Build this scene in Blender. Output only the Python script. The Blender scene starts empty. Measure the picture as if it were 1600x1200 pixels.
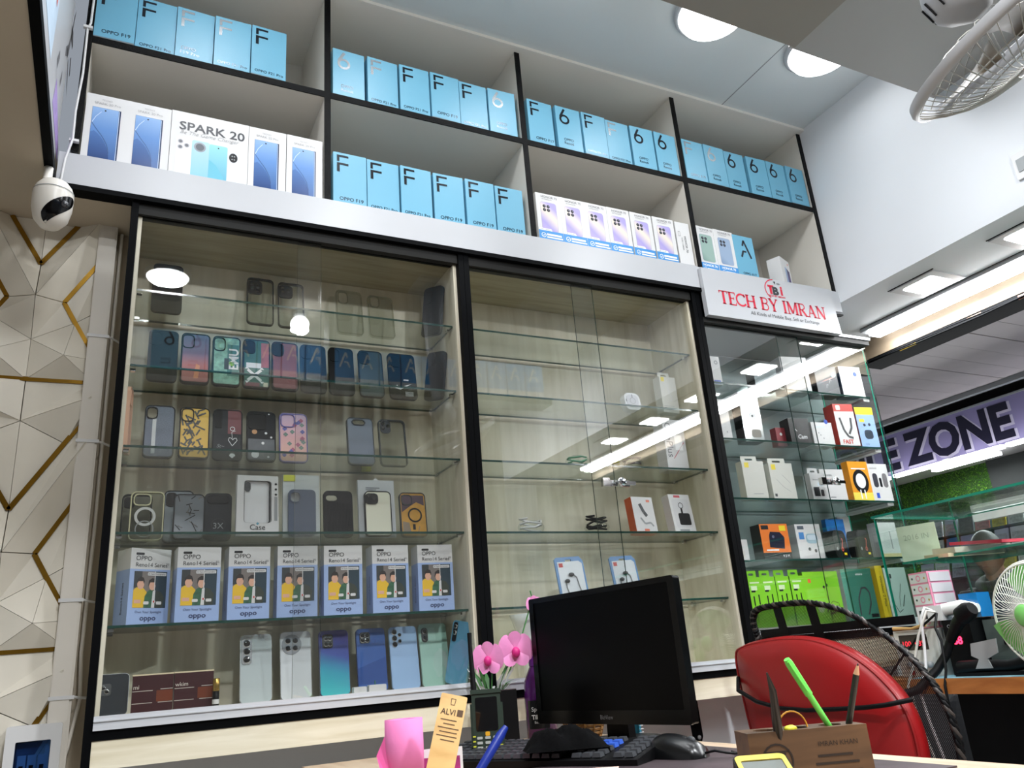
import bpy, bmesh, math, random
from mathutils import Vector, Matrix, Euler
random.seed(7)
PI = math.pi
R = math.radians
scene = bpy.context.scene
col = scene.collection

# ------------------------------------------------------------------ camera
cam_d = bpy.data.cameras.new('camera')
cam_d.sensor_fit = 'HORIZONTAL'; cam_d.sensor_width = 36.0
cam_d.lens = 36.0 * 1247.45 / 1600.0
cam_d.clip_start = 0.02; cam_d.clip_end = 60
cam = bpy.data.objects.new('camera', cam_d); col.objects.link(cam)
_right = Vector((0.89695934, -0.43540985, -0.07669551))
_down = Vector((0.07924849, 0.32900695, -0.94099634))
_fwd = Vector((0.43495242, 0.83795745, 0.32961143))
_m = Matrix((_right, -_down, -_fwd)).transposed().to_4x4()
_m.translation = Vector((0, -2.0, 0.90))
cam.matrix_world = _m
scene.camera = cam

# ------------------------------------------------------------------ world, exposure
w = bpy.data.worlds.new('world'); scene.world = w; w.use_nodes = True
bg = w.node_tree.nodes['Background']
bg.inputs[0].default_value = (0.80, 0.88, 1.0, 1); bg.inputs[1].default_value = 0.25
vs = scene.view_settings
vs.view_transform = 'Standard'; vs.look = 'None'; vs.gamma = 1.0; vs.use_curve_mapping = False
vs.exposure = 0.50
scene.cycles.transparent_max_bounces = 40
scene.cycles.max_bounces = 8
scene.cycles.sample_clamp_indirect = 6.0
scene.cycles.caustics_reflective = False

def area_light(name, loc, size, power, rot=(0, 0, 0), shape='DISK', size_y=None, color=(1, 1, 1)):
    d = bpy.data.lights.new(name, 'AREA'); d.shape = shape; d.size = size
    if size_y: d.size_y = size_y
    d.energy = power; d.color = color
    o = bpy.data.objects.new(name, d); col.objects.link(o)
    o.location = loc; o.rotation_euler = rot
    return o

COOL = (0.95, 0.975, 1.0)
RECESS_X = (0.17, 0.68, 1.19, 1.71, 2.22)
for _x in RECESS_X:      # surface LED downlights in the raised ceiling strip above the shelves
    area_light('recess_downlight_light', (_x, -0.42, 2.905), 0.22, 2.3 if _x < 2 else 0.7, color=COOL)
PANEL_LAMPS = ((0.136, -1.52, 6.0), (0.10, -0.86, 1.3), (0.72, -0.86, 2.6), (0.30, -2.45, 33.0), (1.5, -2.3, 44.0), (1.90, -0.965, 4.0))
for _x, _y, _w in PANEL_LAMPS:   # round panel lamps: first seen mirrored, the rest unseen fill added for brightness
    area_light('panel_lamp_light', (_x, _y, 2.652 if _x < 1.83 else 2.672), 0.16, _w, color=COOL)
area_light('bulb_lamp_light', (0.776, -1.76, 2.58), 0.09, 8.0, color=COOL)
TUBE = (2.92, 0.16, -2.6, 2.125)
area_light('ceiling_tube_light', (2.92, -1.22, 2.105), 0.07, 24.0, shape='RECTANGLE', size_y=2.7, color=COOL)
SQUARES = [(2.735, y) for y in (-0.25, -0.66, -1.08, -1.50, -1.92)]
for _x, _y in SQUARES:
    area_light('square_panel_light', (_x, _y, 2.14), 0.12, 3.2, shape='SQUARE', color=COOL)
area_light('shop_sign_tube_light', (4.88, 1.0, 1.89), 0.05, 30.0, rot=(0, R(30), 0), shape='RECTANGLE', size_y=2.6, color=COOL)
area_light('far_shop_tube_light', (5.35, 1.55, 1.975), 0.06, 9.0, shape='RECTANGLE', size_y=0.55, color=COOL)

# ------------------------------------------------------------------ materials
def lin(c):
    c = c / 255.0
    return c / 12.92 if c <= 0.04045 else ((c + 0.055) / 1.055) ** 2.4
def rgb(r, g, b): return (lin(r), lin(g), lin(b), 1)
MATS = {}
def P(name, c, rough=0.5, metal=0.0, spec=0.5, var=0.0, vscale=8.0, bump=0.0, bscale=60.0, stretch=(1, 1, 1), emit=None, coat=0.0, sub=None):
    """principled material with procedural colour variation and relief"""
    if name in MATS: return MATS[name]
    m = bpy.data.materials.new(name); m.use_nodes = True
    nt = m.node_tree; b = nt.nodes['Principled BSDF']
    col4 = rgb(*c)
    b.inputs['Base Color'].default_value = col4
    b.inputs['Roughness'].default_value = rough
    b.inputs['Metallic'].default_value = metal
    b.inputs['Specular IOR Level'].default_value = spec
    b.inputs['Coat Weight'].default_value = coat
    if emit:
        b.inputs['Emission Color'].default_value = (emit[0], emit[1], emit[2], 1)
        b.inputs['Emission Strength'].default_value = emit[3]
    if var or bump:
        tc = nt.nodes.new('ShaderNodeTexCoord'); mp = nt.nodes.new('ShaderNodeMapping')
        mp.inputs['Scale'].default_value = stretch
        nt.links.new(tc.outputs['Object'], mp.inputs['Vector'])
    if var:
        n = nt.nodes.new('ShaderNodeTexNoise'); n.inputs['Scale'].default_value = vscale; n.inputs['Detail'].default_value = 5
        nt.links.new(mp.outputs['Vector'], n.inputs['Vector'])
        cr = nt.nodes.new('ShaderNodeValToRGB')
        cr.color_ramp.elements[0].position = 0.3; cr.color_ramp.elements[1].position = 0.7
        cr.color_ramp.elements[0].color = tuple(max(0, v * (1 - var)) for v in col4[:3]) + (1,)
        cr.color_ramp.elements[1].color = tuple(min(1, v * (1 + var * 0.6)) for v in col4[:3]) + (1,)
        nt.links.new(n.outputs['Fac'], cr.inputs['Fac']); nt.links.new(cr.outputs['Color'], b.inputs['Base Color'])
    if bump:
        n2 = nt.nodes.new('ShaderNodeTexNoise'); n2.inputs['Scale'].default_value = bscale
        nt.links.new(mp.outputs['Vector'], n2.inputs['Vector'])
        bp = nt.nodes.new('ShaderNodeBump'); bp.inputs['Strength'].default_value = bump; bp.inputs['Distance'].default_value = 0.002
        nt.links.new(n2.outputs['Fac'], bp.inputs['Height']); nt.links.new(bp.outputs['Normal'], b.inputs['Normal'])
    MATS[name] = m
    return m

def ramp_mat(name, stops, axis='Z', lo=0.0, hi=0.2, rough=0.35, metal=0.0, diag=0.0, coat=0.0):
    """printed or anodised colour gradient along an object axis"""
    if name in MATS: return MATS[name]
    m = bpy.data.materials.new(name); m.use_nodes = True
    nt = m.node_tree; b = nt.nodes['Principled BSDF']
    b.inputs['Roughness'].default_value = rough; b.inputs['Metallic'].default_value = metal; b.inputs['Coat Weight'].default_value = coat
    tc = nt.nodes.new('ShaderNodeTexCoord'); sp = nt.nodes.new('ShaderNodeSeparateXYZ')
    nt.links.new(tc.outputs['Object'], sp.inputs['Vector'])
    src = sp.outputs[axis]
    if diag:
        mu = nt.nodes.new('ShaderNodeMath'); mu.operation = 'MULTIPLY_ADD'; mu.inputs[1].default_value = diag
        nt.links.new(sp.outputs['X'], mu.inputs[0]); nt.links.new(src, mu.inputs[2]); src = mu.outputs[0]
    mr = nt.nodes.new('ShaderNodeMapRange'); mr.inputs['From Min'].default_value = lo; mr.inputs['From Max'].default_value = hi
    nt.links.new(src, mr.inputs['Value'])
    cr = nt.nodes.new('ShaderNodeValToRGB')
    while len(cr.color_ramp.elements) < len(stops): cr.color_ramp.elements.new(0.5)
    for e, (p, c) in zip(cr.color_ramp.elements, stops): e.position = p; e.color = rgb(*c)
    nt.links.new(mr.outputs['Result'], cr.inputs['Fac']); nt.links.new(cr.outputs['Color'], b.inputs['Base Color'])
    MATS[name] = m
    return m

def wood_mat(name, c1, c2, stretch=(14, 14, 1.2), rough=0.45, scale=3.0):
    if name in MATS: return MATS[name]
    m = bpy.data.materials.new(name); m.use_nodes = True
    nt = m.node_tree; b = nt.nodes['Principled BSDF']; b.inputs['Roughness'].default_value = rough
    tc = nt.nodes.new('ShaderNodeTexCoord'); mp = nt.nodes.new('ShaderNodeMapping'); mp.inputs['Scale'].default_value = stretch
    nt.links.new(tc.outputs['Object'], mp.inputs['Vector'])
    n = nt.nodes.new('ShaderNodeTexNoise'); n.inputs['Scale'].default_value = scale; n.inputs['Detail'].default_value = 8; n.inputs['Distortion'].default_value = 0.6
    nt.links.new(mp.outputs['Vector'], n.inputs['Vector'])
    cr = nt.nodes.new('ShaderNodeValToRGB'); cr.color_ramp.elements[0].position = 0.32; cr.color_ramp.elements[1].position = 0.62
    cr.color_ramp.elements[0].color = rgb(*c1); cr.color_ramp.elements[1].color = rgb(*c2)
    nt.links.new(n.outputs['Fac'], cr.inputs['Fac']); nt.links.new(cr.outputs['Color'], b.inputs['Base Color'])
    MATS[name] = m
    return m

def glass_mat(name, tint=(0.97, 0.99, 0.98), ior=1.5, rough=0.0):
    """flat sheet glass: Fresnel mix of straight transmission and mirror reflection"""
    if name in MATS: return MATS[name]
    m = bpy.data.materials.new(name); m.use_nodes = True
    nt = m.node_tree; nt.nodes.remove(nt.nodes['Principled BSDF'])
    out = nt.nodes['Material Output']
    f0 = ((ior - 1) / (ior + 1)) ** 2          # Schlick reflectance, the same from both sides of the sheet
    lw = nt.nodes.new('ShaderNodeLayerWeight'); lw.inputs['Blend'].default_value = 0.5
    pw = nt.nodes.new('ShaderNodeMath'); pw.operation = 'POWER'; pw.inputs[1].default_value = 5.0
    nt.links.new(lw.outputs['Facing'], pw.inputs[0])
    fr = nt.nodes.new('ShaderNodeMath'); fr.operation = 'MULTIPLY_ADD'; fr.inputs[1].default_value = 1 - f0; fr.inputs[2].default_value = f0
    nt.links.new(pw.outputs[0], fr.inputs[0])
    tr = nt.nodes.new('ShaderNodeBsdfTransparent'); tr.inputs['Color'].default_value = tint + (1,)
    gl = nt.nodes.new('ShaderNodeBsdfGlossy'); gl.inputs['Roughness'].default_value = rough
    mx = nt.nodes.new('ShaderNodeMixShader')
    nt.links.new(fr.outputs[0], mx.inputs[0]); nt.links.new(tr.outputs[0], mx.inputs[1]); nt.links.new(gl.outputs[0], mx.inputs[2])
    nt.links.new(mx.outputs[0], out.inputs['Surface'])
    MATS[name] = m
    return m

def emit_mat(name, strength, c=(1, 1, 1)):
    if name in MATS: return MATS[name]
    m = bpy.data.materials.new(name); m.use_nodes = True
    nt = m.node_tree; nt.nodes.remove(nt.nodes['Principled BSDF'])
    e = nt.nodes.new('ShaderNodeEmission'); e.inputs['Color'].default_value = c + (1,); e.inputs['Strength'].default_value = strength
    nt.links.new(e.outputs[0], nt.nodes['Material Output'].inputs['Surface'])
    MATS[name] = m
    return m

def net_mat(name, c, scale, hole=0.5):
    """woven net: a procedural grid of holes"""
    if name in MATS: return MATS[name]
    m = bpy.data.materials.new(name); m.use_nodes = True
    nt = m.node_tree; b = nt.nodes['Principled BSDF']; b.inputs['Base Color'].default_value = rgb(*c); b.inputs['Roughness'].default_value = 0.7
    tc = nt.nodes.new('ShaderNodeTexCoord'); mp = nt.nodes.new('ShaderNodeMapping'); mp.inputs['Rotation'].default_value = (R(45), 0, 0)
    nt.links.new(tc.outputs['Object'], mp.inputs['Vector'])
    sp = nt.nodes.new('ShaderNodeSeparateXYZ'); nt.links.new(mp.outputs['Vector'], sp.inputs['Vector'])
    fs = []
    for ax in ('Y', 'Z'):
        a = nt.nodes.new('ShaderNodeMath'); a.operation = 'MULTIPLY'; a.inputs[1].default_value = scale; nt.links.new(sp.outputs[ax], a.inputs[0])
        f = nt.nodes.new('ShaderNodeMath'); f.operation = 'FRACT'; nt.links.new(a.outputs[0], f.inputs[0])
        g = nt.nodes.new('ShaderNodeMath'); g.operation = 'GREATER_THAN'; g.inputs[1].default_value = hole; nt.links.new(f.outputs[0], g.inputs[0]); fs.append(g)
    mx = nt.nodes.new('ShaderNodeMath'); mx.operation = 'MAXIMUM'
    nt.links.new(fs[0].outputs[0], mx.inputs[0]); nt.links.new(fs[1].outputs[0], mx.inputs[1])
    nt.links.new(mx.outputs[0], b.inputs['Alpha'])
    MATS[name] = m
    return m

WHITE = P('white_laminate', (188, 190, 194), 0.35, var=0.03, vscale=3)
WALLW = P('white_wall_paint', (218, 221, 225), 0.6, var=0.03, vscale=2, bump=0.1)
CEILW = P('ceiling_white', (214, 219, 220), 0.6, var=0.03, vscale=2)
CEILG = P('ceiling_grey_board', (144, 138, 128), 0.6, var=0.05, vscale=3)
BEIGE = P('beige_plaster', (188, 176, 156), 0.75, var=0.08, vscale=3, bump=0.2)
BLACKG = P('black_gloss_edging', (4, 4, 5), 0.25, spec=0.10, bump=1.0, bscale=420)
BLACK = P('black_frame_paint', (4, 5, 7), 0.6, spec=0.06)
BLKPL = P('black_plastic', (8, 8, 10), 0.5, spec=0.18, bump=0.05, bscale=300)
DARKGR = P('dark_grey_plastic', (52, 55, 58), 0.5)
GREY = P('grey_plastic', (150, 154, 156), 0.5)
ALU = P('brushed_aluminium', (222, 225, 230), 0.32, metal=0.35, var=0.06, vscale=30, stretch=(0.2, 8, 8))
CHROME = P('chrome', (225, 226, 228), 0.08, metal=1.0)
INK = P('black_ink', (22, 24, 28), 0.3)
FOIL = P('dark_foil_print', (66, 70, 78), 0.16, metal=0.9)
SKYB = P('sky_blue_card', (106, 170, 198), 0.42, var=0.03, vscale=6)
SKYD = P('blue_card', (84, 150, 196), 0.42, var=0.03, vscale=6)
CARDW = P('white_card', (216, 216, 216), 0.45)
GREYC = P('grey_card_lid', (120, 124, 128), 0.5)
PALEW = wood_mat('pale_wood_laminate', (212, 204, 180), (230, 223, 203), stretch=(10, 10, 1.0))
PALEB = wood_mat('pale_wood_board', (214, 204, 176), (234, 226, 204), stretch=(1.2, 14, 14))
GLASS = glass_mat('sheet_glass', (0.99, 0.995, 0.992), ior=1.80)
GLASSG = glass_mat('green_sheet_glass', (0.955, 0.985, 0.972), ior=1.5)
SHELFG = glass_mat('shelf_glass', (0.94, 0.975, 0.957), ior=1.45)
GEDGE = P('glass_edge_green', (18, 62, 54), 0.12, spec=0.8)
GEDGE2 = P('glass_edge_teal', (30, 132, 108), 0.12, spec=0.8)
CLEAR = glass_mat('clear_plastic', (0.86, 0.87, 0.84), ior=1.5, rough=0.08)
CLEARG = glass_mat('smoky_clear_plastic', (0.66, 0.68, 0.68), ior=1.5, rough=0.08)
LENS = P('lens_black', (6, 7, 10), 0.06, coat=1.0)
EMW = emit_mat('lamp_diffuser', 10.0, (0.97, 0.99, 1.0))
EMD = emit_mat('downlight_diffuser', 3.0, (0.97, 0.99, 1.0))
BAYW = P('bay_laminate_brightened', (214, 210, 201), 0.5, var=0.03, vscale=3)  # lighter copy of the white laminate, brightens the bays by colour
EMS = emit_mat('sign_tube_diffuser', 5.0, (0.97, 0.98, 1.0))
EMT = emit_mat('tube_diffuser', 14.0, (0.96, 0.98, 1.0))

# ------------------------------------------------------------------ mesh building
_TXT = {}
def text_geo(s, size, bold=0.0, shear=0.0):
    k = (s, round(size, 5), bold, shear)
    if k not in _TXT:
        c = bpy.data.curves.new('txt', 'FONT'); c.body = s; c.size = size; c.resolution_u = 3
        c.offset = bold; c.shear = shear; c.space_line = 0.85
        o = bpy.data.objects.new('txt', c)
        me = o.to_mesh()
        _TXT[k] = ([tuple(v.co) for v in me.vertices], [tuple(p.vertices) for p in me.polygons])
        o.to_mesh_clear(); bpy.data.objects.remove(o); bpy.data.curves.remove(c)
    return _TXT[k]

class MB:
    def __init__(s): s.v = []; s.f = []; s.m = []; s.sm = []; s.mats = []; s.x = None
    def mi(s, m):
        if m not in s.mats: s.mats.append(m)
        return s.mats.index(m)
    def add(s, vs, fs, m, smooth=False):
        b = len(s.v); i = s.mi(m)
        s.v += [tuple(s.x @ Vector(v)) if s.x else tuple(v) for v in vs]
        for f in fs: s.f.append(tuple(b + k for k in f)); s.m.append(i); s.sm.append(smooth)
        return s
    def box(s, x0, x1, y0, y1, z0, z1, m, faces=None):
        vs = [(x0, y0, z0), (x1, y0, z0), (x1, y1, z0), (x0, y1, z0), (x0, y0, z1), (x1, y0, z1), (x1, y1, z1), (x0, y1, z1)]
        fs = [(0, 3, 2, 1), (4, 5, 6, 7), (0, 1, 5, 4), (1, 2, 6, 5), (2, 3, 7, 6), (3, 0, 4, 7)]
        return s.add(vs, fs, m)
    def pane(s, x0, x1, y0, y1, z0, z1, m, edge, thin):
        """glass sheet: big faces in m, the four narrow sides in edge"""
        vs = [(x0, y0, z0), (x1, y0, z0), (x1, y1, z0), (x0, y1, z0), (x0, y0, z1), (x1, y0, z1), (x1, y1, z1), (x0, y1, z1)]
        fs = {'z': [(0, 3, 2, 1), (4, 5, 6, 7)], 'y': [(0, 1, 5, 4), (2, 3, 7, 6)], 'x': [(1, 2, 6, 5), (3, 0, 4, 7)]}
        for k in fs: s.add(vs, fs[k], m if k == thin else edge)
        return s
    def prism(s, pts, y0, y1, m, side=None):
        """polygon in x,z extruded from y0 (front) to y1"""
        n = len(pts)
        vs = [(a, y0, b) for a, b in pts] + [(a, y1, b) for a, b in pts]
        s.add(vs, [tuple(range(n)), tuple(range(2 * n - 1, n - 1, -1))], m)
        s.add(vs, [(i, i + n, (i + 1) % n + n, (i + 1) % n) for i in range(n)], side or m)
        return s
    def poly(s, pts, m, y=-0.0005): return s.add([(a, y, b) for a, b in pts], [tuple(range(len(pts)))], m)
    def rect(s, x0, x1, z0, z1, m, y=-0.0005): return s.poly([(x0, z0), (x1, z0), (x1, z1), (x0, z1)], m, y)
    def stroke(s, p, q, wd, m, y=-0.0006):
        dx, dz = q[0] - p[0], q[1] - p[1]; L = math.hypot(dx, dz) or 1; a, b = -dz / L * wd / 2, dx / L * wd / 2
        return s.poly([(p[0] - a, p[1] - b), (q[0] - a, q[1] - b), (q[0] + a, q[1] + b), (p[0] + a, p[1] + b)], m, y)
    def lines(s, pts, wd, m, y=-0.0006):
        for p, q in zip(pts, pts[1:]): s.stroke(p, q, wd, m, y)
        return s
    def disc(s, cx, cz, r, m, y=-0.0006, n=16, rz=None):
        rz = rz or r
        return s.poly([(cx + r * math.cos(2 * PI * i / n), cz + rz * math.sin(2 * PI * i / n)) for i in range(n)], m, y)
    def annulus(s, cx, cz, r0, r1, m, y=-0.0006, n=24, a0=0, a1=2 * PI):
        for i in range(n):
            a, b = a0 + (a1 - a0) * i / n, a0 + (a1 - a0) * (i + 1) / n
            s.poly([(cx + r0 * math.cos(a), cz + r0 * math.sin(a)), (cx + r1 * math.cos(a), cz + r1 * math.sin(a)), (cx + r1 * math.cos(b), cz + r1 * math.sin(b)), (cx + r0 * math.cos(b), cz + r0 * math.sin(b))], m, y)
        return s
    def text(s, t, x, z, size, m, y=-0.0007, bold=0.0, shear=0.0, center=False, sx=1.0):
        vs, fs = text_geo(t, size, bold, shear)
        if not vs: return s
        off = -(min(v[0] for v in vs) + max(v[0] for v in vs)) / 2 * sx if center else 0
        return s.add([(x + off + v[0] * sx, y, z + v[1]) for v in vs], fs, m)
    def loop_ring(s, outer, inner, y0, y1, m):
        """frame between two outlines of equal vertex count"""
        n = len(outer)
        vs = [(a, y0, b) for a, b in outer] + [(a, y0, b) for a, b in inner] + [(a, y1, b) for a, b in inner] + [(a, y1, b) for a, b in outer]
        fs = []
        for i in range(n):
            j = (i + 1) % n
            for k in range(4):
                a, b = k * n, ((k + 1) % 4) * n
                fs.append((a + i, a + j, b + j, b + i))
        return s.add(vs, fs, m)
    def plate(s, outer, holes, y0, y1, m):
        """sheet with holes"""
        bm = bmesh.new(); es = []
        for L in [outer] + holes:
            vv = [bm.verts.new((a, 0, b)) for a, b in L]
            es += [bm.edges.new((vv[i], vv[(i + 1) % len(vv)])) for i in range(len(vv))]
        bmesh.ops.triangle_fill(bm, use_beauty=True, use_dissolve=False, edges=es)
        bm.verts.index_update()
        vs = [tuple(v.co) for v in bm.verts]; fs = [tuple(v.index for v in f.verts) for f in bm.faces]; n = len(vs)
        bm.free()
        s.add([(a, y0, b) for a, _, b in vs] + [(a, y1, b) for a, _, b in vs], fs + [tuple(k + n for k in reversed(f)) for f in fs], m)
        for L in [outer] + holes:
            k = len(L)
            s.add([(a, y0, b) for a, b in L] + [(a, y1, b) for a, b in L], [(i, (i + 1) % k, (i + 1) % k + k, i + k) for i in range(k)], m)
        return s
    def tube(s, pts, r, m, n=8, closed=False, caps=True):
        pts = [Vector(p) for p in pts]; N = len(pts); rings = []
        rs = r if isinstance(r, (list, tuple)) else [r] * N
        up = None
        for i, p in enumerate(pts):
            a = pts[(i - 1) % N] if (closed or i > 0) else p
            b = pts[(i + 1) % N] if (closed or i < N - 1) else p
            t = (b - a).normalized()
            if up is None: up = Vector((0, 0, 1)) if abs(t.z) < 0.9 else Vector((1, 0, 0))
            u = (up - t * up.dot(t)).normalized(); up = u; v = t.cross(u)
            rings.append([p + (u * math.cos(2 * PI * k / n) + v * math.sin(2 * PI * k / n)) * rs[i] for k in range(n)])
        vs = [q for g in rings for q in g]; fs = []
        for i in range(N if closed else N - 1):
            j = (i + 1) % N
            fs += [(i * n + k, i * n + (k + 1) % n, j * n + (k + 1) % n, j * n + k) for k in range(n)]
        s.add(vs, fs, m, True)
        if caps and not closed: s.add(vs, [tuple(range(n - 1, -1, -1)), tuple(range((N - 1) * n, N * n))], m)
        return s
    def lathe(s, prof, m, c=(0, 0, 0), n=24, mat4=None, smooth=True):
        """profile of (radius, height) spun about z through c"""
        vs = []
        for r, z in prof:
            for k in range(n):
                v = Vector((r * math.cos(2 * PI * k / n), r * math.sin(2 * PI * k / n), z))
                vs.append(Vector(c) + (mat4 @ v if mat4 else v))
        fs = []
        for i in range(len(prof) - 1):
            fs += [(i * n + k, i * n + (k + 1) % n, (i + 1) * n + (k + 1) % n, (i + 1) * n + k) for k in range(n)]
        s.add(vs, fs, m, smooth)
        return s
    def ball(s, c, r, m, n=16, k=10, mat3=None):
        r = r if isinstance(r, (tuple, list)) else (r, r, r)
        vs = []; fs = []
        for i in range(k + 1):
            t = PI * i / k
            for j in range(n):
                p = 2 * PI * j / n
                v = Vector((r[0] * math.sin(t) * math.cos(p), r[1] * math.sin(t) * math.sin(p), r[2] * math.cos(t)))
                vs.append(Vector(c) + (mat3 @ v if mat3 else v))
        for i in range(k):
            fs += [(i * n + j, (i + 1) * n + j, (i + 1) * n + (j + 1) % n, i * n + (j + 1) % n) for j in range(n)]
        return s.add(vs, fs, m, True)
    def mesh(s, name='mesh'):
        me = bpy.data.meshes.new(name); me.from_pydata(s.v, [], s.f)
        for m in s.mats: me.materials.append(m)
        me.polygons.foreach_set('material_index', s.m); me.polygons.foreach_set('use_smooth', s.sm)
        me.update(); return me

def rr(cx, cz, w_, h_, r, n=4):
    """rounded rectangle outline"""
    pts = []
    for qx, qz, a0 in ((1, -1, -90), (1, 1, 0), (-1, 1, 90), (-1, -1, 180)):
        for i in range(n + 1):
            a = R(a0 + 90 * i / n)
            pts.append((cx + qx * (w_ / 2 - r) + r * math.cos(a), cz + qz * (h_ / 2 - r) + r * math.sin(a)))
    return pts

def setp(o, label=None, cat=None, group=None, kind=None):
    if label: o['label'] = label
    if cat: o['category'] = cat
    if group: o['group'] = group
    if kind: o['kind'] = kind
    return o
def obj(name, data, parent=None, loc=None, rot=None):
    if isinstance(data, MB): data = data.mesh(name)
    o = bpy.data.objects.new(name, data); col.objects.link(o)
    if parent: o.parent = parent
    if loc: o.location = loc
    if rot: o.rotation_euler = rot
    return o
def thing(name, label, cat, loc=(0, 0, 0), rot=(0, 0, 0), group=None):
    o = bpy.data.objects.new(name, None); col.objects.link(o); o.empty_display_size = 0.05
    o.location = loc; o.rotation_euler = rot
    return setp(o, label, cat, group)
def place(parts, name, label, cat, loc, rot=(0, 0, 0), group=None):
    """a thing from a list of (part name, mesh, [sub parts], part label)"""
    t = thing(name, label, cat, loc, rot, group)
    for p in parts:
        o = obj(p[0], p[1], t)
        if len(p) > 3 and p[3]: o['label'] = p[3]
        for q in (p[2] if len(p) > 2 else []): obj(q[0], q[1], o)
    return t
def struct(name, mb, parent=None, label=None):
    o = obj(name, mb, parent)
    if not parent:
        o['kind'] = 'structure'
        if label: o['label'] = label
    return o
def ordw(i): return ('first', 'second', 'third', 'fourth', 'fifth', 'sixth', 'seventh', 'eighth', 'ninth', 'tenth', 'eleventh', 'twelfth', 'thirteenth', 'fourteenth', 'fifteenth', 'sixteenth')[i]

# ================================================================== THE SETTING
struct('floor', MB().box(-1.7, 7.0, -3.3, 3.2, -0.06, 0, P('floor_tile', (150, 146, 140), 0.3, var=0.1, vscale=4)))
struct('wall_back', MB().box(-0.02, 2.53, 0.36, 0.46, 0, 3.05, WALLW))
struct('wall_back', MB().box(-0.02, 2.70, 0.20, 0.36, 0, 0.80, WALLW), label='white wall below the display cabinets')
struct('wall_left', MB().box(-1.75, -1.6, -3.2, 0.3, 0, 2.3, WALLW))
struct('wall_front', MB().box(-1.7, 2.53, -3.2, -3.1, 0, 3.05, P('darkened_wall_paint', (62, 60, 58), 0.8, var=0.1)))  # unseen wall, coloured dark so the cabinet glass mirrors less light
# raised ceiling strip over the shelves and the lowered boards in front of it
ce = struct('ceiling', MB().box(-0.17, 2.53, -0.70, 0.46, 2.968, 3.05, CEILW))
obj('ceiling_joint', MB().box(2.08, 2.083, -0.70, 0.0, 2.9665, 2.968, GREY), ce)
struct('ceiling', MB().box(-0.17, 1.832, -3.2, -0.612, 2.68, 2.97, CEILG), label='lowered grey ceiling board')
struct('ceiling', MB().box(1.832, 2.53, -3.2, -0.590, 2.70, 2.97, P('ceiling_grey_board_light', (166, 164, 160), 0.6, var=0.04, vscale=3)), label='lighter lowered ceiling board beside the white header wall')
# low beige soffit on the left and the white side panel with its black lower edge
struct('ceiling', MB().box(-1.7, -0.2145, -3.2, 0.19, 2.105, 2.30, BEIGE), label='beige plaster soffit above the tiled wall')
sp_ = thing('side_panel', 'white end panel with black lower edge, faded stickers on it', 'panel')
obj('board', MB().box(-0.214, -0.203, -1.6, -0.002, 2.125, 2.965, WHITE), sp_)
obj('edge_strip', MB().box(-0.214, -0.194, -1.6, -0.004, 2.100, 2.125, BLACK), sp_)
INKG = P('grey_print', (112, 112, 116), 0.5)
def on_panel(m, pts, mat, off=0.0): return m.add([(-0.2025 + off, -2 + (y + 2) * 1.06, .9 + (z - .9) * 1.06) for y, z in pts], [tuple(range(len(pts)))], mat)
st = MB()
for pts in ([(-.16, 2.40), (-.12, 2.47), (-.10, 2.55), (-.07, 2.60), (-.09, 2.53), (-.11, 2.45), (-.14, 2.38)], [(-.13, 2.50), (-.08, 2.52), (-.05, 2.50), (-.06, 2.48), (-.11, 2.47)], [(-.11, 2.41), (-.07, 2.37), (-.05, 2.34), (-.08, 2.35), (-.12, 2.39)],
            [(-.15, 2.42), (-.19, 2.38), (-.18, 2.36), (-.13, 2.40)], [(-.32, 2.235), (-.29, 2.285), (-.275, 2.275), (-.30, 2.225)], [(-.22, 2.255), (-.20, 2.30), (-.19, 2.285), (-.205, 2.25)], [(-.075, 2.44), (-.055, 2.46), (-.035, 2.42), (-.05, 2.40)]):
    obj('faded_sticker', on_panel(MB(), pts, INKG), sp_)
obj('lilac_sticker', on_panel(MB(), [(-.30, 2.135), (-.07, 2.130), (-.075, 2.165), (-.28, 2.215)], P('lilac_sticker', (176, 150, 212), 0.5, var=0.25, vscale=40)), sp_)
pst = on_panel(MB(), [(-.75, 2.15), (-.42, 2.15), (-.40, 2.42), (-.75, 2.42)], P('blue_pink_sticker', (196, 214, 232), 0.5, var=0.1, vscale=12)); on_panel(pst, [(-.50, 2.28), (-.44, 2.27), (-.42, 2.34), (-.49, 2.37)], P('red_print', (196, 92, 84), 0.5, var=0.3, vscale=30), .0004)
obj('poster', pst, sp_)
# white header wall on the right with the lit strip of ceiling under it
hd = struct('wall_right', MB().box(2.53, 2.985, -3.2, 0.30, 2.152, 3.05, WALLW), label='white header wall above the shop opening')
obj('light_slot', MB().box(2.845, 2.850, -2.7, 0.17, 2.1505, 2.152, BLACK), hd)
struct('trim_2', MB().box(2.66, 2.985, 0.28, 0.30, 1.99, 2.151, P('brown_end_board', (92, 84, 72), 0.7, var=0.1)), label='brown end board behind the showcase corner')
BRN = P('dusty_brown_beam', (112, 98, 80), 0.7, var=0.25, vscale=6, bump=0.3)
bm_ = struct('trim_1', MB().box(2.985, 3.10, -3.2, 0.30, 2.062, 2.36, BRN), label='dusty brown beam beside the ceiling tube')
obj('lower_edge', MB().box(2.987, 3.12, -3.2, 0.32, 2.044, 2.062, BLACK), bm_)
for y_, c_ in ((0.08, (226, 184, 40)), (-0.22, (214, 150, 110)), (-0.45, (190, 120, 90))):
    obj('tape_scrap', MB().box(2.986, 2.9895, y_ - 0.05, y_ + 0.03, 2.040, 2.055, P('tape_%d' % c_[1], c_, 0.5)), bm_)
cb = MB()
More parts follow.
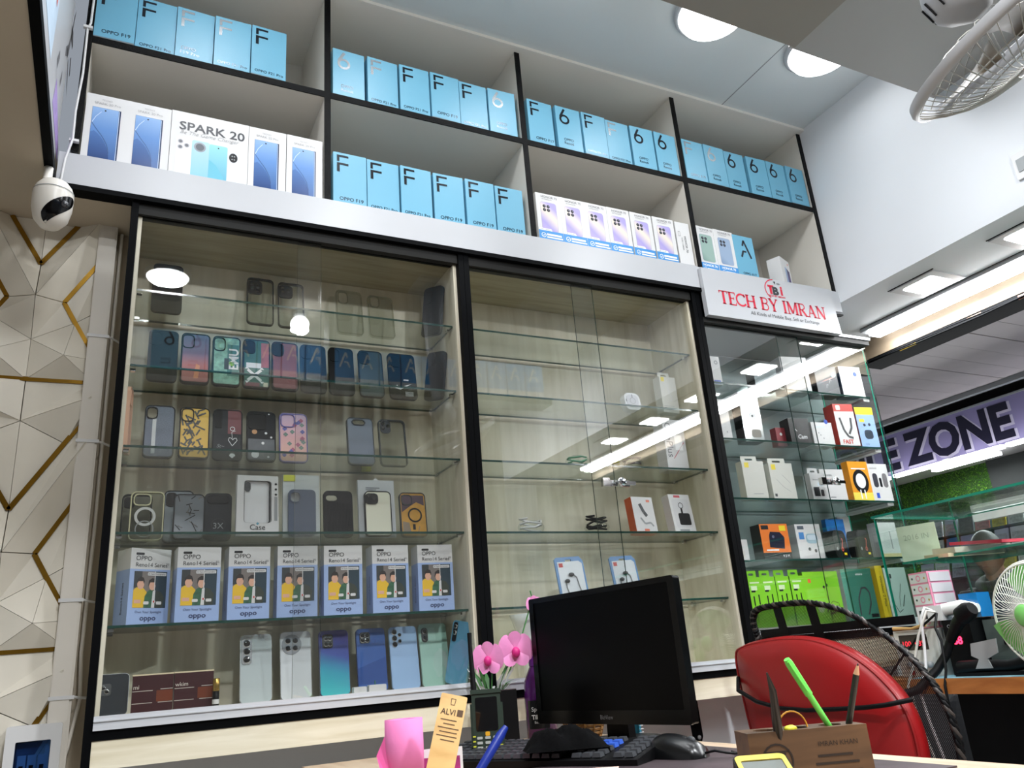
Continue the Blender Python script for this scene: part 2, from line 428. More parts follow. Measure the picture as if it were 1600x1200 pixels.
for k in range(3):
    cb.tube([(2.983 - 0.004 * k, 0.28 - 0.28 * i, 2.050 - 0.004 * k + 0.006 * math.sin(i * 1.7 + k)) for i in range(9)], 0.0035, BLACK, n=6)
obj('cable_bundle', cb, bm_)
for y_ in (0.05, -0.28, -0.62): obj('screw', MB().box(2.9835, 2.985, y_, y_ + 0.008, 2.075, 2.083, DARKGR), bm_)
# corridor plank ceiling
PLK = P('mauve_grey_plank', (196, 186, 190), 0.55, var=0.08, vscale=5)
cc = struct('ceiling', MB().box(3.10, 4.80, -3.2, 3.2, 2.312, 2.36, P('plank_gap', (60, 58, 58), 0.8)), label='plank ceiling of the passage outside')
pk = MB().box(3.105, 4.78, 0, 0.146, 2.300, 2.312, PLK).mesh('plank')
for k in range(42): obj('plank', pk, cc, (0, -3.15 + 0.15 * k, 0.0012 * math.sin(k * 2.1)))
obj('edge_rail', MB().box(4.78, 4.82, -3.2, 3.2, 2.27, 2.312, GREY), cc)
struct('ceiling', MB().box(4.82, 7.0, -3.2, 3.2, 2.40, 2.46, P('far_ceiling', (120, 116, 116), 0.7)), label='ceiling of the shop across the passage')
struct('wall_far', MB().box(6.9, 7.0, -3.2, 3.2, 0, 2.4, P('far_wall_dark', (40, 42, 44), 0.7)))
struct('wall_end', MB().box(2.55, 7.0, 3.1, 3.2, 0, 2.4, P('end_wall', (150, 150, 150), 0.7)))
struct('wall_side', MB().box(2.9, 7.0, -3.3, -3.2, 0, 2.4, P('side_wall', (120, 118, 116), 0.7)))

# tiled wall on the left: faceted relief tiles with gold inlay
tw = struct('wall_back', MB().box(-1.7, -0.02, 0.19, 0.46, 0, 2.30, BEIGE), label='wall clad with faceted white and gold relief tiles')
TILE = P('relief_tile_ivory', (226, 220, 206), 0.38, var=0.05, vscale=9)
GOLD = P('gold_inlay', (150, 112, 34), 0.28, metal=0.8, var=0.25, vscale=14)
N_ = dict(A=(0, 0, .004), B=(0, -.103, .022), C=(0, -.212, .006), D=(0, -.319, .006), E=(0, -.427, .006), A2=(0, -.645, .004), G=(.10, -.479, .004),
          H1=(.063, -.103, .006), H2=(.093, -.157, .006), e0=(.15, .25, .004), e1=(.15, .17, .024), e2=(.15, .052, .006), e3=(.15, -.125, .020),
          e4=(.15, -.256, .006), e5=(.15, -.317, .006), e6=(.15, -.365, .024), e7=(.15, -.395, .004), M=(.078, -.262, .026))
FACETS = ['A e0 e1 B', 'B e1 e2 H1', 'H1 e2 e3 H2', 'H2 e3 e4', 'B H1 H2 C', 'C H2 M', 'H2 e4 M', 'e4 e5 M', 'e5 D M', 'D C M', 'D e5 e6 E', 'E e6 e7 G', 'E G A2']
ZTOP = 2.104
def clip_top(pts):
    out = []
    for i, a in enumerate(pts):
        b = pts[(i + 1) % len(pts)]
        if a[1] <= ZTOP: out.append(a)
        if (a[1] <= ZTOP) != (b[1] <= ZTOP):
            t = (ZTOP - a[1]) / (b[1] - a[1]); out.append(tuple(a[i_] + (b[i_] - a[i_]) * t for i_ in range(3)))
    return out
for kx in range(-2, 1):
    for kz in range(0, 4):
        ax, az = -0.221 + 0.30 * kx, 1.974 + 0.645 - 0.645 * kz
        for sgn in (1, -1):
            for f in FACETS:
                pts = [(ax + sgn * N_[k][0], az + N_[k][1], N_[k][2]) for k in f.split()]
                cx = sum(p[0] for p in pts) / len(pts); cz = sum(p[1] for p in pts) / len(pts)
                pts = [(cx + (p[0] - cx) * 0.985, cz + (p[1] - cz) * 0.985, p[2]) for p in pts]
                pts = clip_top(pts)
                if len(pts) < 3 or cz < 0.55: continue
                if sgn < 0: pts = pts[::-1]
                n = len(pts); m = MB()
                m.add([(p[0], 0.186 - p[2] * 1.9, p[1]) for p in pts] + [(p[0], 0.19, p[1]) for p in pts],
                      [tuple(range(n))[::-1]] + [(i, (i + 1) % n, (i + 1) % n + n, i + n) for i in range(n)], TILE)
                obj('wall_tile', m, tw)
            for seg in ((('A', 'e0'),), (('e2', 'H1'), ('H1', 'H2'), ('H2', 'e4')), (('D', 'e5'),)):
                for a, b in seg:
                    p = (ax + sgn * N_[a][0], az + N_[a][1]); q = (ax + sgn * N_[b][0], az + N_[b][1])
                    if min(p[1], q[1]) < 0.55: continue
                    c = clip_top([(p[0], p[1], 0), (q[0], q[1], 0)]) if max(p[1], q[1]) > ZTOP else [p, q]
                    if min(p[1], q[1]) > ZTOP - 0.02: continue
                    p, q = c[0], c[1]
                    dx, dz = q[0] - p[0], q[1] - p[1]; L = math.hypot(dx, dz)
                    if L < 0.01: continue
                    u, v_ = -dz / L * 0.0056, dx / L * 0.0056
                    obj('gold_inlay', MB().prism([(p[0] - u, p[1] - v_), (q[0] - u, q[1] - v_), (q[0] + u, q[1] + v_), (p[0] + u, p[1] + v_)], 0.172, 0.19, GOLD), tw)

# cable trunking on the tiled wall
ct = thing('cable_trunking', 'white vertical cable trunking tied beside the left cabinet', 'trunking', (-0.07, 0.18, 0))
TRW = P('trunking_white', (222, 216, 206), 0.5, var=0.05, vscale=6)
obj('duct', MB().box(-0.024, 0.020, -0.034, 0.0, 0.35, 2.098, TRW), ct)
obj('duct_lid', MB().box(-0.022, 0.015, -0.0375, -0.034, 0.35, 2.085, TRW), ct)
for z_ in (1.775, 1.495, 1.115, 0.905):
    c = MB().box(-0.027, 0.024, -0.0395, -0.036, z_ - 0.004, z_ + 0.004, CARDW); c.tube([(0.022, -0.037, z_), (0.032, -0.03, z_ - 0.002), (0.048, -0.012, z_ - 0.004)], 0.003, CARDW, n=6)
    obj('cable_tie', c, ct)
obj('cable', MB().tube([(0.031, -0.012, 2.09), (0.030, -0.012, 1.7), (0.032, -0.012, 1.3), (0.029, -0.012, 1.0), (0.035, -0.012, 0.90), (0.020, -0.015, 0.80), (-0.005, -0.045, 0.70), (-0.02, -0.05, 0.60)], 0.0045, TRW, n=6), ct)
# breaker box, lower left corner
db = thing('breaker_box', 'white wall box with blue tinted door at the lower left corner', 'breaker box', (-0.15, 0.178, 0.62))
obj('frame', MB().loop_ring(rr(0.035, 0.115, 0.105, 0.24, 0.004), rr(0.035, 0.108, 0.066, 0.19, 0.003), -0.05, 0.0, CARDW), db)
obj('door', MB().prism(rr(0.035, 0.108, 0.066, 0.19, 0.003), -0.044, -0.040, glass_mat('blue_tinted_plastic', (0.42, 0.58, 0.78), 1.5)), db)
b_ = MB().box(0.004, 0.066, -0.03, -0.005, 0.02, 0.20, P('breaker_grey', (96, 112, 130), 0.5))
for k in range(3): b_.box(0.008 + 0.019 * k, 0.024 + 0.019 * k, -0.038, -0.03, 0.12, 0.175, CARDW); b_.box(0.012 + 0.019 * k, 0.020 + 0.019 * k, -0.04, -0.038, 0.14, 0.155, BLKPL)
obj('breaker_row', b_, db)

# ================================================================== UPPER SHELF UNIT
up = thing('wall_shelf_unit', 'white upper wall shelving with black edged compartments along the ceiling', 'shelving')
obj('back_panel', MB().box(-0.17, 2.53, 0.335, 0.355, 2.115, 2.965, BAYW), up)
obj('bottom_board', MB().box(-0.17, 2.53, 0.0, 0.335, 2.178, 2.200, WHITE), up)
obj('fascia', MB().box(-0.194, 1.815, -0.018, 0.0, 2.110, 2.199, WHITE), up)
obj('fascia', MB().box(1.815, 2.53, -0.012, 0.0, 2.110, 2.199, WHITE), up)
obj('black_trim', MB().box(-0.194, 1.84, -0.020, 0.02, 2.096, 2.110, BLACK), up)
obj('underside_board', MB().box(-0.2145, -0.022, 0.02, 0.185, 2.098, 2.112, BEIGE), up)
DIV = (-0.162, 0.485, 1.163, 1.846, 2.520)
for i, x_ in enumerate(DIV):
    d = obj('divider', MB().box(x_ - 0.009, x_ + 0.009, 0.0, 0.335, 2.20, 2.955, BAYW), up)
    obj('edge_strip', MB().box(x_ - 0.0095, x_ + 0.0095, -0.004, 0.0, 2.20 - (0.0 if i else 0.0), 2.958, BLACKG), d)
    if i < 4:
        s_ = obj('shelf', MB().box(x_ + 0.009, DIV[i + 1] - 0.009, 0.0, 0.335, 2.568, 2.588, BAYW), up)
        obj('edge_strip', MB().box(x_ + 0.009, DIV[i + 1] - 0.009, -0.004, 0.0, 2.5675, 2.5885, BLACKG), s_)
obj('top_trim', MB().box(-0.17, 2.53, -0.03, 0.335, 2.956, 2.968, P('bay_top_brightened', (236, 233, 226), 0.5)), up)  # bay ceiling coloured brighter to stand in for missing light
# white lead clipped to the left edge of the unit
wc = MB().tube([(-0.158, -0.012, 2.96), (-0.160, -0.012, 2.62), (-0.166, -0.012, 2.60), (-0.164, -0.014, 2.45), (-0.170, -0.014, 2.33), (-0.168, -0.02, 2.24), (-0.178, -0.03, 2.17), (-0.182, -0.05, 2.06)], 0.0030, CARDW, n=6)
wct = thing('camera_lead', 'thin white lead clipped down to the security camera', 'cable'); obj('lead', wc, wct)
for z_ in (2.60, 2.236): obj('clip', MB().box(-0.176, -0.154, -0.018, -0.008, z_, z_ + 0.007, CARDW), wct)

# ================================================================== DISPLAY CABINETS
SHELF_Z = (1.873, 1.667, 1.461, 1.254, 1.047)
def lock(parent, x, z, y=-0.004):
    m = MB().box(-0.040, 0.030, 0.008, 0.014, -0.007, 0.007, CHROME)
    m.lathe([(0, 0.0), (0.010, 0.0), (0.0105, 0.012), (0.008, 0.016), (0.0, 0.016)], CHROME, mat4=Matrix.Rotation(R(90), 4, 'X'), n=16)
    m.box(-0.045, -0.028, -0.006, 0.010, -0.009, 0.009, CHROME); m.box(0.012, 0.042, 0.0, 0.006, -0.004, 0.004, CHROME)
    m.lathe([(0, 0.0165), (0.003, 0.0165)], BLKPL, mat4=Matrix.Rotation(R(90), 4, 'X'), n=8)
    o_ = obj('lock', m, parent, (x, y, z)); o_.scale = (1.4, 1.0, 1.4)
def cabinet(label, x0, x1, doors, lockx=None):
    t = thing('display_cabinet', label, 'cabinet', (0, 0, 0))
    for xa, xb in ((x0, x0 + 0.017), (x1 - 0.017, x1)): obj('post', MB().box(xa, xb, -0.008, 0.012, 0.70 if xa < 0 else 0.815, 2.096, BLACK), t)
    a, b = x0 + 0.017, x1 - 0.017
    obj('top_rail', MB().box(a, b, 0.0, 0.035, 2.066, 2.096, P('top_rail_grey', (44, 44, 43), 0.5, spec=0.1)), t)
    obj('bottom_rail', MB().box(a, b, -0.008, 0.035, 0.815, 0.835, BLACK), t)
    tr = MB().box(a, b, -0.014, 0.034, 0.835, 0.846, ALU); tr.box(a, b, -0.012, -0.009, 0.846, 0.863, ALU); tr.box(a, b, 0.017, 0.019, 0.846, 0.861, ALU); tr.box(a, b, 0.030, 0.033, 0.846, 0.861, ALU); tr.box(a, b, -0.0155, -0.012, 0.852, 0.855, ALU)
    obj('sliding_track', tr, t)
    obj('base_board', MB().box(a, b, 0.035, 0.25, 0.835, 0.858, PALEW), t)
    obj('apron_board', MB().box(x0 + 0.014, x1, -0.006, 0.19, 0.760, 0.815, PALEB), t)
    obj('back_panel', MB().box(a, b, 0.250, 0.262, 0.835, 2.085, PALEW), t)
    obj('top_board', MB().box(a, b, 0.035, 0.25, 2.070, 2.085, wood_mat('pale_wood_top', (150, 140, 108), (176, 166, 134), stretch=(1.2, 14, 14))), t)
    obj('side_panel', MB().box(a, a + 0.010, 0.014, 0.25, 0.858, 2.070, PALEW), t)
    obj('side_panel', MB().box(b - 0.010, b, 0.014, 0.25, 0.858, 2.070, PALEW), t)
    for z_ in SHELF_Z:
        s_ = obj('glass_shelf', MB().pane(a + 0.011, b - 0.011, 0.040, 0.235, z_ - 0.006, z_, SHELFG, GEDGE, 'z'), t)
        pg = MB()
        for xx in (a + 0.018, b - 0.018):
            for yy in (0.06, 0.21): pg.box(xx - 0.006, xx + 0.006, yy - 0.006, yy + 0.006, z_ - 0.013, z_ - 0.0062, CHROME)
        obj('shelf_pin', pg, s_)
    d1, d2 = doors
    obj('sliding_door', MB().pane(a + 0.001, d2, 0.010, 0.0145, 0.850, 2.066, GLASS, GEDGE, 'y'), t)
    obj('sliding_door', MB().pane(d1, b - 0.001, 0.0215, 0.026, 0.850, 2.066, GLASS, GEDGE, 'y'), t)
    if lockx: lock(t, lockx, 1.394)
    return t
cabinet('left glass display cabinet with phone cases, boxed phones and handsets', -0.020, 0.901, (0.407, 0.470))
cabinet('middle glass display cabinet, mostly empty pale wood shelves', 0.884 + 0.018, 1.794, (1.298, 1.371), 1.378)
# bracket under the middle cabinet
br = thing('shelf_bracket', 'black metal bracket below the middle cabinet', 'bracket', (1.63, 0.0, 0))
obj('arm', MB().prism([(-0.018, 0.758), (0.018, 0.758), (0.022, 0.65), (0.014, 0.632), (-0.006, 0.640), (-0.010, 0.70)], 0.12, 0.135, BLACK), br)
obj('bolt', MB().lathe([(0, 0), (0.006, 0), (0.006, 0.003), (0, 0.003)], GREY, c=(0.006, 0.12, 0.648), mat4=Matrix.Rotation(R(90), 4, 'X'), n=10), br)
obj('wall_plate', MB().box(-0.02, 0.02, 0.135, 0.20, 0.742, 0.758, BLACK), br)

# right showcase: glass box with mirror back
rc = thing('display_cabinet', 'right glass showcase with chargers, earbuds and cable boxes under the shop sign', 'cabinet')
RX0, RX1, RZ0, RZ1 = 1.797, 2.650, 0.945, 2.004
MIRROR = P('showcase_mirror', (200, 216, 218), 0.10, metal=0.4)
obj('post', MB().box(RX0, RX0 + 0.018, -0.006, 0.02, 0.86, 2.096, BLACK), rc)
obj('filler_panel', MB().box(RX0 + 0.018, RX0 + 0.045, 0.004, 0.02, RZ1, 2.096, BLACK), rc)
obj('top_rail', MB().box(RX0 + 0.018, RX1, -0.004, 0.035, 1.985, RZ1, P('top_rail_grey', (44, 44, 43), 0.5, spec=0.1)), rc)
obj('top_cap', MB().box(2.40, RX1 + 0.004, -0.010, 0.30, RZ1, RZ1 + 0.010, ALU), rc)
obj('top_board', MB().box(RX0 + 0.018, RX1 - 0.01, 0.035, 0.27, 1.990, RZ1, P('grey_top_board', (120, 122, 116), 0.6)), rc)
tr = MB().box(RX0 + 0.018, RX1, -0.012, 0.034, RZ0 - 0.028, RZ0 - 0.012, ALU); tr.box(RX0 + 0.018, RX1, -0.011, -0.008, RZ0 - 0.012, RZ0, ALU); tr.box(RX0 + 0.018, RX1, 0.030, 0.033, RZ0 - 0.012, RZ0, ALU)
obj('sliding_track', tr, rc)
obj('bottom_rail', MB().box(RX0 + 0.018, RX1, -0.006, 0.035, RZ0 - 0.052, RZ0 - 0.028, BLACK), rc)
obj('base_board', MB().box(RX0 + 0.018, RX1 - 0.008, 0.035, 0.27, RZ0 - 0.03, RZ0, WHITE), rc)
obj('apron_board', MB().box(RX0 + 0.018, RX1, 0.0, 0.19, RZ0 - 0.15, RZ0 - 0.052, PALEB), rc)
obj('mirror_back', MB().box(RX0 + 0.018, RX1 - 0.008, 0.272, 0.280, RZ0, 1.99, MIRROR), rc)
obj('side_glass', MB().pane(RX1 - 0.006, RX1, 0.030, 0.270, RZ0, 1.985, GLASSG, GEDGE2, 'x'), rc)
obj('side_panel', MB().box(RX0 + 0.018, RX0 + 0.026, 0.03, 0.27, RZ0, 1.985, PALEW), rc)
RSH = (1.780, 1.575, 1.367, 1.160)
for z_ in RSH:
    s_ = obj('glass_shelf', MB().pane(RX0 + 0.028, RX1 - 0.010, 0.040, 0.262, z_ - 0.006, z_, SHELFG, GEDGE, 'z'), rc)
    pg = MB().box(RX1 - 0.04, RX1 - 0.007, 0.05, 0.25, z_ - 0.016, z_ - 0.0062, CARDW); pg.box(RX0 + 0.027, RX0 + 0.040, 0.05, 0.06, z_ - 0.013, z_ - 0.0062, CHROME)
    obj('shelf_bracket', pg, s_)
obj('sliding_door', MB().pane(RX0 + 0.019, 2.273, 0.010, 0.0145, RZ0 - 0.01, 1.985, GLASS, GEDGE, 'y'), rc)
obj('sliding_door', MB().pane(2.179, RX1 - 0.001, 0.0205, 0.025, RZ0 - 0.01, 1.985, GLASS, GEDGE, 'y'), rc)
lock(rc, 2.29, 1.422)

# ================================================================== SHOP SIGN
sg = thing('shop_sign', 'white sign board with red serif lettering above the right showcase', 'sign', (1.818, -0.034, 2.0))
RED = P('sign_red', (206, 28, 58), 0.4); LDK = P('sign_dark', (44, 46, 50), 0.4)
obj('board', MB().prism([(0, 0.0), (0.652, 0.0), (0.640, 0.190), (0.0, 0.186)], 0.0, 0.020, WHITE), sg)
SERIF = {  # strokes (x0,z0,x1,z1,width) on a unit cap height, with the advance width
 'T': (.80, [(.40, 0, .40, 1, .16), (.03, .965, .77, .965, .07), (.05, .80, .05, 1, .05), (.75, .80, .75, 1, .05), (.24, .03, .56, .03, .06)]),
 'E': (.74, [(.18, 0, .18, 1, .16), (.03, .965, .64, .965, .07), (.03, .035, .68, .035, .07), (.18, .52, .50, .52, .07), (.64, .78, .64, 1, .05), (.68, 0, .68, .22, .05), (.50, .42, .50, .62, .05)]),
 'H': (.96, [(.18, 0, .18, 1, .16), (.78, 0, .78, 1, .16), (.18, .52, .78, .52, .07), (.03, .97, .35, .97, .06), (.03, .03, .35, .03, .06), (.62, .97, .94, .97, .06), (.62, .03, .94, .03, .06)]),
 'B': (.80, [(.18, 0, .18, 1, .16), (.03, .965, .45, .965, .07), (.03, .035, .48, .035, .07), (.18, .53, .46, .53, .07)]),
 'Y': (.90, [(.12, 1, .46, .46, .16), (.80, 1, .46, .46, .08), (.45, 0, .45, .50, .16), (.0, .97, .30, .97, .06), (.64, .97, .90, .97, .06), (.29, .03, .61, .03, .06)]),
 'I': (.40, [(.20, 0, .20, 1, .16), (.04, .97, .36, .97, .06), (.04, .03, .36, .03, .06)]),
 'M': (1.12, [(.16, 0, .16, 1, .08), (.94, 0, .94, 1, .16), (.18, 1, .55, .08, .16), (.55, .08, .92, 1, .08), (.02, .03, .32, .03, .06), (.76, .03, 1.10, .03, .06), (.02, .97, .22, .97, .06), (.90, .97, 1.10, .97, .06)]),
 'R': (.88, [(.18, 0, .18, 1, .16), (.03, .965, .45, .965, .07), (.18, .50, .45, .50, .07), (.40, .50, .76, 0, .16), (.03, .03, .33, .03, .06), (.70, .03, .88, .03, .06)]),
 'A': (.92, [(.14, 0, .46, 1, .07), (.46, 1, .78, 0, .16), (.24, .34, .66, .34, .07), (.0, .03, .28, .03, .06), (.62, .03, .94, .03, .06)]),
 'N': (.98, [(.18, 0, .18, 1, .08), (.82, 0, .82, 1, .08), (.18, 1, .82, 0, .16), (.02, .03, .34, .03, .06), (.66, .97, .98, .97, .06), (.02, .97, .22, .97, .06)]),
 'C': (.86, [(.76, .70, .76, .98, .06)]), ' ': (.42, [])}
H = 0.052; x = 0.062
def sc(a, b): return (x + a * H, 0.052 + b * H)
for word in ('TECH', 'BY', 'IMRAN'):
    for ch in word:
        lt = MB()
        adv, ss = SERIF[ch]
        for a, b, c, d, wd in ss: lt.stroke(sc(a, b), sc(c, d), wd * 1.22 * H, RED, -0.0006)
        if ch in 'BR':
            for cz, rz_ in (((.76, .225),) if ch == 'R' else ((.76, .225), (.28, .26))):
                lt.annulus(x + .45 * H, 0.052 + cz * H, (rz_ - .055) * H, (rz_ + .035) * H, RED, a0=-PI / 2, a1=PI / 2, n=12)
        if ch == 'C': lt.annulus(x + .48 * H, 0.052 + .5 * H, .37 * H, .51 * H, RED, a0=R(38), a1=R(322), n=22)
        obj('red_letter', lt, sg)
        x += adv * H * 0.985
    x += SERIF[' '][0] * H
obj('small_lettering', MB().text('All Kinds of Mobile Buy, Sell or Exchange', 0.20, 0.026, 0.0205, LDK), sg)
lg = MB(); cx, cz = 0.345, 0.144; lg.x = Matrix.Translation((cx, 0, cz)) @ Matrix.Diagonal((1.12, 1, 0.96, 1)) @ Matrix.Translation((-cx, 0, -cz))
lg.annulus(cx, cz, 0.043, 0.047, RED, a0=R(95), a1=R(235), n=20)
lg.rect(cx - 0.033, cx - 0.006, cz + 0.010, cz + 0.019, RED); lg.rect(cx - 0.026, cx - 0.015, cz - 0.020, cz + 0.012, RED)
lg.text('B', cx - 0.014, cz - 0.020, 0.046, LDK, bold=0.0025); lg.rect(cx + 0.022, cx + 0.031, cz - 0.020, cz + 0.008, RED); lg.disc(cx + 0.0265, cz + 0.014, 0.005, RED)
lg.poly([(cx - 0.004, cz + 0.036), (cx + 0.006, cz + 0.038), (cx + 0.004, cz + 0.024)], LDK); lg.annulus(cx + 0.018, cz + 0.024, 0.007, 0.009, LDK, a0=R(20), a1=R(160), n=8); lg.annulus(cx + 0.018, cz + 0.024, 0.003, 0.005, LDK, a0=R(20), a1=R(160), n=6)
lg.text('TECH BY IMRAN', cx, cz - 0.031, 0.0105, RED, center=True, bold=0.0003)
obj('logo', lg, sg)
sp2 = thing('hook', 'small black hook at the right end of the sign', 'hook', (2.475, -0.02, 2.085)); obj('peg', MB().tube([(0, 0, 0), (0.02, -0.004, 0.002), (0.034, -0.006, 0.004)], [0.008, 0.007, 0.004], BLKPL), sp2)

# ================================================================== BOXES ON THE UPPER SHELVES
BW, BH, BD = 0.1008, 0.181, 0.062
def body_mesh(w_, h_, d_, m, lid=None):
    b = MB().box(0, w_, 0, d_, 0.004 if lid else 0, h_, m)
    if lid: b.box(0.0006, w_ - 0.0006, 0.0006, d_ - 0.0006, 0, 0.004, lid)
    return b.mesh('box')
SKY_BODY = body_mesh(BW, BH, BD, SKYB, GREYC)
FOILW = P('bright_foil_print', (200, 206, 212), 0.2, metal=0.9)
def glyph_f(m):
    b = MB()
    b.rect(.011, .046, .1655, .1725, m); b.rect(.011, .0185, .150, .1655, m)
    b.rect(.011, .046, .1385, .1455, m); b.rect(.011, .0195, .114, .1385, m)
    return b.mesh('emblem')
def glyph_6(m):
    b = MB().annulus(.0345, .128, .0125, .0205, m, n=28)
    b.stroke((.0180, .1370), (.0365, .1715), .0085, m, -.00065)
    return b.mesh('emblem')
def glyph_a(m):
    b = MB()
    b.stroke((.052, .162), (.079, .088), .0085, m); b.stroke((.052, .162), (.043, .137), .0085, m)
    b.stroke((.040, .114), (.058, .114), .0075, m); b.stroke((.042, .114), (.031, .088), .0085, m)
    return b.mesh('emblem')
F_D, F_L, S_D, S_L, A_D = glyph_f(FOIL), glyph_f(FOILW), glyph_6(FOIL), glyph_6(FOILW), glyph_a(FOIL)
def lett(*rows): 
    b = MB()
    for t, x_, z_, s_ in rows: b.text(t, x_, z_, s_, FOIL)
    return b.mesh('lettering')
T_F19 = lett(('OPPO F19', .018, .018, .0165)); T_F17 = lett(('OPPO F17', .024, .018, .0165))
T_F21 = lett(('OPPO F21 Pro', .010, .013, .0135)); T_F19P = lett(('OPPO', .014, .034, .0155), ('F19 Pro', .012, .018, .0165))
T_R6 = lett(('OPPO', .024, .038, .0150), ('Reno6', .024, .023, .0150)); T_A17 = lett(('OPPO A17', .022, .014, .0145))
def sky_box(kind, x_, z_, y_, yaw, label, group):
    em = {'F': F_D, 'f': F_L, '6': S_D, 's': S_L, 'A': A_D}[kind[0]]
    tx = {'19': T_F19, '17': T_F17, '21': T_F21, '9p': T_F19P, 'r6': T_R6, 'a7': T_A17}[kind[1:]]
    t = place([('carton', SKY_BODY), ('emblem', em, [], 'foil emblem'), ('lettering', tx)], 'phone_box', label, 'box', (x_, y_, z_), (0, 0, R(yaw)), group)
    return t
KN = {'F': 'a large dark F', 'f': 'a large silver F', '6': 'a large dark 6', 's': 'a large silver 6', 'A': 'a large A'}
BAYS = ['leftmost compartment', 'second compartment', 'third compartment', 'rightmost compartment']
TOP = [
 (['F19', 'F21', 'f9p', 'f21', 'F21'], [-0.1525, -0.0500, 0.0525, 0.1555, 0.2590]),
 (['sr6', 'f21', 'F21', 'F19', 'F21', 'sr6'], [0.504, 0.614, 0.720, 0.826, 0.931, 1.037]),
 (['F17', '6r6', 'F21', 'f21', '6r6', '6r6'], [1.188, 1.300, 1.408, 1.514, 1.622, 1.730]),
 (['f19', 'sr6', '6r6', '6r6', '6r6', '6r6'], [1.862, 1.966, 2.074, 2.188, 2.292, 2.398])]
for bi, (kinds, xs) in enumerate(TOP):
    for i, (k, x_) in enumerate(zip(kinds, xs)):
        nm = 'sky-blue phone box with %s, %s from the left, top shelf, %s' % (KN[k[0]], ordw(i), BAYS[bi])
        sky_box(k, x_, 2.5885, -0.003 + 0.010 * ((i * 7 + bi * 3) % 4) / 4, (-1.2, 1.6, 2.4, 0.4, 1.4, 0.8)[(i + bi) % 6], nm, 'sky-blue phone boxes on the upper shelves')
for i, (k, x_) in enumerate(zip(['F19', 'F21', 'F21', 'F19', 'F19', 'F19'], [0.503, 0.607, 0.712, 0.821, 0.929, 1.036])):
    sky_box(k, x_, 2.2005, 0.002 + 0.004 * (i % 2), (0.5, 1.0, 1.6, -0.8, 0.6, 0.5)[i], 'sky-blue phone box with large dark F, %s from the left, lower shelf, second compartment' % ordw(i), 'sky-blue phone boxes on the upper shelves')
sky_box('Aa7', 2.036, 2.2005, 0.004, 1.0, 'blue phone box with a large dark A beside two white boxes, lower right shelf', 'sky-blue phone boxes on the upper shelves')

# white boxes with a printed lilac phone and blue band
HW, HH = 0.094, 0.187
H_BODY = body_mesh(HW, HH, 0.05, CARDW)
BAND = P('band_blue', (62, 142, 208), 0.4); PINKL = P('print_cream', (240, 226, 196), 0.4); SHLD = P('print_white', (244, 246, 248), 0.4)
def honor_print(a, b_, c, band):
    g = ramp_mat('print_%s' % a, [(0, c), (0.45, b_), (0.75, (236, 224, 206) if a == 'lilac' else b_), (1, b_)], 'Z', 0.03, 0.19, 0.3, diag=0.9)
    m = MB().poly(rr(.046, .098, .060, .112, .008), g, -.0004)
    m.poly(rr(.046, .098, .062, .114, .009), P('print_outline', (170, 166, 186), 0.4), -.00025)
    for u, v in ((.030, .138), (.045, .138), (.030, .124), (.045, .124)):
        m.disc(u, v, .0062, INK, -.0006, 14); m.disc(u + .001, v + .001, .0025, P('lens_glint', (110, 112, 130), 0.2), -.0008, 8)
    if band:
        m.rect(.0005, HW - .0005, .002, .044, BAND, -.0007)
        m.annulus(.018, .026, .007, .0088, SHLD, -.0009, 16); m.lines([(.0145, .026), (.0172, .0230), (.022, .029)], .0017, SHLD, -.0009)
        m.rect(.030, .086, .0265, .0335, SHLD, -.0009); m.rect(.030, .090, .0175, .0225, SHLD, -.0009)
        m.poly([(.002, .044), (.052, .044), (.048, .052), (.002, .052)], SHLD, -.0008); m.text('12GB +256GB', .004, .046, .0062, INK, -.0009)
    else:
        m.rect(.0005, HW - .0005, .002, .034, BAND, -.0007); m.text('HONOR 70', .012, .020, .0135, SHLD, -.0009, bold=.0003)
        m.annulus(.020, .011, .004, .0052, SHLD, -.0009, 12); m.rect(.030, .075, .009, .0125, SHLD, -.0009)
    return m.mesh('front_print')
HP1 = honor_print('lilac', (168, 158, 214), (196, 176, 214), True)
HP2 = honor_print('green', (150, 176, 168), (96, 130, 120), False); HP3 = honor_print('blue', (150, 170, 196), (96, 124, 158), False)
GTX = P('grey_lettering', (96, 98, 104), 0.4)
HT = MB().text('HONOR 70', .020, .171, .0125, GTX).text('Life Pulsating 5G', .022, .164, .0058, GTX).mesh('lettering')
HS = MB(); HS.x = Matrix.Translation((HW + 0.006, 0, 0.15)) @ Matrix.Rotation(R(90), 4, 'Y'); 
HS.text('HONOR 70', 0.0, .020, .0125, GTX); HS.text('12GB + 256GB', .01, .008, .008, GTX)
for i in range(6):
    place([('carton', H_BODY), ('front_print', HP1), ('lettering', HT)], 'phone_box', 'white phone box with lilac phone and blue band, %s from the left' % ordw(i), 'box',
          ((1.186, 1.280, 1.374, 1.468, 1.566, 1.664)[i], 0.004, 2.2005), (0, 0, R((0.4, 0.3, 1, 0.2, 1.4, 0.5)[i])), 'white phone boxes with lilac phones')
t = thing('phone_box', 'white phone box standing on edge, narrow spine with sideways lettering', 'box', (1.766, 0.006, 2.2005))
obj('carton', MB().box(0, .064, 0, .10, 0, .186, CARDW), t)
e_ = MB(); e_.x = Matrix.Translation((.034, -0.0005, .13)) @ Matrix.Rotation(R(90), 4, 'Y'); e_.text('HONOR 70', 0, 0, .0135, GTX); e_.text('12GB + 256GB', .006, -.013, .0085, GTX)
obj('lettering', e_, t)
obj('stamp', MB().lines([(.010, .128), (.018, .128), (.018, .146), (.010, .146), (.010, .128)], .001, GTX), t)
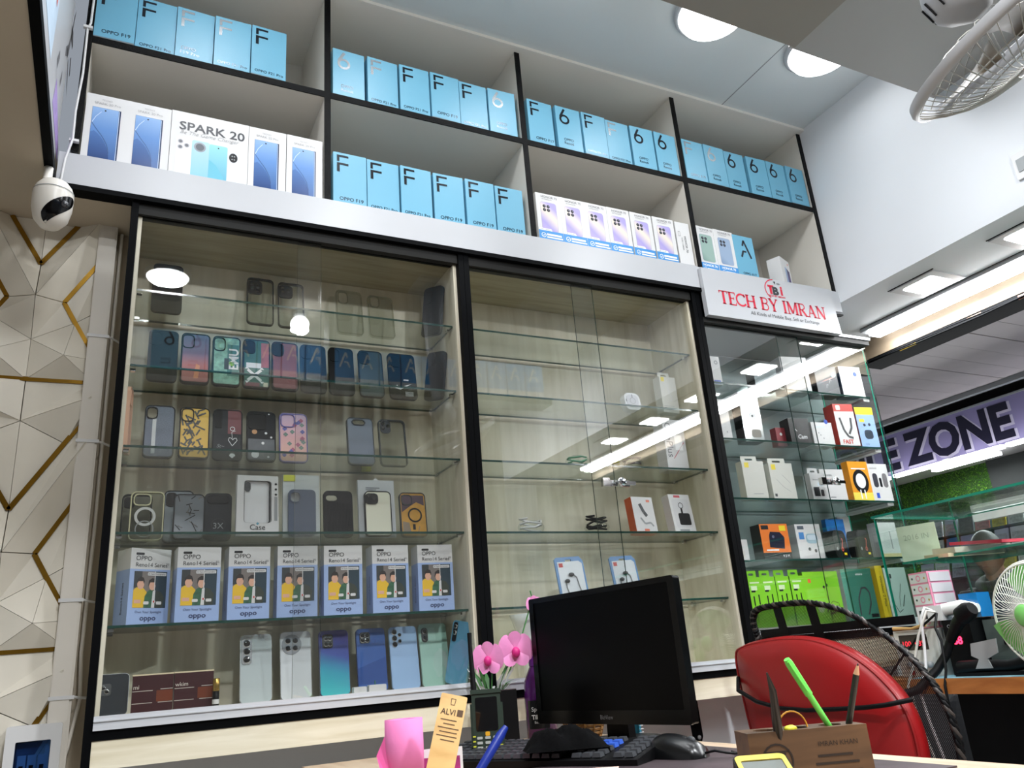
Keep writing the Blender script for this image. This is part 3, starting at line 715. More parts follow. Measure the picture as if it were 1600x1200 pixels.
place([('carton', H_BODY), ('front_print', HP2), ('lettering', HT)], 'phone_box', 'white phone box with green phone print, lower right compartment', 'box', (1.857, 0.004, 2.2005), (0, 0, R(2)), 'white phone boxes, rightmost compartment')
place([('carton', H_BODY), ('front_print', HP3), ('lettering', HT)], 'phone_box', 'white phone box with grey-blue phone print beside the blue box', 'box', (1.944, 0.004, 2.2005), (0, 0, R(1)), 'white phone boxes, rightmost compartment')
# small white box at the far right
t = thing('phone_box', 'small white phone box turned aslant at the right end of the lower shelf', 'box', (2.315, 0.05, 2.2005), (0, 0, R(22)))
obj('carton', MB().box(0, .088, 0, .055, 0, .158, CARDW), t)
x_ = MB().poly([(.034, .030), (.050, .028), (.050, .118), (.034, .122)], P('print_silver_blue', (150, 172, 204), 0.3))
x_.poly([(.050, .028), (.076, .032), (.074, .108), (.050, .118)], ramp_mat('print_navy', [(0, (30, 34, 62)), (.5, (84, 74, 128)), (1, (34, 44, 86))], 'Z', .03, .12))
x_.rect(.066, .073, .137, .144, P('print_orange', (232, 110, 60), .4)); x_.rect(.014, .030, .012, .015, GTX)
obj('front_print', x_, t)

# long white boxes with printed blue phones, leftmost lower compartment
SPB = ramp_mat('print_blue_phone', [(0, (62, 92, 146)), (.6, (104, 146, 204)), (1, (148, 182, 226))], 'Z', 0.0, 0.17, 0.25)
SPD = ramp_mat('print_blue_dark', [(0, (40, 62, 112)), (1, (96, 136, 198))], 'Z', 0.0, 0.13, 0.25)
SPE = P('print_edge', (44, 58, 92), 0.3); SPL = P('print_light_blue', (186, 208, 236), 0.3)
PHG = P('faint_grey_lettering', (168, 168, 170), 0.4)
def spark_narrow():
    m = MB().rect(.016, .084, .006, .168, SPE, -.0003).rect(.0165, .0785, .007, .1675, SPB, -.0005).rect(.079, .0805, .007, .166, SPL, -.0006)
    pts = [(.0165, .088)] + [(.0165 + .048 * math.sin(R(a)), .007 + .090 * math.cos(R(a)) * (1 - .15 * math.sin(R(a)))) for a in range(10, 91, 10)] + [(.052, .007), (.0165, .007)]
    m.poly(pts, SPD, -.0007)
    m.lines([(.0165, .120), (.030, .100), (.046, .078), (.058, .055), (.063, .03)], .0008, SPE, -.0009)
    m.lines([(.018, .118), (.026, .138), (.038, .155)], .0018, SPL, -.0006); m.disc(.047, .160, .0022, INK, -.0009)
    return m.mesh('front_print')
SPN = spark_narrow(); SPT = MB().text('TECNO', .036, .190, .0075, PHG).text('SPARK 20 Pro', .020, .178, .0105, PHG).mesh('lettering')
SPB_BODY = body_mesh(.104, .208, .055, CARDW)
for nm, x_, yw in (('leftmost', -0.150, 0), ('second from the left', -0.047, 0.4), ('left of the white divider end', 0.262, 0.3), ('rightmost', 0.368, 0.6)):
    pos = {'leftmost': 'first from the left', 'second from the left': 'second from the left, glossy', 'left of the white divider end': 'right of the wide box', 'rightmost': 'last before the divider'}[nm]
    place([('carton', SPB_BODY), ('front_print', SPN), ('lettering', SPT)], 'phone_box', 'white phone box with printed blue phone, %s, bottom left shelf' % pos, 'box', (x_, 0.004, 2.2005), (0, 0, R(yw)), 'white boxes with printed blue phones')
t = thing('phone_box', 'wide white phone box with four printed phones and large grey lettering', 'box', (0.058, 0.003, 2.2005), (0, 0, R(0.4)))
obj('carton', MB().box(0, .203, 0, .055, 0, .209, CARDW), t)
obj('lettering', MB().text('SPARK 20', .020, .152, .037, P('dark_grey_lettering', (74, 76, 82), .3), bold=.0006, sx=1.12).text('Be The Game Changer', .022, .138, .0165, PHG, shear=.35), t)
m = MB()
m.poly(rr(.038, .062, .046, .130, .007), P('print_pearl', (232, 226, 228), .3), -.0004)
for u, v in ((.026, .112), (.042, .102), (.026, .094)): m.disc(u, v, .007, P('print_lens_ring', (180, 182, 188), .3), -.0006); m.disc(u, v, .0045, P('print_lens', (110, 112, 118), .3), -.0008)
m.poly(rr(.078, .060, .046, .128, .006), ramp_mat('print_cyan', [(0, (130, 190, 214)), (1, (178, 212, 236))], 'Z', 0, .13), -.0005); m.disc(.076, .104, .0155, P('print_lens_disc', (150, 158, 166), .3), -.0007, 20); m.disc(.076, .104, .011, P('print_lens_in', (98, 104, 112), .3), -.0009, 18)
m.poly(rr(.124, .058, .048, .126, .005), ramp_mat('print_teal', [(0, (92, 168, 196)), (1, (150, 214, 224))], 'Z', 0, .13), -.0006); m.poly([(.101, .07), (.120, .055), (.140, .02), (.138, .002), (.101, .002)], P('print_teal_dark', (104, 184, 206), .3), -.0008); m.disc(.124, .112, .002, INK, -.0009)
m.poly(rr(.170, .053, .038, .110, .006), P('print_pearl2', (222, 228, 238), .3), -.0005); m.disc(.164, .090, .0115, INK, -.0007, 18, .015)
for u, v in ((.161, .095), (.167, .095), (.161, .085), (.167, .085)): m.disc(u, v, .0022, GREY, -.0009, 8)
obj('front_print', m, t)

# ================================================================== OPPOSITE SHELF (only seen as a reflection in the cabinet glass)
ops = thing('wall_shelf_unit', 'white shelf with black dividers reflected in the left cabinet glass', 'shelving', (0, -1.40, 0), (0, 0, PI))
obj('shelf', MB().box(-2.0, 0.25, 0, 0.10, 2.150, 2.178, WHITE), ops)
obj('edge_strip', MB().box(-2.0, 0.25, -0.004, 0, 2.150, 2.178, BLACKG), ops)
obj('back_panel', MB().box(-2.0, 0.25, 0.10, 0.115, 2.150, 2.40, WHITE), ops)
for x_ in (-1.40, -0.855, 0.05): obj('divider', MB().box(x_ - 0.012, x_ + 0.012, -0.004, 0.10, 2.178, 2.62, BLACK), ops)
A_BODY = body_mesh(BW, BH, BD, P('deep_blue_card', (62, 146, 206), .4), GREYC)
A_PRINT = MB().rect(.0005, BW - .0005, .002, .036, CARDW, -.0004).text('oppo', .030, .014, .018, GTX).mesh('front_print')
A_EM = glyph_a(P('silver_print', (224, 226, 220), .35))
for i in range(17):
    x_ = -1.96 + 0.1075 * i
    if i >= 5: x_ += 0.02
    if i >= 10: x_ += 0.03
    if i < 14: parts = [('carton', A_BODY), ('front_print', A_PRINT), ('emblem', A_EM)]
    else: parts = [('carton', SKY_BODY), ('emblem', S_D), ('lettering', T_R6)]
    wx, wy = -x_, -1.40
    place(parts, 'phone_box', ('blue phone box with a pale A reflected in cabinet glass, %s from the right' % ordw(i)) if i < 14 else ('blue phone box with a dark 6 reflected in cabinet glass, %s from the left' % ordw(16 - i)), 'box', (wx, wy, 2.178), (0, 0, PI), 'boxes reflected in the cabinet glass')

# ================================================================== LEFT CABINET: BOXED PHONES
RW, RH, RD = 0.099, 0.176, 0.062
RBODY = MB().box(0, RW, 0, RD, 0, .128, P('periwinkle_card', (158, 182, 226), .4)).box(0, RW, 0, RD, .128, RH, CARDW).mesh('carton')
YEL = P('print_yellow', (232, 188, 40), .45); GRN = P('print_green_jacket', (44, 96, 66), .45, var=.4, vscale=140); SKIN = P('print_skin', (222, 172, 146), .45); HAIR = P('print_hair', (34, 26, 24), .45)
def reno_print():
    m = MB().rect(.011, .091, .040, .123, P('print_grey_wall', (120, 112, 108), .4), -.0004)
    m.rect(.011, .030, .085, .123, P('print_dark_wall', (46, 52, 54), .4), -.0005); m.rect(.062, .091, .040, .123, P('print_night_teal', (24, 52, 66), .4), -.0005)
    m.poly([(.011, .040), (.038, .040), (.044, .062), (.043, .076), (.034, .085), (.018, .086), (.011, .080)], YEL, -.0006)
    m.disc(.0275, .093, .0085, SKIN, -.0007, 16, .0115); m.poly([(.018, .094), (.019, .104), (.026, .111), (.034, .108), (.037, .100), (.035, .094), (.033, .100), (.022, .100)], HAIR, -.0009)
    m.poly([(.037, .040), (.064, .040), (.064, .080), (.056, .083), (.046, .078), (.039, .066)], GRN, -.0007); m.poly([(.056, .040), (.064, .040), (.064, .080), (.058, .078)], CARDW, -.0008)
    m.poly([(.064, .040), (.083, .040), (.086, .064), (.078, .076), (.066, .081)], P('print_night_jacket', (48, 56, 46), .4), -.0008)
    m.disc(.056, .090, .0078, SKIN, -.0009, 16, .0105); m.poly([(.046, .088), (.047, .102), (.055, .108), (.063, .106), (.064, .090), (.061, .098), (.051, .098)], HAIR, -.0010)
    m.rect(.0605, .0625, .040, .123, CARDW, -.0011); m.poly(rr(.043, .051, .013, .007, .002), CARDW, -.0011); m.poly(rr(.074, .051, .013, .007, .002), CARDW, -.0011)
    m.poly([(.0615, .048), (.066, .054), (.0615, .060), (.057, .054)], CARDW, -.0012); m.poly([(.0615, .0508), (.064, .054), (.0615, .0572), (.059, .054)], P('print_red', (196, 60, 56), .4), -.0013)
    m.rect(.014, .030, .050, .058, SKIN, -.0008); m.poly(rr(.066, .117, .046, .0075, .002), CARDW, -.0012); m.text('AI Flash Photography', .0445, .1155, .0048, INK, -.0014)
    return m.mesh('front_print')
RPRINT = reno_print()
RTEXT = MB().poly(rr(.022, .163, .020, .0055, .002), INK, -.0005).text('OPPO', .012, .148, .0150, INK).text('Reno14 Series', .012, .1335, .0135, INK).text('5G', .087, .139, .0065, INK).text('Own Your Spotlight', .050, .028, .0078, P('navy_print', (40, 52, 96), .4), center=True).text('oppo', .050, .012, .0155, P('navy_print', (40, 52, 96), .4), center=True, bold=.0003, sx=1.2)
RTEXT = RTEXT.mesh('lettering')
RS = MB(); RS.x = Matrix.Translation((0, RD, 0)) @ Matrix.Rotation(R(-90), 4, 'Z') @ Matrix.Translation((.034, -.0005, .026)) @ Matrix.Rotation(R(-90), 4, 'Y'); RS.text('Reno14 Series', 0, -.004, .0125, INK, 0); RS = RS.mesh('side_lettering')
for i, (x_, yw) in enumerate(((0.045, 26), (0.146, 5), (0.262, 3), (0.378, -2), (0.494, -2), (0.621, -1), (0.747, -3))):
    place([('carton', RBODY), ('front_print', RPRINT), ('lettering', RTEXT), ('side_lettering', RS)], 'phone_box', 'white and lilac-blue boxed phone with portrait print, %s from the left, above the loose handsets' % ordw(i), 'box',
          (x_, 0.075, 1.0472), (0, 0, R(yw)), 'boxed phones with portrait print')

# ================================================================== PHONE CASES
def case_parts(w_, h_, shell, rim, cam=None, hole=True, print_mb=None, lens=0, camm=None, ring=None):
    """back shell with camera opening, rim, camera frame and optional print; origin at bottom centre of the back face"""
    out = rr(0, h_ / 2, w_, h_, .012); holes = []
    if cam and hole: holes = [rr(cam[0], cam[1], cam[2], cam[3], min(.009, cam[2] * .4), 3)]
    ps = [('back_shell', MB().plate(out, holes, 0, .0016, shell).mesh('shell')),
          ('rim', MB().loop_ring(rr(0, h_ / 2, w_ + .0016, h_ + .0016, .0128), rr(0, h_ / 2, w_ - .0040, h_ - .0040, .010), -.0008, .0095, rim).mesh('rim'))]
    if cam:
        c = MB().loop_ring(rr(cam[0], cam[1], cam[2] + .005, cam[3] + .005, min(.0105, cam[2] * .45), 3), rr(cam[0], cam[1], cam[2], cam[3], min(.009, cam[2] * .4), 3), -.0022, .002, camm or rim)
        if not hole: c.prism(rr(cam[0], cam[1], cam[2], cam[3], min(.009, cam[2] * .4), 3), -.0012, .001, camm or rim)
        ps.append(('camera_frame', c.mesh('camera_frame')))
        if lens:
            l = MB()
            for k in range(lens): l.lathe([(0, .0035), (.0055, .0035), (.0062, 0)], LENS, c=(cam[0] + (-.008 if k % 2 == 0 else .008), 0, cam[1] + .010 - .014 * (k // 2) - (.007 if k % 2 else 0)), mat4=Matrix.Rotation(R(90), 4, 'X'), n=12)
            ps.append(('lens_ring', l.mesh('lens')))
    if print_mb: ps.append(('print', print_mb.mesh('print')))
    if ring: ps.append(('magnet_ring', ring.mesh('ring')))
    return ps
def put_case(parts, label, x_, z_, y_=0.16, lean=-9, roll=0, yaw=0, group=None, name='phone_case'):
    return place(parts, name, label, 'phone case', (x_, y_, z_ + 0.001), (R(lean), R(roll), R(yaw)), group)
CBLK = P('matte_black_case', (12, 13, 15), 0.55, spec=0.2); CGRY = P('grey_fabric_case', (122, 132, 150), 0.7, var=.25, vscale=400); CNAVY = P('slate_blue_case', (70, 84, 108), 0.45)
CWHT = P('cream_case', (226, 226, 206), 0.45)
G1, G2, G3, G4 = 'phone cases on the top glass shelf', 'phone cases on the second glass shelf', 'phone cases on the third glass shelf', 'cases on the fourth glass shelf'
TOPCAM = (-.019, .128, .026, .038)
Z1, Z2, Z3, Z4, Z5 = SHELF_Z
# top shelf
put_case(case_parts(.076, .158, CBLK, CBLK, TOPCAM, False), 'plain black phone case at the left end of the top glass shelf', .085, Z1, .17, group=G1)
put_case(case_parts(.074, .158, CLEAR, CBLK, (-.016, .124, .036, .042), False, lens=4, camm=CBLK), 'clear phone case with black bumper, left of the pair on top shelf', .336, Z1, .18, group=G1)
put_case(case_parts(.074, .155, CLEAR, CBLK, (-.016, .122, .036, .040), False, lens=3, camm=CBLK), 'clear phone case with black bumper, right of the pair on top shelf', .424, Z1, .18, group=G1)
put_case(case_parts(.080, .155, CLEAR, CLEAR, TOPCAM, True), 'fully clear phone case, left of two on the top shelf', .600, Z1, .18, group=G1)
put_case(case_parts(.080, .150, CLEAR, CLEAR, TOPCAM, True), 'fully clear phone case, right of two on the top shelf', .700, Z1, .18, group=G1)
put_case(case_parts(.076, .160, CBLK, CBLK, TOPCAM, False), 'dark phone case leaning on the right side wall, top glass shelf', .836, Z1, .13, lean=0, roll=8, yaw=-62, group=G1)
# second shelf
pr = MB().poly(rr(0, .078, .066, .146, .008), ramp_mat('print_sunset', [(0, (150, 72, 66)), (.35, (190, 92, 84)), (.6, (120, 90, 130)), (1, (84, 104, 150))], 'Z', 0, .155), -.0003)
pr.poly([(-.004, .015), (.008, .015), (.012, .055), (.002, .06)], P('print_fire', (226, 140, 90), .4), -.0005)
pg = MB().poly(rr(0, .078, .066, .146, .008), P('print_mint', (150, 206, 186), .45, var=.5, vscale=60), -.0003).rect(.002, .032, .03, .13, P('print_teal_block', (44, 120, 112), .4), -.0005).rect(-.006, .006, .05, .085, INK, -.0007).rect(.006, .020, .062, .075, P('print_lime', (150, 214, 60), .4), -.0008)
pg.x = Matrix.Translation((.030, 0, .05)) @ Matrix.Rotation(R(-90), 4, 'Y'); pg.text('EMU', 0, 0, .034, SHLD, -.0008, bold=.001); pg.x = None
pa = MB().poly(rr(0, .078, .066, .146, .008), P('print_teal_green', (40, 112, 102), .45, var=.2, vscale=30), -.0003).rect(.012, .033, .065, .145, P('print_rose', (190, 96, 104), .4, var=.3, vscale=50), -.0005)
pa.rect(-.028, .012, .062, .078, SHLD, -.0006); pa.stroke((-.024, .022), (.012, .056), .008, SHLD, -.0006); pa.stroke((-.024, .056), (.012, .022), .008, SHLD, -.0006); pa.rect(-.030, .008, .004, .016, P('print_maroon', (122, 52, 66), .4), -.0005); pa.rect(.018, .030, .004, .018, P('print_paper', (222, 218, 196), .4), -.0005)
for dx, dz in ((-.026, .058), (.014, .058), (-.026, .020), (.014, .020)): pa.poly([(dx - .006, dz), (dx + .006, dz), (dx, dz + (.007 if dz > .04 else -.007))], SHLD, -.0007)
pm = MB().poly(rr(0, .078, .066, .146, .008), P('print_wine', (140, 66, 76), .45, var=.15, vscale=20), -.0003).disc(-.016, .128, .014, P('print_teal_green', (40, 112, 102), .45, var=.2, vscale=30), -.0005)
pn = MB().poly([(-.026, .035), (-.010, .030), (.026, .052), (-.012, .038), (-.020, .046)], SHLD, -.0005)
for k in range(4): pn.rect(.004, .030, .022 - .004 * k, .0235 - .004 * k, SHLD, -.0005)
pn.rect(.002, .018, .062, .066, SHLD, -.0005)
row2 = [('black phone case, left end of the second glass shelf', .085, CBLK, CBLK, None, False), ('phone case with sunset print on the second glass shelf', .166, CBLK, CBLK, pr, True),
        ('phone case with mint and teal graffiti print', .246, CBLK, CBLK, pg, True), ('green phone case with white crossed arrows print', .326, CBLK, CBLK, pa, False),
        ('wine-red phone case on the second glass shelf', .404, CBLK, CBLK, pm, False), ('dark grey phone case right of the wine-red case', .484, CBLK, CBLK, None, False),
        ('dark phone case, second right of the wine-red case', .566, CBLK, CBLK, None, False), ('dark teal phone case, third right of the wine-red case', .655, P('dark_teal_case', (26, 52, 54), .45), CBLK, None, False),
        ('black phone case with white tick print, right on second shelf', .752, CBLK, CBLK, pn, False)]
for i, (lb, x_, sh, rm, pb, hl) in enumerate(row2):
    put_case(case_parts(.072 if i < 8 else .084, .154, sh, rm, TOPCAM, hl, pb), lb, x_, Z2, .15, group=G2)
put_case(case_parts(.072, .150, CBLK, CBLK, TOPCAM, False), 'dark phone case leaning on the right side wall, second glass shelf', .838, Z2, .14, lean=0, roll=9, yaw=-62, group=G2)
# third shelf
p0 = MB().rect(-.017, -.008, .010, .108, P('print_silver_stripe', (206, 212, 216), .4), -.0004)
pl = MB().poly(rr(0, .075, .068, .142, .008), P('print_graffiti_gold', (236, 188, 60), .4), -.0003)
rnd = random.Random(4)
for k in range(46):
    u, v, a, L = rnd.uniform(-.030, .030), rnd.uniform(.008, .140), rnd.choice((.5, 1.1, 2.0, 2.7)), rnd.uniform(.012, .028)
    if abs(u + .018) < .016 and v > .105: continue
    q = (max(-.033, min(.033, u + L * math.cos(a))), max(.006, min(.144, v + L * math.sin(a)))); pl.stroke((u, v), q, .0042, P('print_graffiti_black', (52, 44, 34), .4), -.0005 - .00001 * k)
ph_ = MB().rect(.0, .034, .075, .148, P('print_dark_red', (112, 28, 40), .4), -.0003).annulus(.012, .090, .005, .0065, SHLD, -.0005, 14)
ph_.lines([(.012, .040), (.002, .056), (.004, .064), (.010, .062), (.013, .057), (.016, .062), (.022, .063), (.024, .056), (.012, .040)], .0014, SHLD, -.0005).lines([(.012, .062), (.010, .080), (.020, .084)], .001, SHLD, -.0005).poly([(.004, .012), (.012, .004), (.020, .012), (.016, .018), (.008, .018)], SHLD, -.0005).text('St~', -.028, .034, .014, GREY, -.0005, shear=.3)
ps = MB().rect(-.0345, .0345, .004, .064, P('print_moon_grey', (96, 100, 106), .5, var=.2, vscale=50), -.0003)
for u, v, r_ in ((-.016, .018, .010), (.004, .052, .004), (.026, .070, .003), (.012, .082, .0035), (.020, .140, .002), (.018, .012, .003)): ps.disc(u, v, r_, SHLD, -.0005)
ps.disc(-.018, .085, .007, P('print_orange_planet', (206, 150, 96), .4), -.0005)
pf = MB().poly(rr(0, .076, .068, .144, .008), ramp_mat('print_peach_pink', [(0, (236, 190, 160)), (.5, (238, 180, 186)), (1, (206, 180, 214))], 'Z', 0, .15), -.0003)
for k in range(24):
    u, v = rnd.uniform(-.028, .028), rnd.uniform(.01, .138)
    if u < -.002 and v > .10: continue
    for a in range(4): pf.disc(u + .0035 * math.cos(a * PI / 2), v + .0035 * math.sin(a * PI / 2), .003, P('print_flower_%d' % (k % 3), ((96, 98, 178), (186, 96, 130), (110, 140, 130))[k % 3], .4), -.0005 - .00002 * k, 8)
CIND = P('violet_blue_rim', (88, 84, 160), .4)
row3 = [('grey woven phone case with a silver stripe', .089, .071, CGRY, CBLK, p0, (-.019, .124, .022, .030), True), ('yellow graffiti print phone case on the third glass shelf', .174, .073, CBLK, CBLK, pl, (-.018, .124, .026, .034), True),
        ('phone case with heart print and dark red panel', .257, .074, P('charcoal_case', (40, 43, 47), .5, spec=.2), CBLK, ph_, (-.024, .118, .014, .050), False), ('black phone case with moon and planets print', .344, .075, P('midnight_case', (12, 15, 24), .45, spec=.2), CBLK, ps, (-.010, .116, .044, .044), False),
        ('peach phone case with small flower print', .430, .075, P('print_base_pink', (232, 190, 176), .4), CIND, pf, (-.015, .124, .034, .036), True), ('grey-blue phone case with wide camera slot, right of shelf centre', .620, .076, P('grey_blue_case', (112, 122, 138), .4), DARKGR, None, (-.004, .132, .036, .014), True),
        ('clear phone case with dark rim beside the grey-blue case', .716, .080, CLEAR, P('dark_bumper', (50, 54, 60), .4), None, (-.020, .122, .026, .036), False)]
for i, (lb, x_, w_, sh, rm, pb, cm, hl) in enumerate(row3):
    put_case(case_parts(w_, .146, sh, rm, cm, hl, pb, lens=(3 if i == 6 else 0)), lb, x_, Z3, .15, group=G3)
t = put_case(case_parts(.072, .165, P('peach_case', (226, 176, 150), .45), P('peach_rim', (232, 190, 164), .45), (-.018, .138, .022, .034), False), 'peach phone case seen edge on at the far left of third shelf', .020, Z3, .13, lean=0, roll=-7, yaw=84, group=G3)
obj('yellow_tag_box', MB().box(.640, .668, .225, .233, Z3 + .001, Z3 + .140, P('acid_yellow', (206, 208, 60), .4)), setp(thing('card', 'acid yellow card standing behind the clear case', 'card'), None, None))
# fourth shelf
put_case(case_parts(.068, .122, CLEARG, CBLK, (-.018, .100, .020, .024), False), 'clear phone case with black rim, far left of the fourth glass shelf', .052, Z4, .19, lean=-6, group=G4)
put_case(case_parts(.076, .124, CLEAR, P('cream_rim', (216, 210, 170), .45), (-.012, .103, .036, .026), True, ring=MB().annulus(-.004, .060, .018, .0245, CARDW, -.0006, 28).annulus(-.004, .028, .019, .0215, GREY, -.0006, 24)), 'clear phone case with cream rim and white magnet ring', .075, Z4, .165, lean=-6, group=G4)
put_case(case_parts(.070, .136, P('pale_reflection_case', (176, 184, 194), .15, metal=.2), CBLK, (-.018, .112, .022, .032), False), 'silver mirror phone case with black rim behind the patterned one', .150, Z4, .20, lean=-6, group=G4)  # light grey stands in for what the mirror shell reflects
pd = MB()
for k in range(16):
    u, v, a, L = rnd.uniform(-.026, .024), rnd.uniform(.012, .105), rnd.uniform(0, PI), rnd.uniform(.012, .03)
    q = (max(-.032, min(.032, u + L * math.cos(a))), max(.004, min(.112, v + L * math.sin(a)))); pd.stroke((u, v), q, .0022, CBLK if k % 3 else CHROME, -.0005 - .00002 * k)
put_case(case_parts(.072, .116, P('smoke_reflection', (120, 126, 132), .18, metal=.2), CBLK, None, False, pd), 'phone case with cracked black and silver pattern', .172, Z4, .15, lean=-6, group=G4)  # grey base colour stands in for reflections in the smoky shell
t = put_case(case_parts(.066, .124, P('charcoal_case', (40, 43, 47), .5, spec=.2), CBLK, (0, .108, .052, .018), False, MB().annulus(.002, .040, .0165, .0175, DARKGR, -.0004).text('3X', -.012, .030, .022, GREY, -.0005)), 'plain charcoal phone case left of the white case box', .243, Z4, .17, lean=-6, group=G4)
# boxed cases
t = thing('case_box', 'white window box labelled Case holding a clear phone case', 'box', (.333, .110, Z4 + .001), (R(-4), 0, R(4)), G4)
obj('carton', MB().plate([(-.054, 0), (.054, 0), (.052, .160), (-.052, .160)], [rr(0, .090, .070, .112, .008)], 0, .012, CARDW).box(-.053, .053, .010, .013, 0, .158, CARDW), t)
obj('phone_case', MB().loop_ring(rr(-.002, .090, .068, .116, .009), rr(-.002, .090, .063, .111, .007), .001, .008, CBLK).plate(rr(-.002, .090, .064, .112, .007), [], .006, .008, P('milky_plastic', (222, 224, 226), .3)).prism(rr(-.025, .130, .014, .024, .006), .002, .006, DARKGR), t)
obj('lettering', MB().text('Case', 0, .016, .020, INK, center=True).poly([(0, .028), (.004, .032), (0, .036), (-.004, .032)], P('print_teal_dot', (90, 150, 170), .4)).disc(.046, .138, .003, INK).disc(.046, .124, .003, INK).disc(.046, .110, .003, INK).rect(.042, .050, .040, .104, GREY), t)
t = thing('case_box', 'clear pack with yellow corner tag holding a slate blue phone case', 'box', (.446, .11, Z4 + .001), (R(-4), 0, 0), G4)
obj('pack', MB().box(-.048, .048, .010, .022, 0, .168, P('milky_pack', (206, 212, 212), .25)), t); obj('tag', MB().box(-.047, -.016, .008, .0098, .150, .167, P('acid_yellow', (206, 208, 60), .4)), t)
for nm_, pm_ in [(q[0], q[1]) for q in case_parts(.070, .124, CNAVY, CNAVY, (-.018, .104, .024, .026), True)]: obj(nm_, pm_, t)
put_case(case_parts(.078, .128, P('ribbed_black', (14, 15, 17), .45, spec=.2), CBLK, (-.018, .108, .032, .016), True, (lambda b: [b.box(-.034 + .004 * k, -.032 + .004 * k, -.0012, 0, .006, .094, CBLK) for k in range(18)] and b)(MB())), 'black ribbed phone case on the fourth glass shelf', .548, Z4, .13, lean=-6, group=G4)
t = thing('case_box', 'silver pack holding a cream phone case with black camera ring', 'box', (.655, .115, Z4 + .001), (R(-5), 0, 0), G4)
obj('pack', MB().box(-.052, .052, .012, .022, 0, .162, P('silver_pack', (196, 200, 204), .3)).poly([(-.008, .162), (.008, .162), (0, .170)], CARDW, .013), t)
for nm_, pm_ in [(q[0], q[1]) for q in case_parts(.074, .126, CWHT, CBLK, (-.018, .104, .032, .026), False, lens=2)]: obj(nm_, pm_, t)
obj('lettering', MB().rect(-.030, .010, .138, .1405, GTX, .0115).rect(-.030, .000, .133, .1350, GTX, .0115), t)
CYB = P('print_cyber_gold', (222, 166, 70), .4, var=.2, vscale=40); po = MB().poly(rr(0, .064, .070, .120, .008), CYB, -.0003).poly([(-.034, .070), (-.012, .086), (.010, .100), (.033, .090), (.033, .120), (-.034, .120)], P('print_cyber_plum', (92, 72, 84), .4, var=.2, vscale=30), -.0005).poly([(-.033, .010), (-.010, .014), (-.014, .040), (-.033, .044)], P('print_cyber_grey', (150, 134, 116), .4), -.0005).rect(-.004, .004, .020, .036, INK, -.0006).lines([(-.010, .014), (.012, .014), (.016, .03)], .002, P('print_cyber_grey', (150, 134, 116), .4), -.0006)
put_case(case_parts(.076, .128, P('amber_case', (196, 146, 66), .4), DARKGR, (-.018, .106, .028, .026), True, po, ring=MB().annulus(.004, .062, .0165, .021, CBLK, -.0012, 28)), 'orange and brown patterned phone case with black magnet ring', .762, Z4, .13, lean=-6, group=G4)

# ================================================================== LOWER SHELF: HANDSETS AND SMALL GOODS
def phone_parts(w_, h_, body, frame, cams, bump=None, bumpm=None, t_=.0085, extra=None):
    ps = [('back_glass', MB().prism(rr(0, h_ / 2, w_ - .002, h_ - .002, .009), 0, .002, body).mesh('back')),
          ('frame', MB().loop_ring(rr(0, h_ / 2, w_, h_, .010), rr(0, h_ / 2, w_ - .004, h_ - .004, .008), .001, t_, frame).prism(rr(0, h_ / 2, w_ - .003, h_ - .003, .008), t_ - .002, t_ - .0005, LENS).mesh('frame'))]
    if bump:
        ps.append(('camera_bump', MB().prism(bump, -.0016, .001, bumpm or frame).mesh('bump')))
    l = MB()
    for u, v, r_ in cams:
        l.lathe([(0, .0030), (r_ * .8, .0030), (r_, .0024), (r_, 0)], LENS, c=(u, 0, v), mat4=Matrix.Rotation(R(90), 4, 'X'), n=16)
        l.lathe([(r_ * 1.18, 0), (r_ * 1.18, .0022), (r_, .0024)], CHROME, c=(u, 0, v), mat4=Matrix.Rotation(R(90), 4, 'X'), n=16)
    if cams: ps.append(('lens', l.mesh('lens')))
    if extra: ps.append(('marking', extra.mesh('marking')))
    return ps
def disc_outline(cx, cz, r_, n=24): return [(cx + r_ * math.cos(2 * PI * i / n), cz + r_ * math.sin(2 * PI * i / n)) for i in range(n)]
GP = 'handsets on the cabinet floor'
def put_phone(parts, label, x_, y_=.125, lean=-9, roll=0, yaw=0, z_=.859): return place(parts, 'mobile_phone', label, 'phone', (x_, y_, z_), (R(lean), R(roll), R(yaw)), GP)
SIL = P('silver_frame', (206, 210, 214), .25, metal=.7)
put_phone(phone_parts(.075, .160, P('pearl_grey_glass', (190, 200, 202), .18, coat=1), SIL, [(-.022, .139, .0075), (-.022, .120, .0075), (-.022, .101, .0075)], rr(-.022, .120, .024, .062, .008), P('chrome_bump', (214, 218, 222), .15, metal=.8)), 'pearl grey handset with three stacked square lenses', .342, .12)
put_phone(phone_parts(.076, .162, P('white_glass', (222, 226, 230), .15, coat=1), SIL, [(-.019, .139, .0062), (-.001, .139, .0062), (-.019, .121, .0062), (-.001, .121, .0062)], disc_outline(-.010, .130, .0245), P('white_bump', (168, 172, 178), .2, metal=.4)), 'white handset with a large round four-lens camera ring', .438, .12)
put_phone(phone_parts(.076, .160, ramp_mat('teal_violet_glass', [(0, (70, 190, 196)), (.35, (60, 160, 186)), (.62, (72, 92, 168)), (1, (52, 40, 120))], 'Z', 0, .16, .12, coat=1, diag=.3), P('violet_frame', (60, 60, 130), .3, metal=.5), [(-.020, .140, .005), (-.010, .140, .005), (-.020, .126, .005), (-.010, .126, .005)], rr(-.016, .133, .028, .034, .006), INK), 'teal and violet gradient handset', .536, .125)
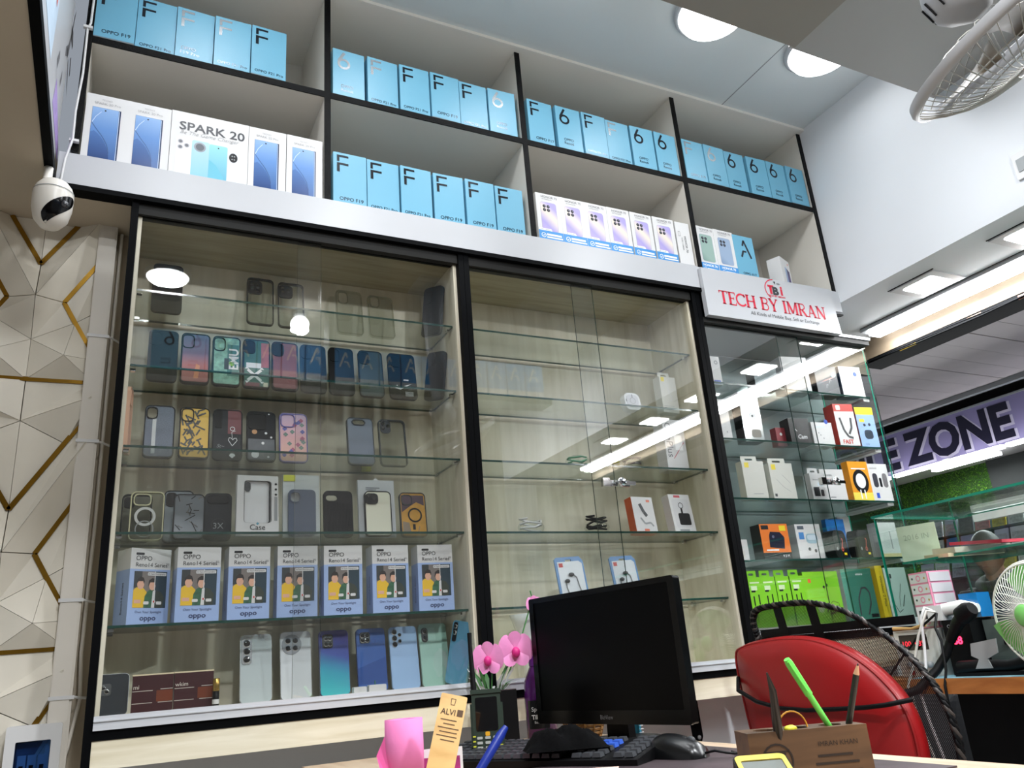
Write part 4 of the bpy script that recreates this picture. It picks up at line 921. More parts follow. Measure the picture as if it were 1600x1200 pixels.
put_phone(phone_parts(.078, .160, P('royal_blue_glass', (62, 98, 166), .15, coat=1), P('blue_frame', (50, 70, 130), .3, metal=.5), [(-.022, .142, .0055), (-.010, .142, .0055), (-.022, .130, .0055), (-.010, .130, .0055)], rr(-.016, .136, .028, .028, .006), INK, extra=MB().annulus(.006, .126, .0055, .0065, P('blue_frame', (50, 70, 130), .3, metal=.5), -.0004).poly([(-.038, .06), (.038, .085), (.038, .02), (-.038, .02)], P('deep_blue_glass', (48, 80, 146), .15, coat=1), -.0003)), 'royal blue handset with square camera and fingerprint ring', .634, .125)
put_phone(phone_parts(.077, .160, P('powder_blue_matte', (150, 182, 220), .3), P('powder_frame', (160, 190, 226), .3), [(-.024, .146, .0062), (-.024, .130, .0062), (-.024, .114, .0062), (-.010, .138, .0042), (-.010, .122, .0042)]), 'powder blue handset with five separate round lenses', .723, .125)
put_phone(phone_parts(.080, .164, P('mint_green_matte', (156, 196, 182), .35), P('mint_frame', (176, 206, 196), .35), [(-.024, .144, .006), (-.024, .126, .005)], rr(-.024, .134, .018, .038, .008), INK, extra=MB().poly(rr(-.004, .134, .022, .038, .006), P('mint_light', (170, 208, 196), .35), -.0004)), 'mint green handset with oval black camera', .810, .13)
put_phone(phone_parts(.074, .162, P('sky_blue_glass', (104, 164, 196), .2, coat=1), P('pale_blue_frame', (150, 200, 214), .3, metal=.4), [(-.024, .146, .005), (-.024, .130, .005)], rr(-.024, .132, .014, .050, .005), INK), 'sky blue handset leaning aslant at the right end of the cabinet floor', .842, .09, lean=-4, roll=12, yaw=-64)
put_phone(phone_parts(.066, .090, P('graphite_glass', (40, 46, 52), .12, coat=1), SIL, [(-.020, .060, .0045), (-.012, .052, .0045)], rr(-.016, .056, .026, .026, .006), DARKGR), 'graphite handset leaning at the left end of the cabinet floor', .030, .12)
PLUM = P('plum_gloss_card', (62, 30, 34), .15, coat=.6); LINE = P('print_pale_line', (206, 196, 186), .4); RUST = P('rust_panel', (112, 56, 36), .2)
for lb, x_, tx, yw in (('dark plum gift box with pale lines, left of the pair', .112, 'mi', 0), ('dark plum gift box with pale lettering, right of the pair', .200, 'wkim', 3)):
    t = thing('gift_box', lb, 'box', (x_, .10, .859), (R(-6), 0, R(yw)), 'plum boxes on the cabinet floor')
    obj('carton', MB().box(-.043, .043, 0, .02, 0, .080, PLUM), t)
    obj('print', MB().rect(-.042, .0, .020, .0212, LINE).rect(-.042, .0, .046, .0472, LINE).rect(.012, .042, .020, .0212, LINE).rect(.016, .042, .048, .0492, LINE).rect(.008, .042, .022, .046, RUST, -.0004).text(tx, -.041, .051, .013, LINE), t)
    obj('lid', MB().box(-.0435, .0435, .0005, .0205, .080, .083, P('cream_card', (222, 206, 170), .5)), t)
t = thing('adapter', 'small gold and black tube adapter beside the plum boxes', 'adapter', (.246, .085, .859)); obj('cap', MB().lathe([(.0, .034), (.0075, .034), (.008, .036), (.008, .060), (.006, .062), (0, .062)], P('brass', (170, 140, 70), .25, metal=.8), n=14), t); obj('body', MB().lathe([(0, 0), (.0075, 0), (.0075, .034), (0, .034)], BLKPL, n=14), t); obj('label', MB().lathe([(.0077, .006), (.0077, .016)], CARDW, n=14), t)
for x_, w_, h_ in ((.578, .032, .016), (.622, .044, .018)):
    t = thing('price_stand', 'small white stand block in front of the handsets, %s' % ('narrow' if w_ < .04 else 'wider with green pin'), 'stand', (x_, .060, .859)); obj('block', MB().prism(rr(0, h_ / 2, w_, h_, .003), -.010, .010, CARDW), t)
    if w_ > .04:
        obj('pin', MB().tube([(-.004, 0, h_), (-.004, 0, h_ + .010)], .0012, P('leaf_green', (64, 120, 60), .5)), t)

# ================================================================== MIDDLE CABINET CONTENTS
def carton(name, label, x_, y_, z_, w_, h_, d_, front, side=None, yaw=0, lean=0, pmb=None, tab=None, group=None, cat='box', top=None):
    """boxed accessory: carton, printed front, optional hanging tab"""
    if group == 'accessories in the right showcase': yaw = 2 - .5 * yaw          # fronts turned towards the shop
    elif group == 'accessories in the middle cabinet': yaw = yaw * .2
    t = thing(name, label, cat, (x_, y_, z_ + .0008), (R(lean), 0, R(yaw)), group)
    b = MB().box(0, w_, 0, d_, 0, h_, side or front); b.rect(0, w_, 0, h_, front, -.0003)
    if top: b.rect(0, w_, h_ - .03, h_, top, -.0005)
    obj('carton', b, t)
    if pmb: obj('front_print', pmb, t)
    if tab:
        k = MB().plate([(w_ * .12, h_), (w_ * .88, h_), (w_ * .86, h_ + .022), (w_ * .14, h_ + .022)], [rr(w_ / 2, h_ + .010, w_ * .36, .007, .003, 2)], d_ * .5, d_ * .5 + .001, tab)
        obj('hanging_tab', k, t)
    return t
YTAG = P('yellow_tag', (238, 214, 30), .4)
OFFW = P('off_white_card', (214, 214, 206), .45)
GM = 'accessories in the middle cabinet'
t = thing('earbud_case', 'round-cornered white earbud case on the second middle shelf', 'earbud case', (1.540, .10, Z2 + .001), (R(-6), 0, 0), GM)
obj('shell', MB().prism(rr(0, .032, .062, .062, .018), -.006, .020, P('gloss_white', (236, 238, 240), .15, coat=.6)), t); obj('insert', MB().prism(rr(0, .034, .046, .044, .014), -.0075, -.006, P('pearl_white', (214, 216, 222), .2)).annulus(0, .034, .010, .0115, GREY, -.0078).rect(-.001, .001, .046, .058, INK, -.0078).rect(-.026, -.024, .03, .04, INK, -.0065), t)
carton('cable_box', 'tall white cable box with yellow tag on the second middle shelf', 1.655, .085, Z2, .070, .130, .035, OFFW, yaw=14, pmb=MB().rect(.006, .020, .112, .128, YTAG).lines([(.03, .10), (.036, .07), (.044, .055), (.040, .04), (.032, .045)], .003, CARDW, -.0006).rect(.006, .05, .022, .0235, GREY).text('Tolker', .008, .008, .014, INK), tab=OFFW, group=GM)
t = carton('charger_box', 'tall white box with sideways grey lettering on the third middle shelf', 1.632, .075, Z3, .088, .176, .05, CARDW, yaw=9, pmb=MB().rect(.062, .078, .150, .166, P('print_crimson', (190, 30, 54), .4)).lines([(.030, .040), (.080, .098)], .0022, P('print_crimson', (190, 30, 54), .4)).rect(.042, .074, .070, .122, P('print_white_charger', (248, 248, 248), .3), -.0006), group=GM)
e_ = MB(); e_.x = Matrix.Translation((.008, -.0006, .166)) @ Matrix.Rotation(R(90), 4, 'Y'); e_.text('OnePlus', 0, 0, .036, P('grey_lettering', (96, 98, 104), .4), 0); obj('lettering', e_, t)
def bag(label, x_, z_, y_, c1, n_, seed):
    t = thing('cable_bag', label, 'cable', (x_, y_, z_ + .001), (0, 0, 0), GM); r_ = random.Random(seed)
    pts = [(.032 * math.cos(i * .8) * (1 + .2 * r_.random()), .016 * math.sin(i * .8), .008 + .010 * r_.random() + i * .0016) for i in range(n_)]
    obj('coiled_lead', MB().tube(pts, .003, c1, n=6), t)
    b = MB().ball((0, 0, .020), (.045, .028, .022), glass_mat('poly_bag', (.93, .95, .94), 1.3, .05), 10, 6); obj('clear_bag', b, t)
bag('green lead in a clear bag on the third middle shelf', 1.300, Z3, .10, P('lead_green', (70, 150, 110), .5), 16, 1)
bag('black and yellow lead in a clear bag on the third middle shelf', 1.420, Z3, .10, P('lead_yellow', (206, 200, 60), .5), 16, 2)
bag('dark coiled lead in a clear bag, rightmost of three bags', 1.506, Z3, .10, P('lead_dark', (52, 44, 46), .5), 18, 3)
bag('white earphone parts in a clear bag on the fourth middle shelf', 1.115, Z4, .10, CARDW, 22, 4)
bag('tangled black lead in a clear bag on the fourth middle shelf', 1.345, Z4, .10, CBLK, 30, 5)
ORG = P('orange_card', (214, 92, 44), .4)
t = carton('holder_box', 'white box with orange side leaning on the fourth middle shelf', 1.475, .075, Z4, .085, .118, .034, CARDW, ORG, yaw=20, lean=-6, pmb=MB().lines([(.030, .095), (.042, .068), (.052, .055)], .012, DARKGR).lines([(.025, .05), (.040, .030), (.062, .034), (.072, .022)], .006, GREY, -.0008).poly(rr(.066, .105, .014, .008, .002), ORG).poly(rr(.042, .010, .020, .007, .002), ORG), group=GM)
obj('slant_panel', MB().rect(-.0, .085, .0, .006, ORG, -.0006), t)
t = carton('cover_box', 'white box with a black keychain cover picture, right on fourth middle shelf', 1.625, .075, Z4, .088, .130, .035, CARDW, yaw=14, lean=-7, pmb=MB().poly(rr(.044, .066, .068, .096, .008), P('print_light_grey', (206, 206, 208), .4)).poly(rr(.050, .046, .048, .040, .006), CBLK, -.0007).annulus(.044, .092, .008, .0105, DARKGR, -.0008, 14, 0, 2 * PI).rect(.040, .048, .064, .084, CBLK, -.0007).rect(.022, .048, .119, .127, P('print_crimson', (190, 30, 54), .4)).rect(.02, .06, .006, .012, GREY), group=GM)
def blister(label, x_, yaw):
    t = thing('earphone_pack', label, 'earphones', (x_, .09, Z5 + .001), (R(-7), R(-3), R(yaw)), GM)
    obj('pouch', MB().plate([(-.050, 0), (.050, 0), (.052, .128), (.040, .142), (-.040, .142), (-.048, .136)], [rr(0, .131, .022, .006, .002, 2)], 0, .004, P('blue_pouch', (74, 132, 190), .3)), t)
    obj('front_print', MB().poly([(-.042, .032), (.044, .034), (.046, .120), (.036, .128), (-.040, .128)], P('pouch_window', (216, 224, 230), .25)).rect(-.036, -.022, .112, .124, P('print_red', (196, 60, 56), .4), -.0008), t)
    obj('earphone', MB().ball((.000, -.004, .088), (.010, .005, .006), DARKGR, 10, 6).ball((-.018, -.004, .070), (.009, .005, .006), DARKGR, 10, 6).tube([(.010, -.003, .086), (.018, -.002, .08), (.022, -.002, .05), (.026, -.002, .034)], .0016, GREY, n=5).tube([(-.022, -.003, .068), (-.022, -.002, .05), (-.018, -.002, .034)], .0016, GREY, n=5), t)
blister('blue earphone pouch, left of the pair above the monitor', 1.240, 2); blister('blue earphone pouch, right of the pair above the monitor', 1.432, 4)
# white vase at the bottom of the middle cabinet
t = thing('vase', 'white flared vase at the bottom of the middle cabinet', 'vase', (1.105, .135, .859)); obj('body', MB().lathe([(0, 0), (.030, 0), (.026, .03), (.034, .09), (.052, .15), (.060, .172), (.057, .172), (.030, .09), (.022, .03), (0, .02)], P('gloss_white', (236, 238, 240), .15, coat=.6), n=28), t)

# ================================================================== RIGHT SHOWCASE CONTENTS
GR = 'accessories in the right showcase'
r1, r2, r3, r4 = RSH; r5 = RZ0
DOT = P('print_blue_dot', (40, 84, 190), .4); PALB = P('print_pale_blue', (206, 222, 234), .35); CHAR = P('charcoal_card', (54, 60, 66), .35); NAVYC = P('navy_card', (26, 56, 92), .4)
ebp = lambda: MB().disc(.075, .095, .009, DOT).disc(.03, .05, .003, GREY).disc(.038, .042, .003, GREY).disc(.05, .03, .003, GREY).rect(.018, .060, .072, .076, PALB)
carton('earbud_box', 'white box with silver badge at the left of the top showcase shelf', 1.850, .07, r1, .072, .108, .04, CARDW, yaw=8, pmb=MB().annulus(.055, .085, .004, .008, GREY).disc(.025, .05, .004, GREY).poly(rr(.050, .010, .030, .014, .003), DOT), group=GR)
carton('speaker_box', 'clear fronted black box on the top showcase shelf', 2.080, .07, r1, .100, .088, .05, P('clear_front', (150, 160, 162), .1, metal=.4), CBLK, yaw=20, group=GR)
carton('watch_box', 'large white box with silver flap, centre of the top showcase shelf', 2.225, .07, r1, .120, .142, .06, CARDW, P('silver_pack', (196, 200, 204), .3), yaw=20, group=GR)
carton('earbud_box', 'charcoal earbud box with a round holographic badge', 2.395, .07, r1, .105, .120, .055, CHAR, BLKPL, yaw=18, pmb=MB().disc(.088, .085, .009, P('holo_badge', (120, 200, 206), .2, metal=.5)).lines([(.045, .030), (.048, .045), (.056, .042)], .003, GREY).lines([(.062, .050), (.066, .066), (.074, .06)], .003, GREY), group=GR)
carton('earbud_box', 'white earbud box with blue dot and navy side, top right', 2.520, .06, r1, .105, .126, .045, CARDW, NAVYC, yaw=18, pmb=ebp(), group=GR)
carton('earbud_box', 'tall white box at the left end of the second showcase shelf', 1.850, .07, r2, .075, .150, .04, CARDW, yaw=6, pmb=MB().disc(.03, .10, .003, GREY).disc(.04, .10, .003, GREY).disc(.055, .03, .003, GREY), group=GR)
carton('watch_box', 'tall clear box with a round watch inside, black side', 1.985, .07, r2, .080, .185, .05, P('clear_front_light', (196, 204, 204), .1, metal=.3), BLKPL, yaw=18, pmb=MB().annulus(.045, .095, .008, .013, GREY).disc(.045, .095, .006, DARKGR).poly(rr(.050, .030, .040, .030, .008), P('print_taupe', (120, 116, 104), .4)), group=GR)
carton('red_box', 'small dark red box with black cover, second showcase shelf', 2.165, .10, r2, .045, .070, .03, P('dark_red_card', (150, 34, 48), .4), yaw=10, pmb=MB().disc(.022, .045, .006, SHLD), group=GR)
carton('camera_box', 'black camera box with white script on second showcase shelf', 2.205, .07, r2, .090, .100, .05, P('black_card', (24, 26, 28), .3), BLKPL, yaw=18, pmb=MB().annulus(.050, .068, .010, .016, DARKGR).text('Cam', .030, .022, .022, SHLD, bold=.0004, shear=.2).lines([(.02, .062), (.032, .05)], .003, SHLD), group=GR)
carton('earbud_box', 'white earbud box with blue dot beside the black camera box', 2.318, .07, r2, .100, .092, .05, CARDW, yaw=12, pmb=ebp(), group=GR)
carton('cable_box', 'red and white cable box marked FAST on second showcase shelf', 2.430, .05, r2, .090, .165, .055, CARDW, P('red_card', (196, 52, 38), .4), yaw=22, pmb=MB().rect(0, .09, .135, .165, P('red_card', (196, 52, 38), .4)).poly(rr(.022, .150, .02, .02, .004), P('print_pinkwhite', (240, 214, 206), .4), -.0008).lines([(.02, .11), (.03, .06), (.045, .035), (.065, .03)], .009, DARKGR).lines([(.07, .11), (.066, .07), (.05, .045)], .009, DARKGR, -.0008).text('FAST', .014, .008, .022, P('red_card', (196, 52, 38), .4), bold=.0006), group=GR)
carton('earbud_box', 'blue earbud box with yellow top, right on second showcase shelf', 2.545, .05, r2, .085, .160, .05, P('print_sky_panel', (150, 180, 220), .35), P('mauve_card', (112, 104, 114), .4), yaw=20, top=YTAG, pmb=MB().poly(rr(.044, .050, .040, .036, .012), P('print_case_dark', (50, 60, 74), .3)).disc(.032, .088, .006, P('print_case_dark', (50, 60, 74), .3)).disc(.056, .090, .006, P('print_case_dark', (50, 60, 74), .3)).rect(.012, .036, .100, .112, YTAG).text('11.0', .018, .008, .010, INK), group=GR)
carton('cable_box', 'white cable box with yellow tag, left of the pair on third showcase shelf', 1.945, .07, r3, .090, .135, .035, OFFW, yaw=16, pmb=MB().rect(.010, .028, .112, .130, YTAG).rect(.03, .07, .018, .020, GREY), tab=OFFW, group=GR)
carton('cable_box', 'white cable box with yellow tag and cable sketch, right of the pair', 2.068, .07, r3, .100, .132, .035, OFFW, yaw=16, pmb=MB().rect(.010, .028, .108, .128, YTAG).lines([(.022, .075), (.05, .045), (.075, .03)], .0012, GREY).lines([(.05, .09), (.08, .06)], .0012, GREY).rect(.006, .016, .012, .022, DARKGR), tab=OFFW, group=GR)
carton('pouch', 'clear pouch standing behind the white cable boxes', 2.190, .11, r3, .070, .100, .02, CLEAR, yaw=10, group=GR)
carton('charger_box', 'small white box with two black plugs picture, third showcase shelf', 2.235, .05, r3, .062, .096, .03, CARDW, yaw=12, pmb=MB().rect(.008, .034, .012, .045, INK).poly(rr(.046, .024, .014, .024, .004), INK).rect(.01, .05, .070, .073, GREY).rect(.030, .055, .050, .062, PALB), tab=CARDW, group=GR)
carton('charger_box', 'plain white charger box with a thin red line, third showcase shelf', 2.310, .07, r3, .110, .118, .045, CARDW, yaw=14, pmb=MB().text('CHARGER', .010, .092, .010, GTX).rect(.02, .06, .082, .083, P('print_red', (196, 60, 56), .4)).rect(.03, .055, .012, .015, GTX).rect(.075, .09, .06, .07, PALB), group=GR)
carton('cable_box', 'orange and yellow box with coiled white cable picture', 2.440, .05, r3, .098, .148, .03, P('print_amber', (236, 156, 30), .4), yaw=10, pmb=MB().disc(.050, .072, .038, INK, -.0006, 24, .045).disc(.050, .074, .024, SHLD, -.0008, 20, .028).rect(0, .098, 0, .030, P('print_lemon', (240, 220, 90), .4), -.0004).rect(.036, .042, .006, .040, SHLD, -.0009).rect(.056, .062, .006, .040, SHLD, -.0009).rect(.014, .084, .118, .122, SHLD, -.0007), group=GR)
carton('wrist_strap_box', 'white box with two dark earbuds picture at the right, third showcase shelf', 2.530, .05, r3, .110, .142, .05, CARDW, yaw=12, pmb=MB().poly(rr(.040, .078, .024, .055, .011), P('print_dark_bud', (62, 64, 72), .3)).poly(rr(.088, .078, .024, .055, .011), P('print_grey_bud', (120, 118, 120), .3)).poly(rr(.064, .070, .012, .036, .005), INK).rect(.03, .045, .010, .030, DOT).text('earbuds', .022, .122, .011, GREY), group=GR)
carton('plug', 'small white plug adaptor at the left end of the fourth showcase shelf', 1.850, .07, r4, .058, .070, .03, CARDW, yaw=6, pmb=MB().poly(rr(.030, .020, .020, .022, .003), OFFW), group=GR, cat='charger')
ORB = P('bright_orange_card', (236, 122, 28), .4)
carton('earbud_box', 'orange earbud box with black base on the fourth showcase shelf', 1.955, .05, r4, .115, .118, .05, ORB, P('black_card', (24, 26, 28), .3), yaw=14, pmb=MB().rect(0, .115, 0, .022, INK, -.0005).rect(.006, .036, .100, .114, INK).poly([(.030, .040), (.090, .034), (.096, .072), (.080, .090), (.040, .092), (.034, .080)], P('print_case_navy', (34, 38, 60), .2), -.0007).lines([(.034, .062), (.090, .056)], .0015, INK, -.0009).disc(.05, .075, .005, P('print_sheen', (110, 116, 140), .2), -.0009).rect(.080, .106, .094, .112, YTAG, -.0007).rect(.015, .065, .028, .033, SHLD).text('9.3 M', .078, .006, .012, SHLD, -.0008), group=GR)
carton('earbud_box', 'white earbud box with pale blue case picture on fourth showcase shelf', 2.115, .05, r4, .110, .118, .05, CARDW, P('grey_side_card', (176, 180, 182), .4), yaw=12, pmb=MB().poly(rr(.066, .068, .052, .034, .014), P('print_ice', (160, 190, 204), .3)).poly(rr(.066, .072, .040, .018, .008), PALB, -.0007).rect(.012, .034, .066, .090, P('print_mid_blue', (70, 130, 196), .4)).rect(.010, .038, .100, .112, P('print_slate', (84, 92, 104), .4)).disc(.048, .032, .006, DARKGR).disc(.074, .026, .006, DARKGR), group=GR)
for lb, x_, yy in (('black rounded earbud case with red script, left of the pair', 2.290, .05), ('black rounded earbud case with red script, right of the pair', 2.405, .045)):
    t = thing('earbud_case', lb, 'earbud case', (x_, yy, r4 + .001), (0, 0, R(14)), GR)
    obj('shell', MB().prism(rr(.042, .050, .088, .098, .022), 0, .040, CBLK), t)
    obj('print', MB().lines([(.050, .040), (.060, .066), (.052, .070)], .004, P('print_coral', (200, 84, 70), .4)).annulus(.050, .032, .004, .008, P('print_coral', (200, 84, 70), .4)).disc(.014, .032, .006, GREY).rect(.056, .074, .012, .020, YTAG), t)
carton('blister_pack', 'clear pack with blue card behind the black earbud cases', 2.345, .12, r4, .090, .150, .02, P('print_bright_blue', (40, 120, 200), .35, var=.3, vscale=40), yaw=6, group=GR)
carton('charger_box', 'tall white charger box beside the blue pack', 2.440, .15, r4, .060, .165, .05, CARDW, P('grey_side_card', (176, 180, 182), .4), yaw=10, group=GR)
carton('charger_box', 'white box with white plug picture at the right end, fourth shelf', 2.530, .06, r4, .100, .128, .04, CARDW, P('grey_side_card', (176, 180, 182), .4), yaw=8, pmb=MB().poly(rr(.040, .060, .030, .055, .004), P('print_plug', (206, 208, 208), .3)).rect(.060, .066, .03, .095, GREY).rect(0, .10, 0, .014, P('print_wood', (214, 196, 150), .4)), group=GR)
LIME = P('lime_card', (132, 208, 40), .35); LIMED = P('lime_side', (70, 132, 24), .4)
for i, x_ in enumerate((1.872, 1.930, 1.993, 2.058)):
    carton('cable_box', 'lime green cable box, %s from the left, bottom showcase shelf' % ordw(i), x_, .06, r5, .056, .160, .025, LIME, LIMED, yaw=12, pmb=MB().rect(.010, .034, .118, .132, P('print_pale_lime', (214, 236, 190), .4)).rect(.010, .026, .112, .118, INK).rect(.014, .019, .070, .100, CBLK).rect(.034, .039, .074, .104, CBLK).lines([(.0165, .070), (.018, .04), (.022, .012)], .0022, CBLK).lines([(.0365, .074), (.036, .04), (.046, .014)], .0022, CBLK).rect(.008, .046, .140, .145, P('print_pale_lime', (214, 236, 190), .4)), tab=LIME, group=GR)
carton('earphone_box', 'wide lime green box with neckband earphones picture', 2.118, .06, r5, .165, .172, .02, LIME, LIMED, yaw=3, pmb=MB().disc(.060, .050, .014, P('print_pale_lime', (214, 236, 190), .4)).disc(.090, .120, .005, INK).disc(.105, .126, .005, INK).lines([(.092, .116), (.095, .09), (.105, .07)], .0014, LIMED).lines([(.085, .036), (.10, .058)], .008, CBLK).lines([(.095, .030), (.125, .036)], .008, CBLK).lines([(.10, .058), (.12, .072), (.145, .065), (.15, .045), (.125, .036)], .0016, CBLK).rect(.02, .034, .135, .148, P('print_orange', (232, 110, 60), .4)), group=GR)
carton('earphone_box', 'green glossy box with grey neckband picture, right of the lime boxes', 2.300, .06, r5, .150, .178, .025, P('print_bottle_green', (60, 116, 100), .15, coat=.5), CARDW, yaw=4, pmb=MB().lines([(.060, .020), (.064, .075), (.085, .110), (.105, .112), (.122, .095), (.120, .06), (.098, .02)], .006, DARKGR).rect(.0, .02, .0, .178, P('print_green_edge', (96, 160, 140), .3), -.0004).text('oraimo', .070, .155, .012, SHLD).rect(.110, .145, .010, .022, INK), group=GR)
t = carton('phone_box', 'mustard yellow spine of a box with sideways lettering', 2.462, .05, r5, .036, .185, .14, P('mustard_card', (196, 172, 30), .4), yaw=4, group=GR)
e_ = MB(); e_.x = Matrix.Translation((.014, -.0006, .150)) @ Matrix.Rotation(R(90), 4, 'Y'); e_.text('Wireless 2 Plus', 0, 0, .017, INK, 0); obj('lettering', e_, t)
carton('earphone_box', 'pale box with black wired earphones picture, bottom right of showcase', 2.515, .06, r5, .115, .178, .03, P('pale_grey_card', (196, 206, 202), .35), yaw=4, pmb=MB().lines([(.030, .150), (.020, .10), (.022, .05), (.040, .02), (.06, .03)], .0022, CBLK).lines([(.075, .120), (.055, .07), (.05, .04)], .0022, CBLK).lines([(.085, .08), (.065, .04)], .004, CBLK).rect(.026, .036, .140, .156, DARKGR), group=GR)

# ================================================================== CEILING LAMPS
for i, x_ in enumerate(RECESS_X):
    t = thing('downlight', 'round white downlight on the raised ceiling strip, %s from the left' % ordw(i), 'downlight', (x_, -0.42, 2.968), (0, 0, 0), 'downlights on the raised ceiling')
    obj('ring', MB().lathe([(.128, 0), (.130, -.012), (.120, -.022), (.116, -.018)], WHITE, n=32), t)
    obj('diffuser', MB().lathe([(.118, -.018), (.108, -.040), (.070, -.056), (0, -.062)], EMD, n=32), t)
for i, (x_, y_, _w) in enumerate(PANEL_LAMPS):
    t = thing('panel_lamp', ('round ceiling lamp mirrored at the left cabinet top', 'added unseen fill lamp before the left end of the shelves', 'added unseen fill lamp before the middle of the shelves', 'unseen fill lamp behind the camera, left', 'unseen fill lamp behind the camera, right', 'added unseen fill lamp beyond the caged fan')[i], 'ceiling lamp', (x_, y_, 2.68 if x_ < 1.83 else 2.70), (0, 0, 0), 'round panel lamps')
    obj('rim', MB().lathe([(.100, 0), (.100, -.012), (.092, -.020), (.088, -.016)], WHITE, n=32), t)
    obj('diffuser', MB().lathe([(.090, -.016), (.088, -.022), (0, -.026)], EMW, n=32), t)
t = thing('bulb_lamp', 'round bulb lamp mirrored beside the clear phone cases', 'ceiling lamp', (0.776, -1.76, 2.68))
obj('base', MB().lathe([(.035, 0), (.035, -.02), (.018, -.03)], WHITE, n=20), t); obj('bulb', MB().ball((0, 0, -.070), (.048, .048, .046), EMW), t)
t = thing('tube_lamp', 'long white LED tube along the ceiling above the shop opening', 'tube lamp', (2.915, 0, 2.1495))
obj('housing', MB().box(-.060, .062, -2.62, .18, -.012, 0, WHITE), t)
obj('diffuser', MB().prism([(-.038, -.012), (.038, -.012), (.033, -.030), (-.033, -.030)], -2.6, .16, EMT), t)
for i, (x_, y_) in enumerate(SQUARES):
    t = thing('square_panel_lamp', 'square ceiling panel light beside the tube, %s from the sign' % ordw(i), 'ceiling lamp', (x_, y_, 2.152), (0, 0, 0), 'square panel lights')
    obj('frame', MB().box(-.095, .095, -.095, .095, -.006, 0, WHITE), t); obj('shadow_gap', MB().box(-.100, -.095, -.10, .10, -.002, 0, BLACK), t)
    d_ = MB(); o_ = rr(0, 0, .128, .128, .012); d_.add([(a, b, -.0075) for a, b in o_] + [(a, b, -.006) for a, b in o_], [tuple(range(len(o_)))[::-1]] + [(i_, (i_ + 1) % len(o_), (i_ + 1) % len(o_) + len(o_), i_ + len(o_)) for i_ in range(len(o_))], EMW); obj('diffuser', d_, t)

# security camera under the side panel
sc_ = thing('security_camera', 'white dome security camera with black lens window at the left', 'camera', (-0.186, -0.10, 1.995), (0, 0, R(25)))
GW = P('camera_white', (236, 232, 224), .3)
obj('mount', MB().lathe([(0, .104), (.010, .104), (.010, .055)], GW, c=(-.012, .016, 0), n=16), sc_)
obj('head', MB().lathe([(0, .066), (.016, .064), (.030, .056), (.0385, .044), (.0420, .032), (.0435, .020), (.0425, -.010), (.036, -.040), (.022, -.058), (0, -.063)], GW, n=28), sc_)
obj('seam', MB().lathe([(.0438, .030), (.0442, .029), (.0438, .028)], GREY, n=28), sc_)
# lens window: patch of the head surface facing front-right
v_ = MB(); n_ = 12
def head_r(z):
    pr_ = [(-.063, .0), (-.058, .022), (-.040, .036), (-.010, .0425), (.020, .0435), (.035, .0425)]
    for (za, ra), (zb, rb) in zip(pr_, pr_[1:]):
        if za <= z <= zb: return ra + (rb - ra) * (z - za) / (zb - za)
    return .04
vs = []; fs = []
for i in range(n_ + 1):
    for j in range(n_ + 1):
        a = -1 + 2 * i / n_; b = -1 + 2 * j / n_
        dx, dz = a * math.sqrt(1 - b * b / 2), b * math.sqrt(1 - a * a / 2)
        ang = R(-92) + dx * R(44) + dz * R(34); z = -.022 + dz * .036 + dx * .010; r_ = head_r(z) + .0012
        vs.append((r_ * math.cos(ang), r_ * math.sin(ang), z))
for i in range(n_):
    for j in range(n_): fs.append((i * (n_ + 1) + j, (i + 1) * (n_ + 1) + j, (i + 1) * (n_ + 1) + j + 1, i * (n_ + 1) + j + 1))
obj('lens_window', MB().add(vs, fs, P('window_black', (5, 5, 7), .18, spec=.25), True), sc_)
obj('lens', MB().ball((head_r(-.015) * math.cos(R(-74)), head_r(-.015) * math.sin(R(-74)), -.012), .009, P('lens_grey', (60, 62, 68), .1, coat=1)), sc_)

# ================================================================== WALL FAN (upper right)
ax_ = Vector((0.474, -0.208, -0.856)).normalized(); mj = Vector((0.67, -0.546, 0.503)).normalized(); mj = (mj - ax_ * mj.dot(ax_)).normalized(); mn = ax_.cross(mj)
FM = Matrix((mj, mn, ax_)).transposed().to_4x4()
fan = thing('wall_fan', 'grey caged fan hanging at the upper right', 'fan', (1.433, -1.363, 1.941)); fan.matrix_world = Matrix.Translation((1.433, -1.363, 1.941)) @ FM
FG = P('fan_grey', (176, 178, 182), .4); FW = P('fan_wire', (170, 168, 162), .35, metal=.4)
RF = .200
obj('rim', MB().lathe([(RF, -.012), (RF + .004, 0), (RF, .012), (RF - .006, .010), (RF - .006, -.010), (RF, -.012)], FG, n=56), fan)
g1 = MB(); g2 = MB()
for k in range(60):
    a = 2 * PI * k / 60; tw_ = .35
    g1.tube([((.035 + (RF - .038) * s_) * math.cos(a + tw_ * (1 - s_)), (.035 + (RF - .038) * s_) * math.sin(a + tw_ * (1 - s_)), .075 - .070 * s_ ** 2.4) for s_ in (0, .2, .4, .6, .8, .92, 1)], .0011, FW, n=4, caps=False)
for k in range(24):
    a = 2 * PI * k / 24
    g2.tube([((.045 + (RF - .048) * s_) * math.cos(a), (.045 + (RF - .048) * s_) * math.sin(a), -.040 + .036 * s_ ** 2.4) for s_ in (0, .3, .6, .85, 1)], .0011, FW, n=4, caps=False)
for r_, z_ in ((.10, .064), (.15, .042)): g1.tube([(r_ * math.cos(2 * PI * i / 40), r_ * math.sin(2 * PI * i / 40), z_) for i in range(40)], .0014, FW, n=4, closed=True)
obj('front_cage', g1, fan); obj('rear_cage', g2, fan)
obj('hub_badge', MB().lathe([(.036, .074), (.034, .079), (0, .081)], FG, n=24), fan)
FB = P('fan_blade_smoke', (78, 68, 54), .45, spec=.3)
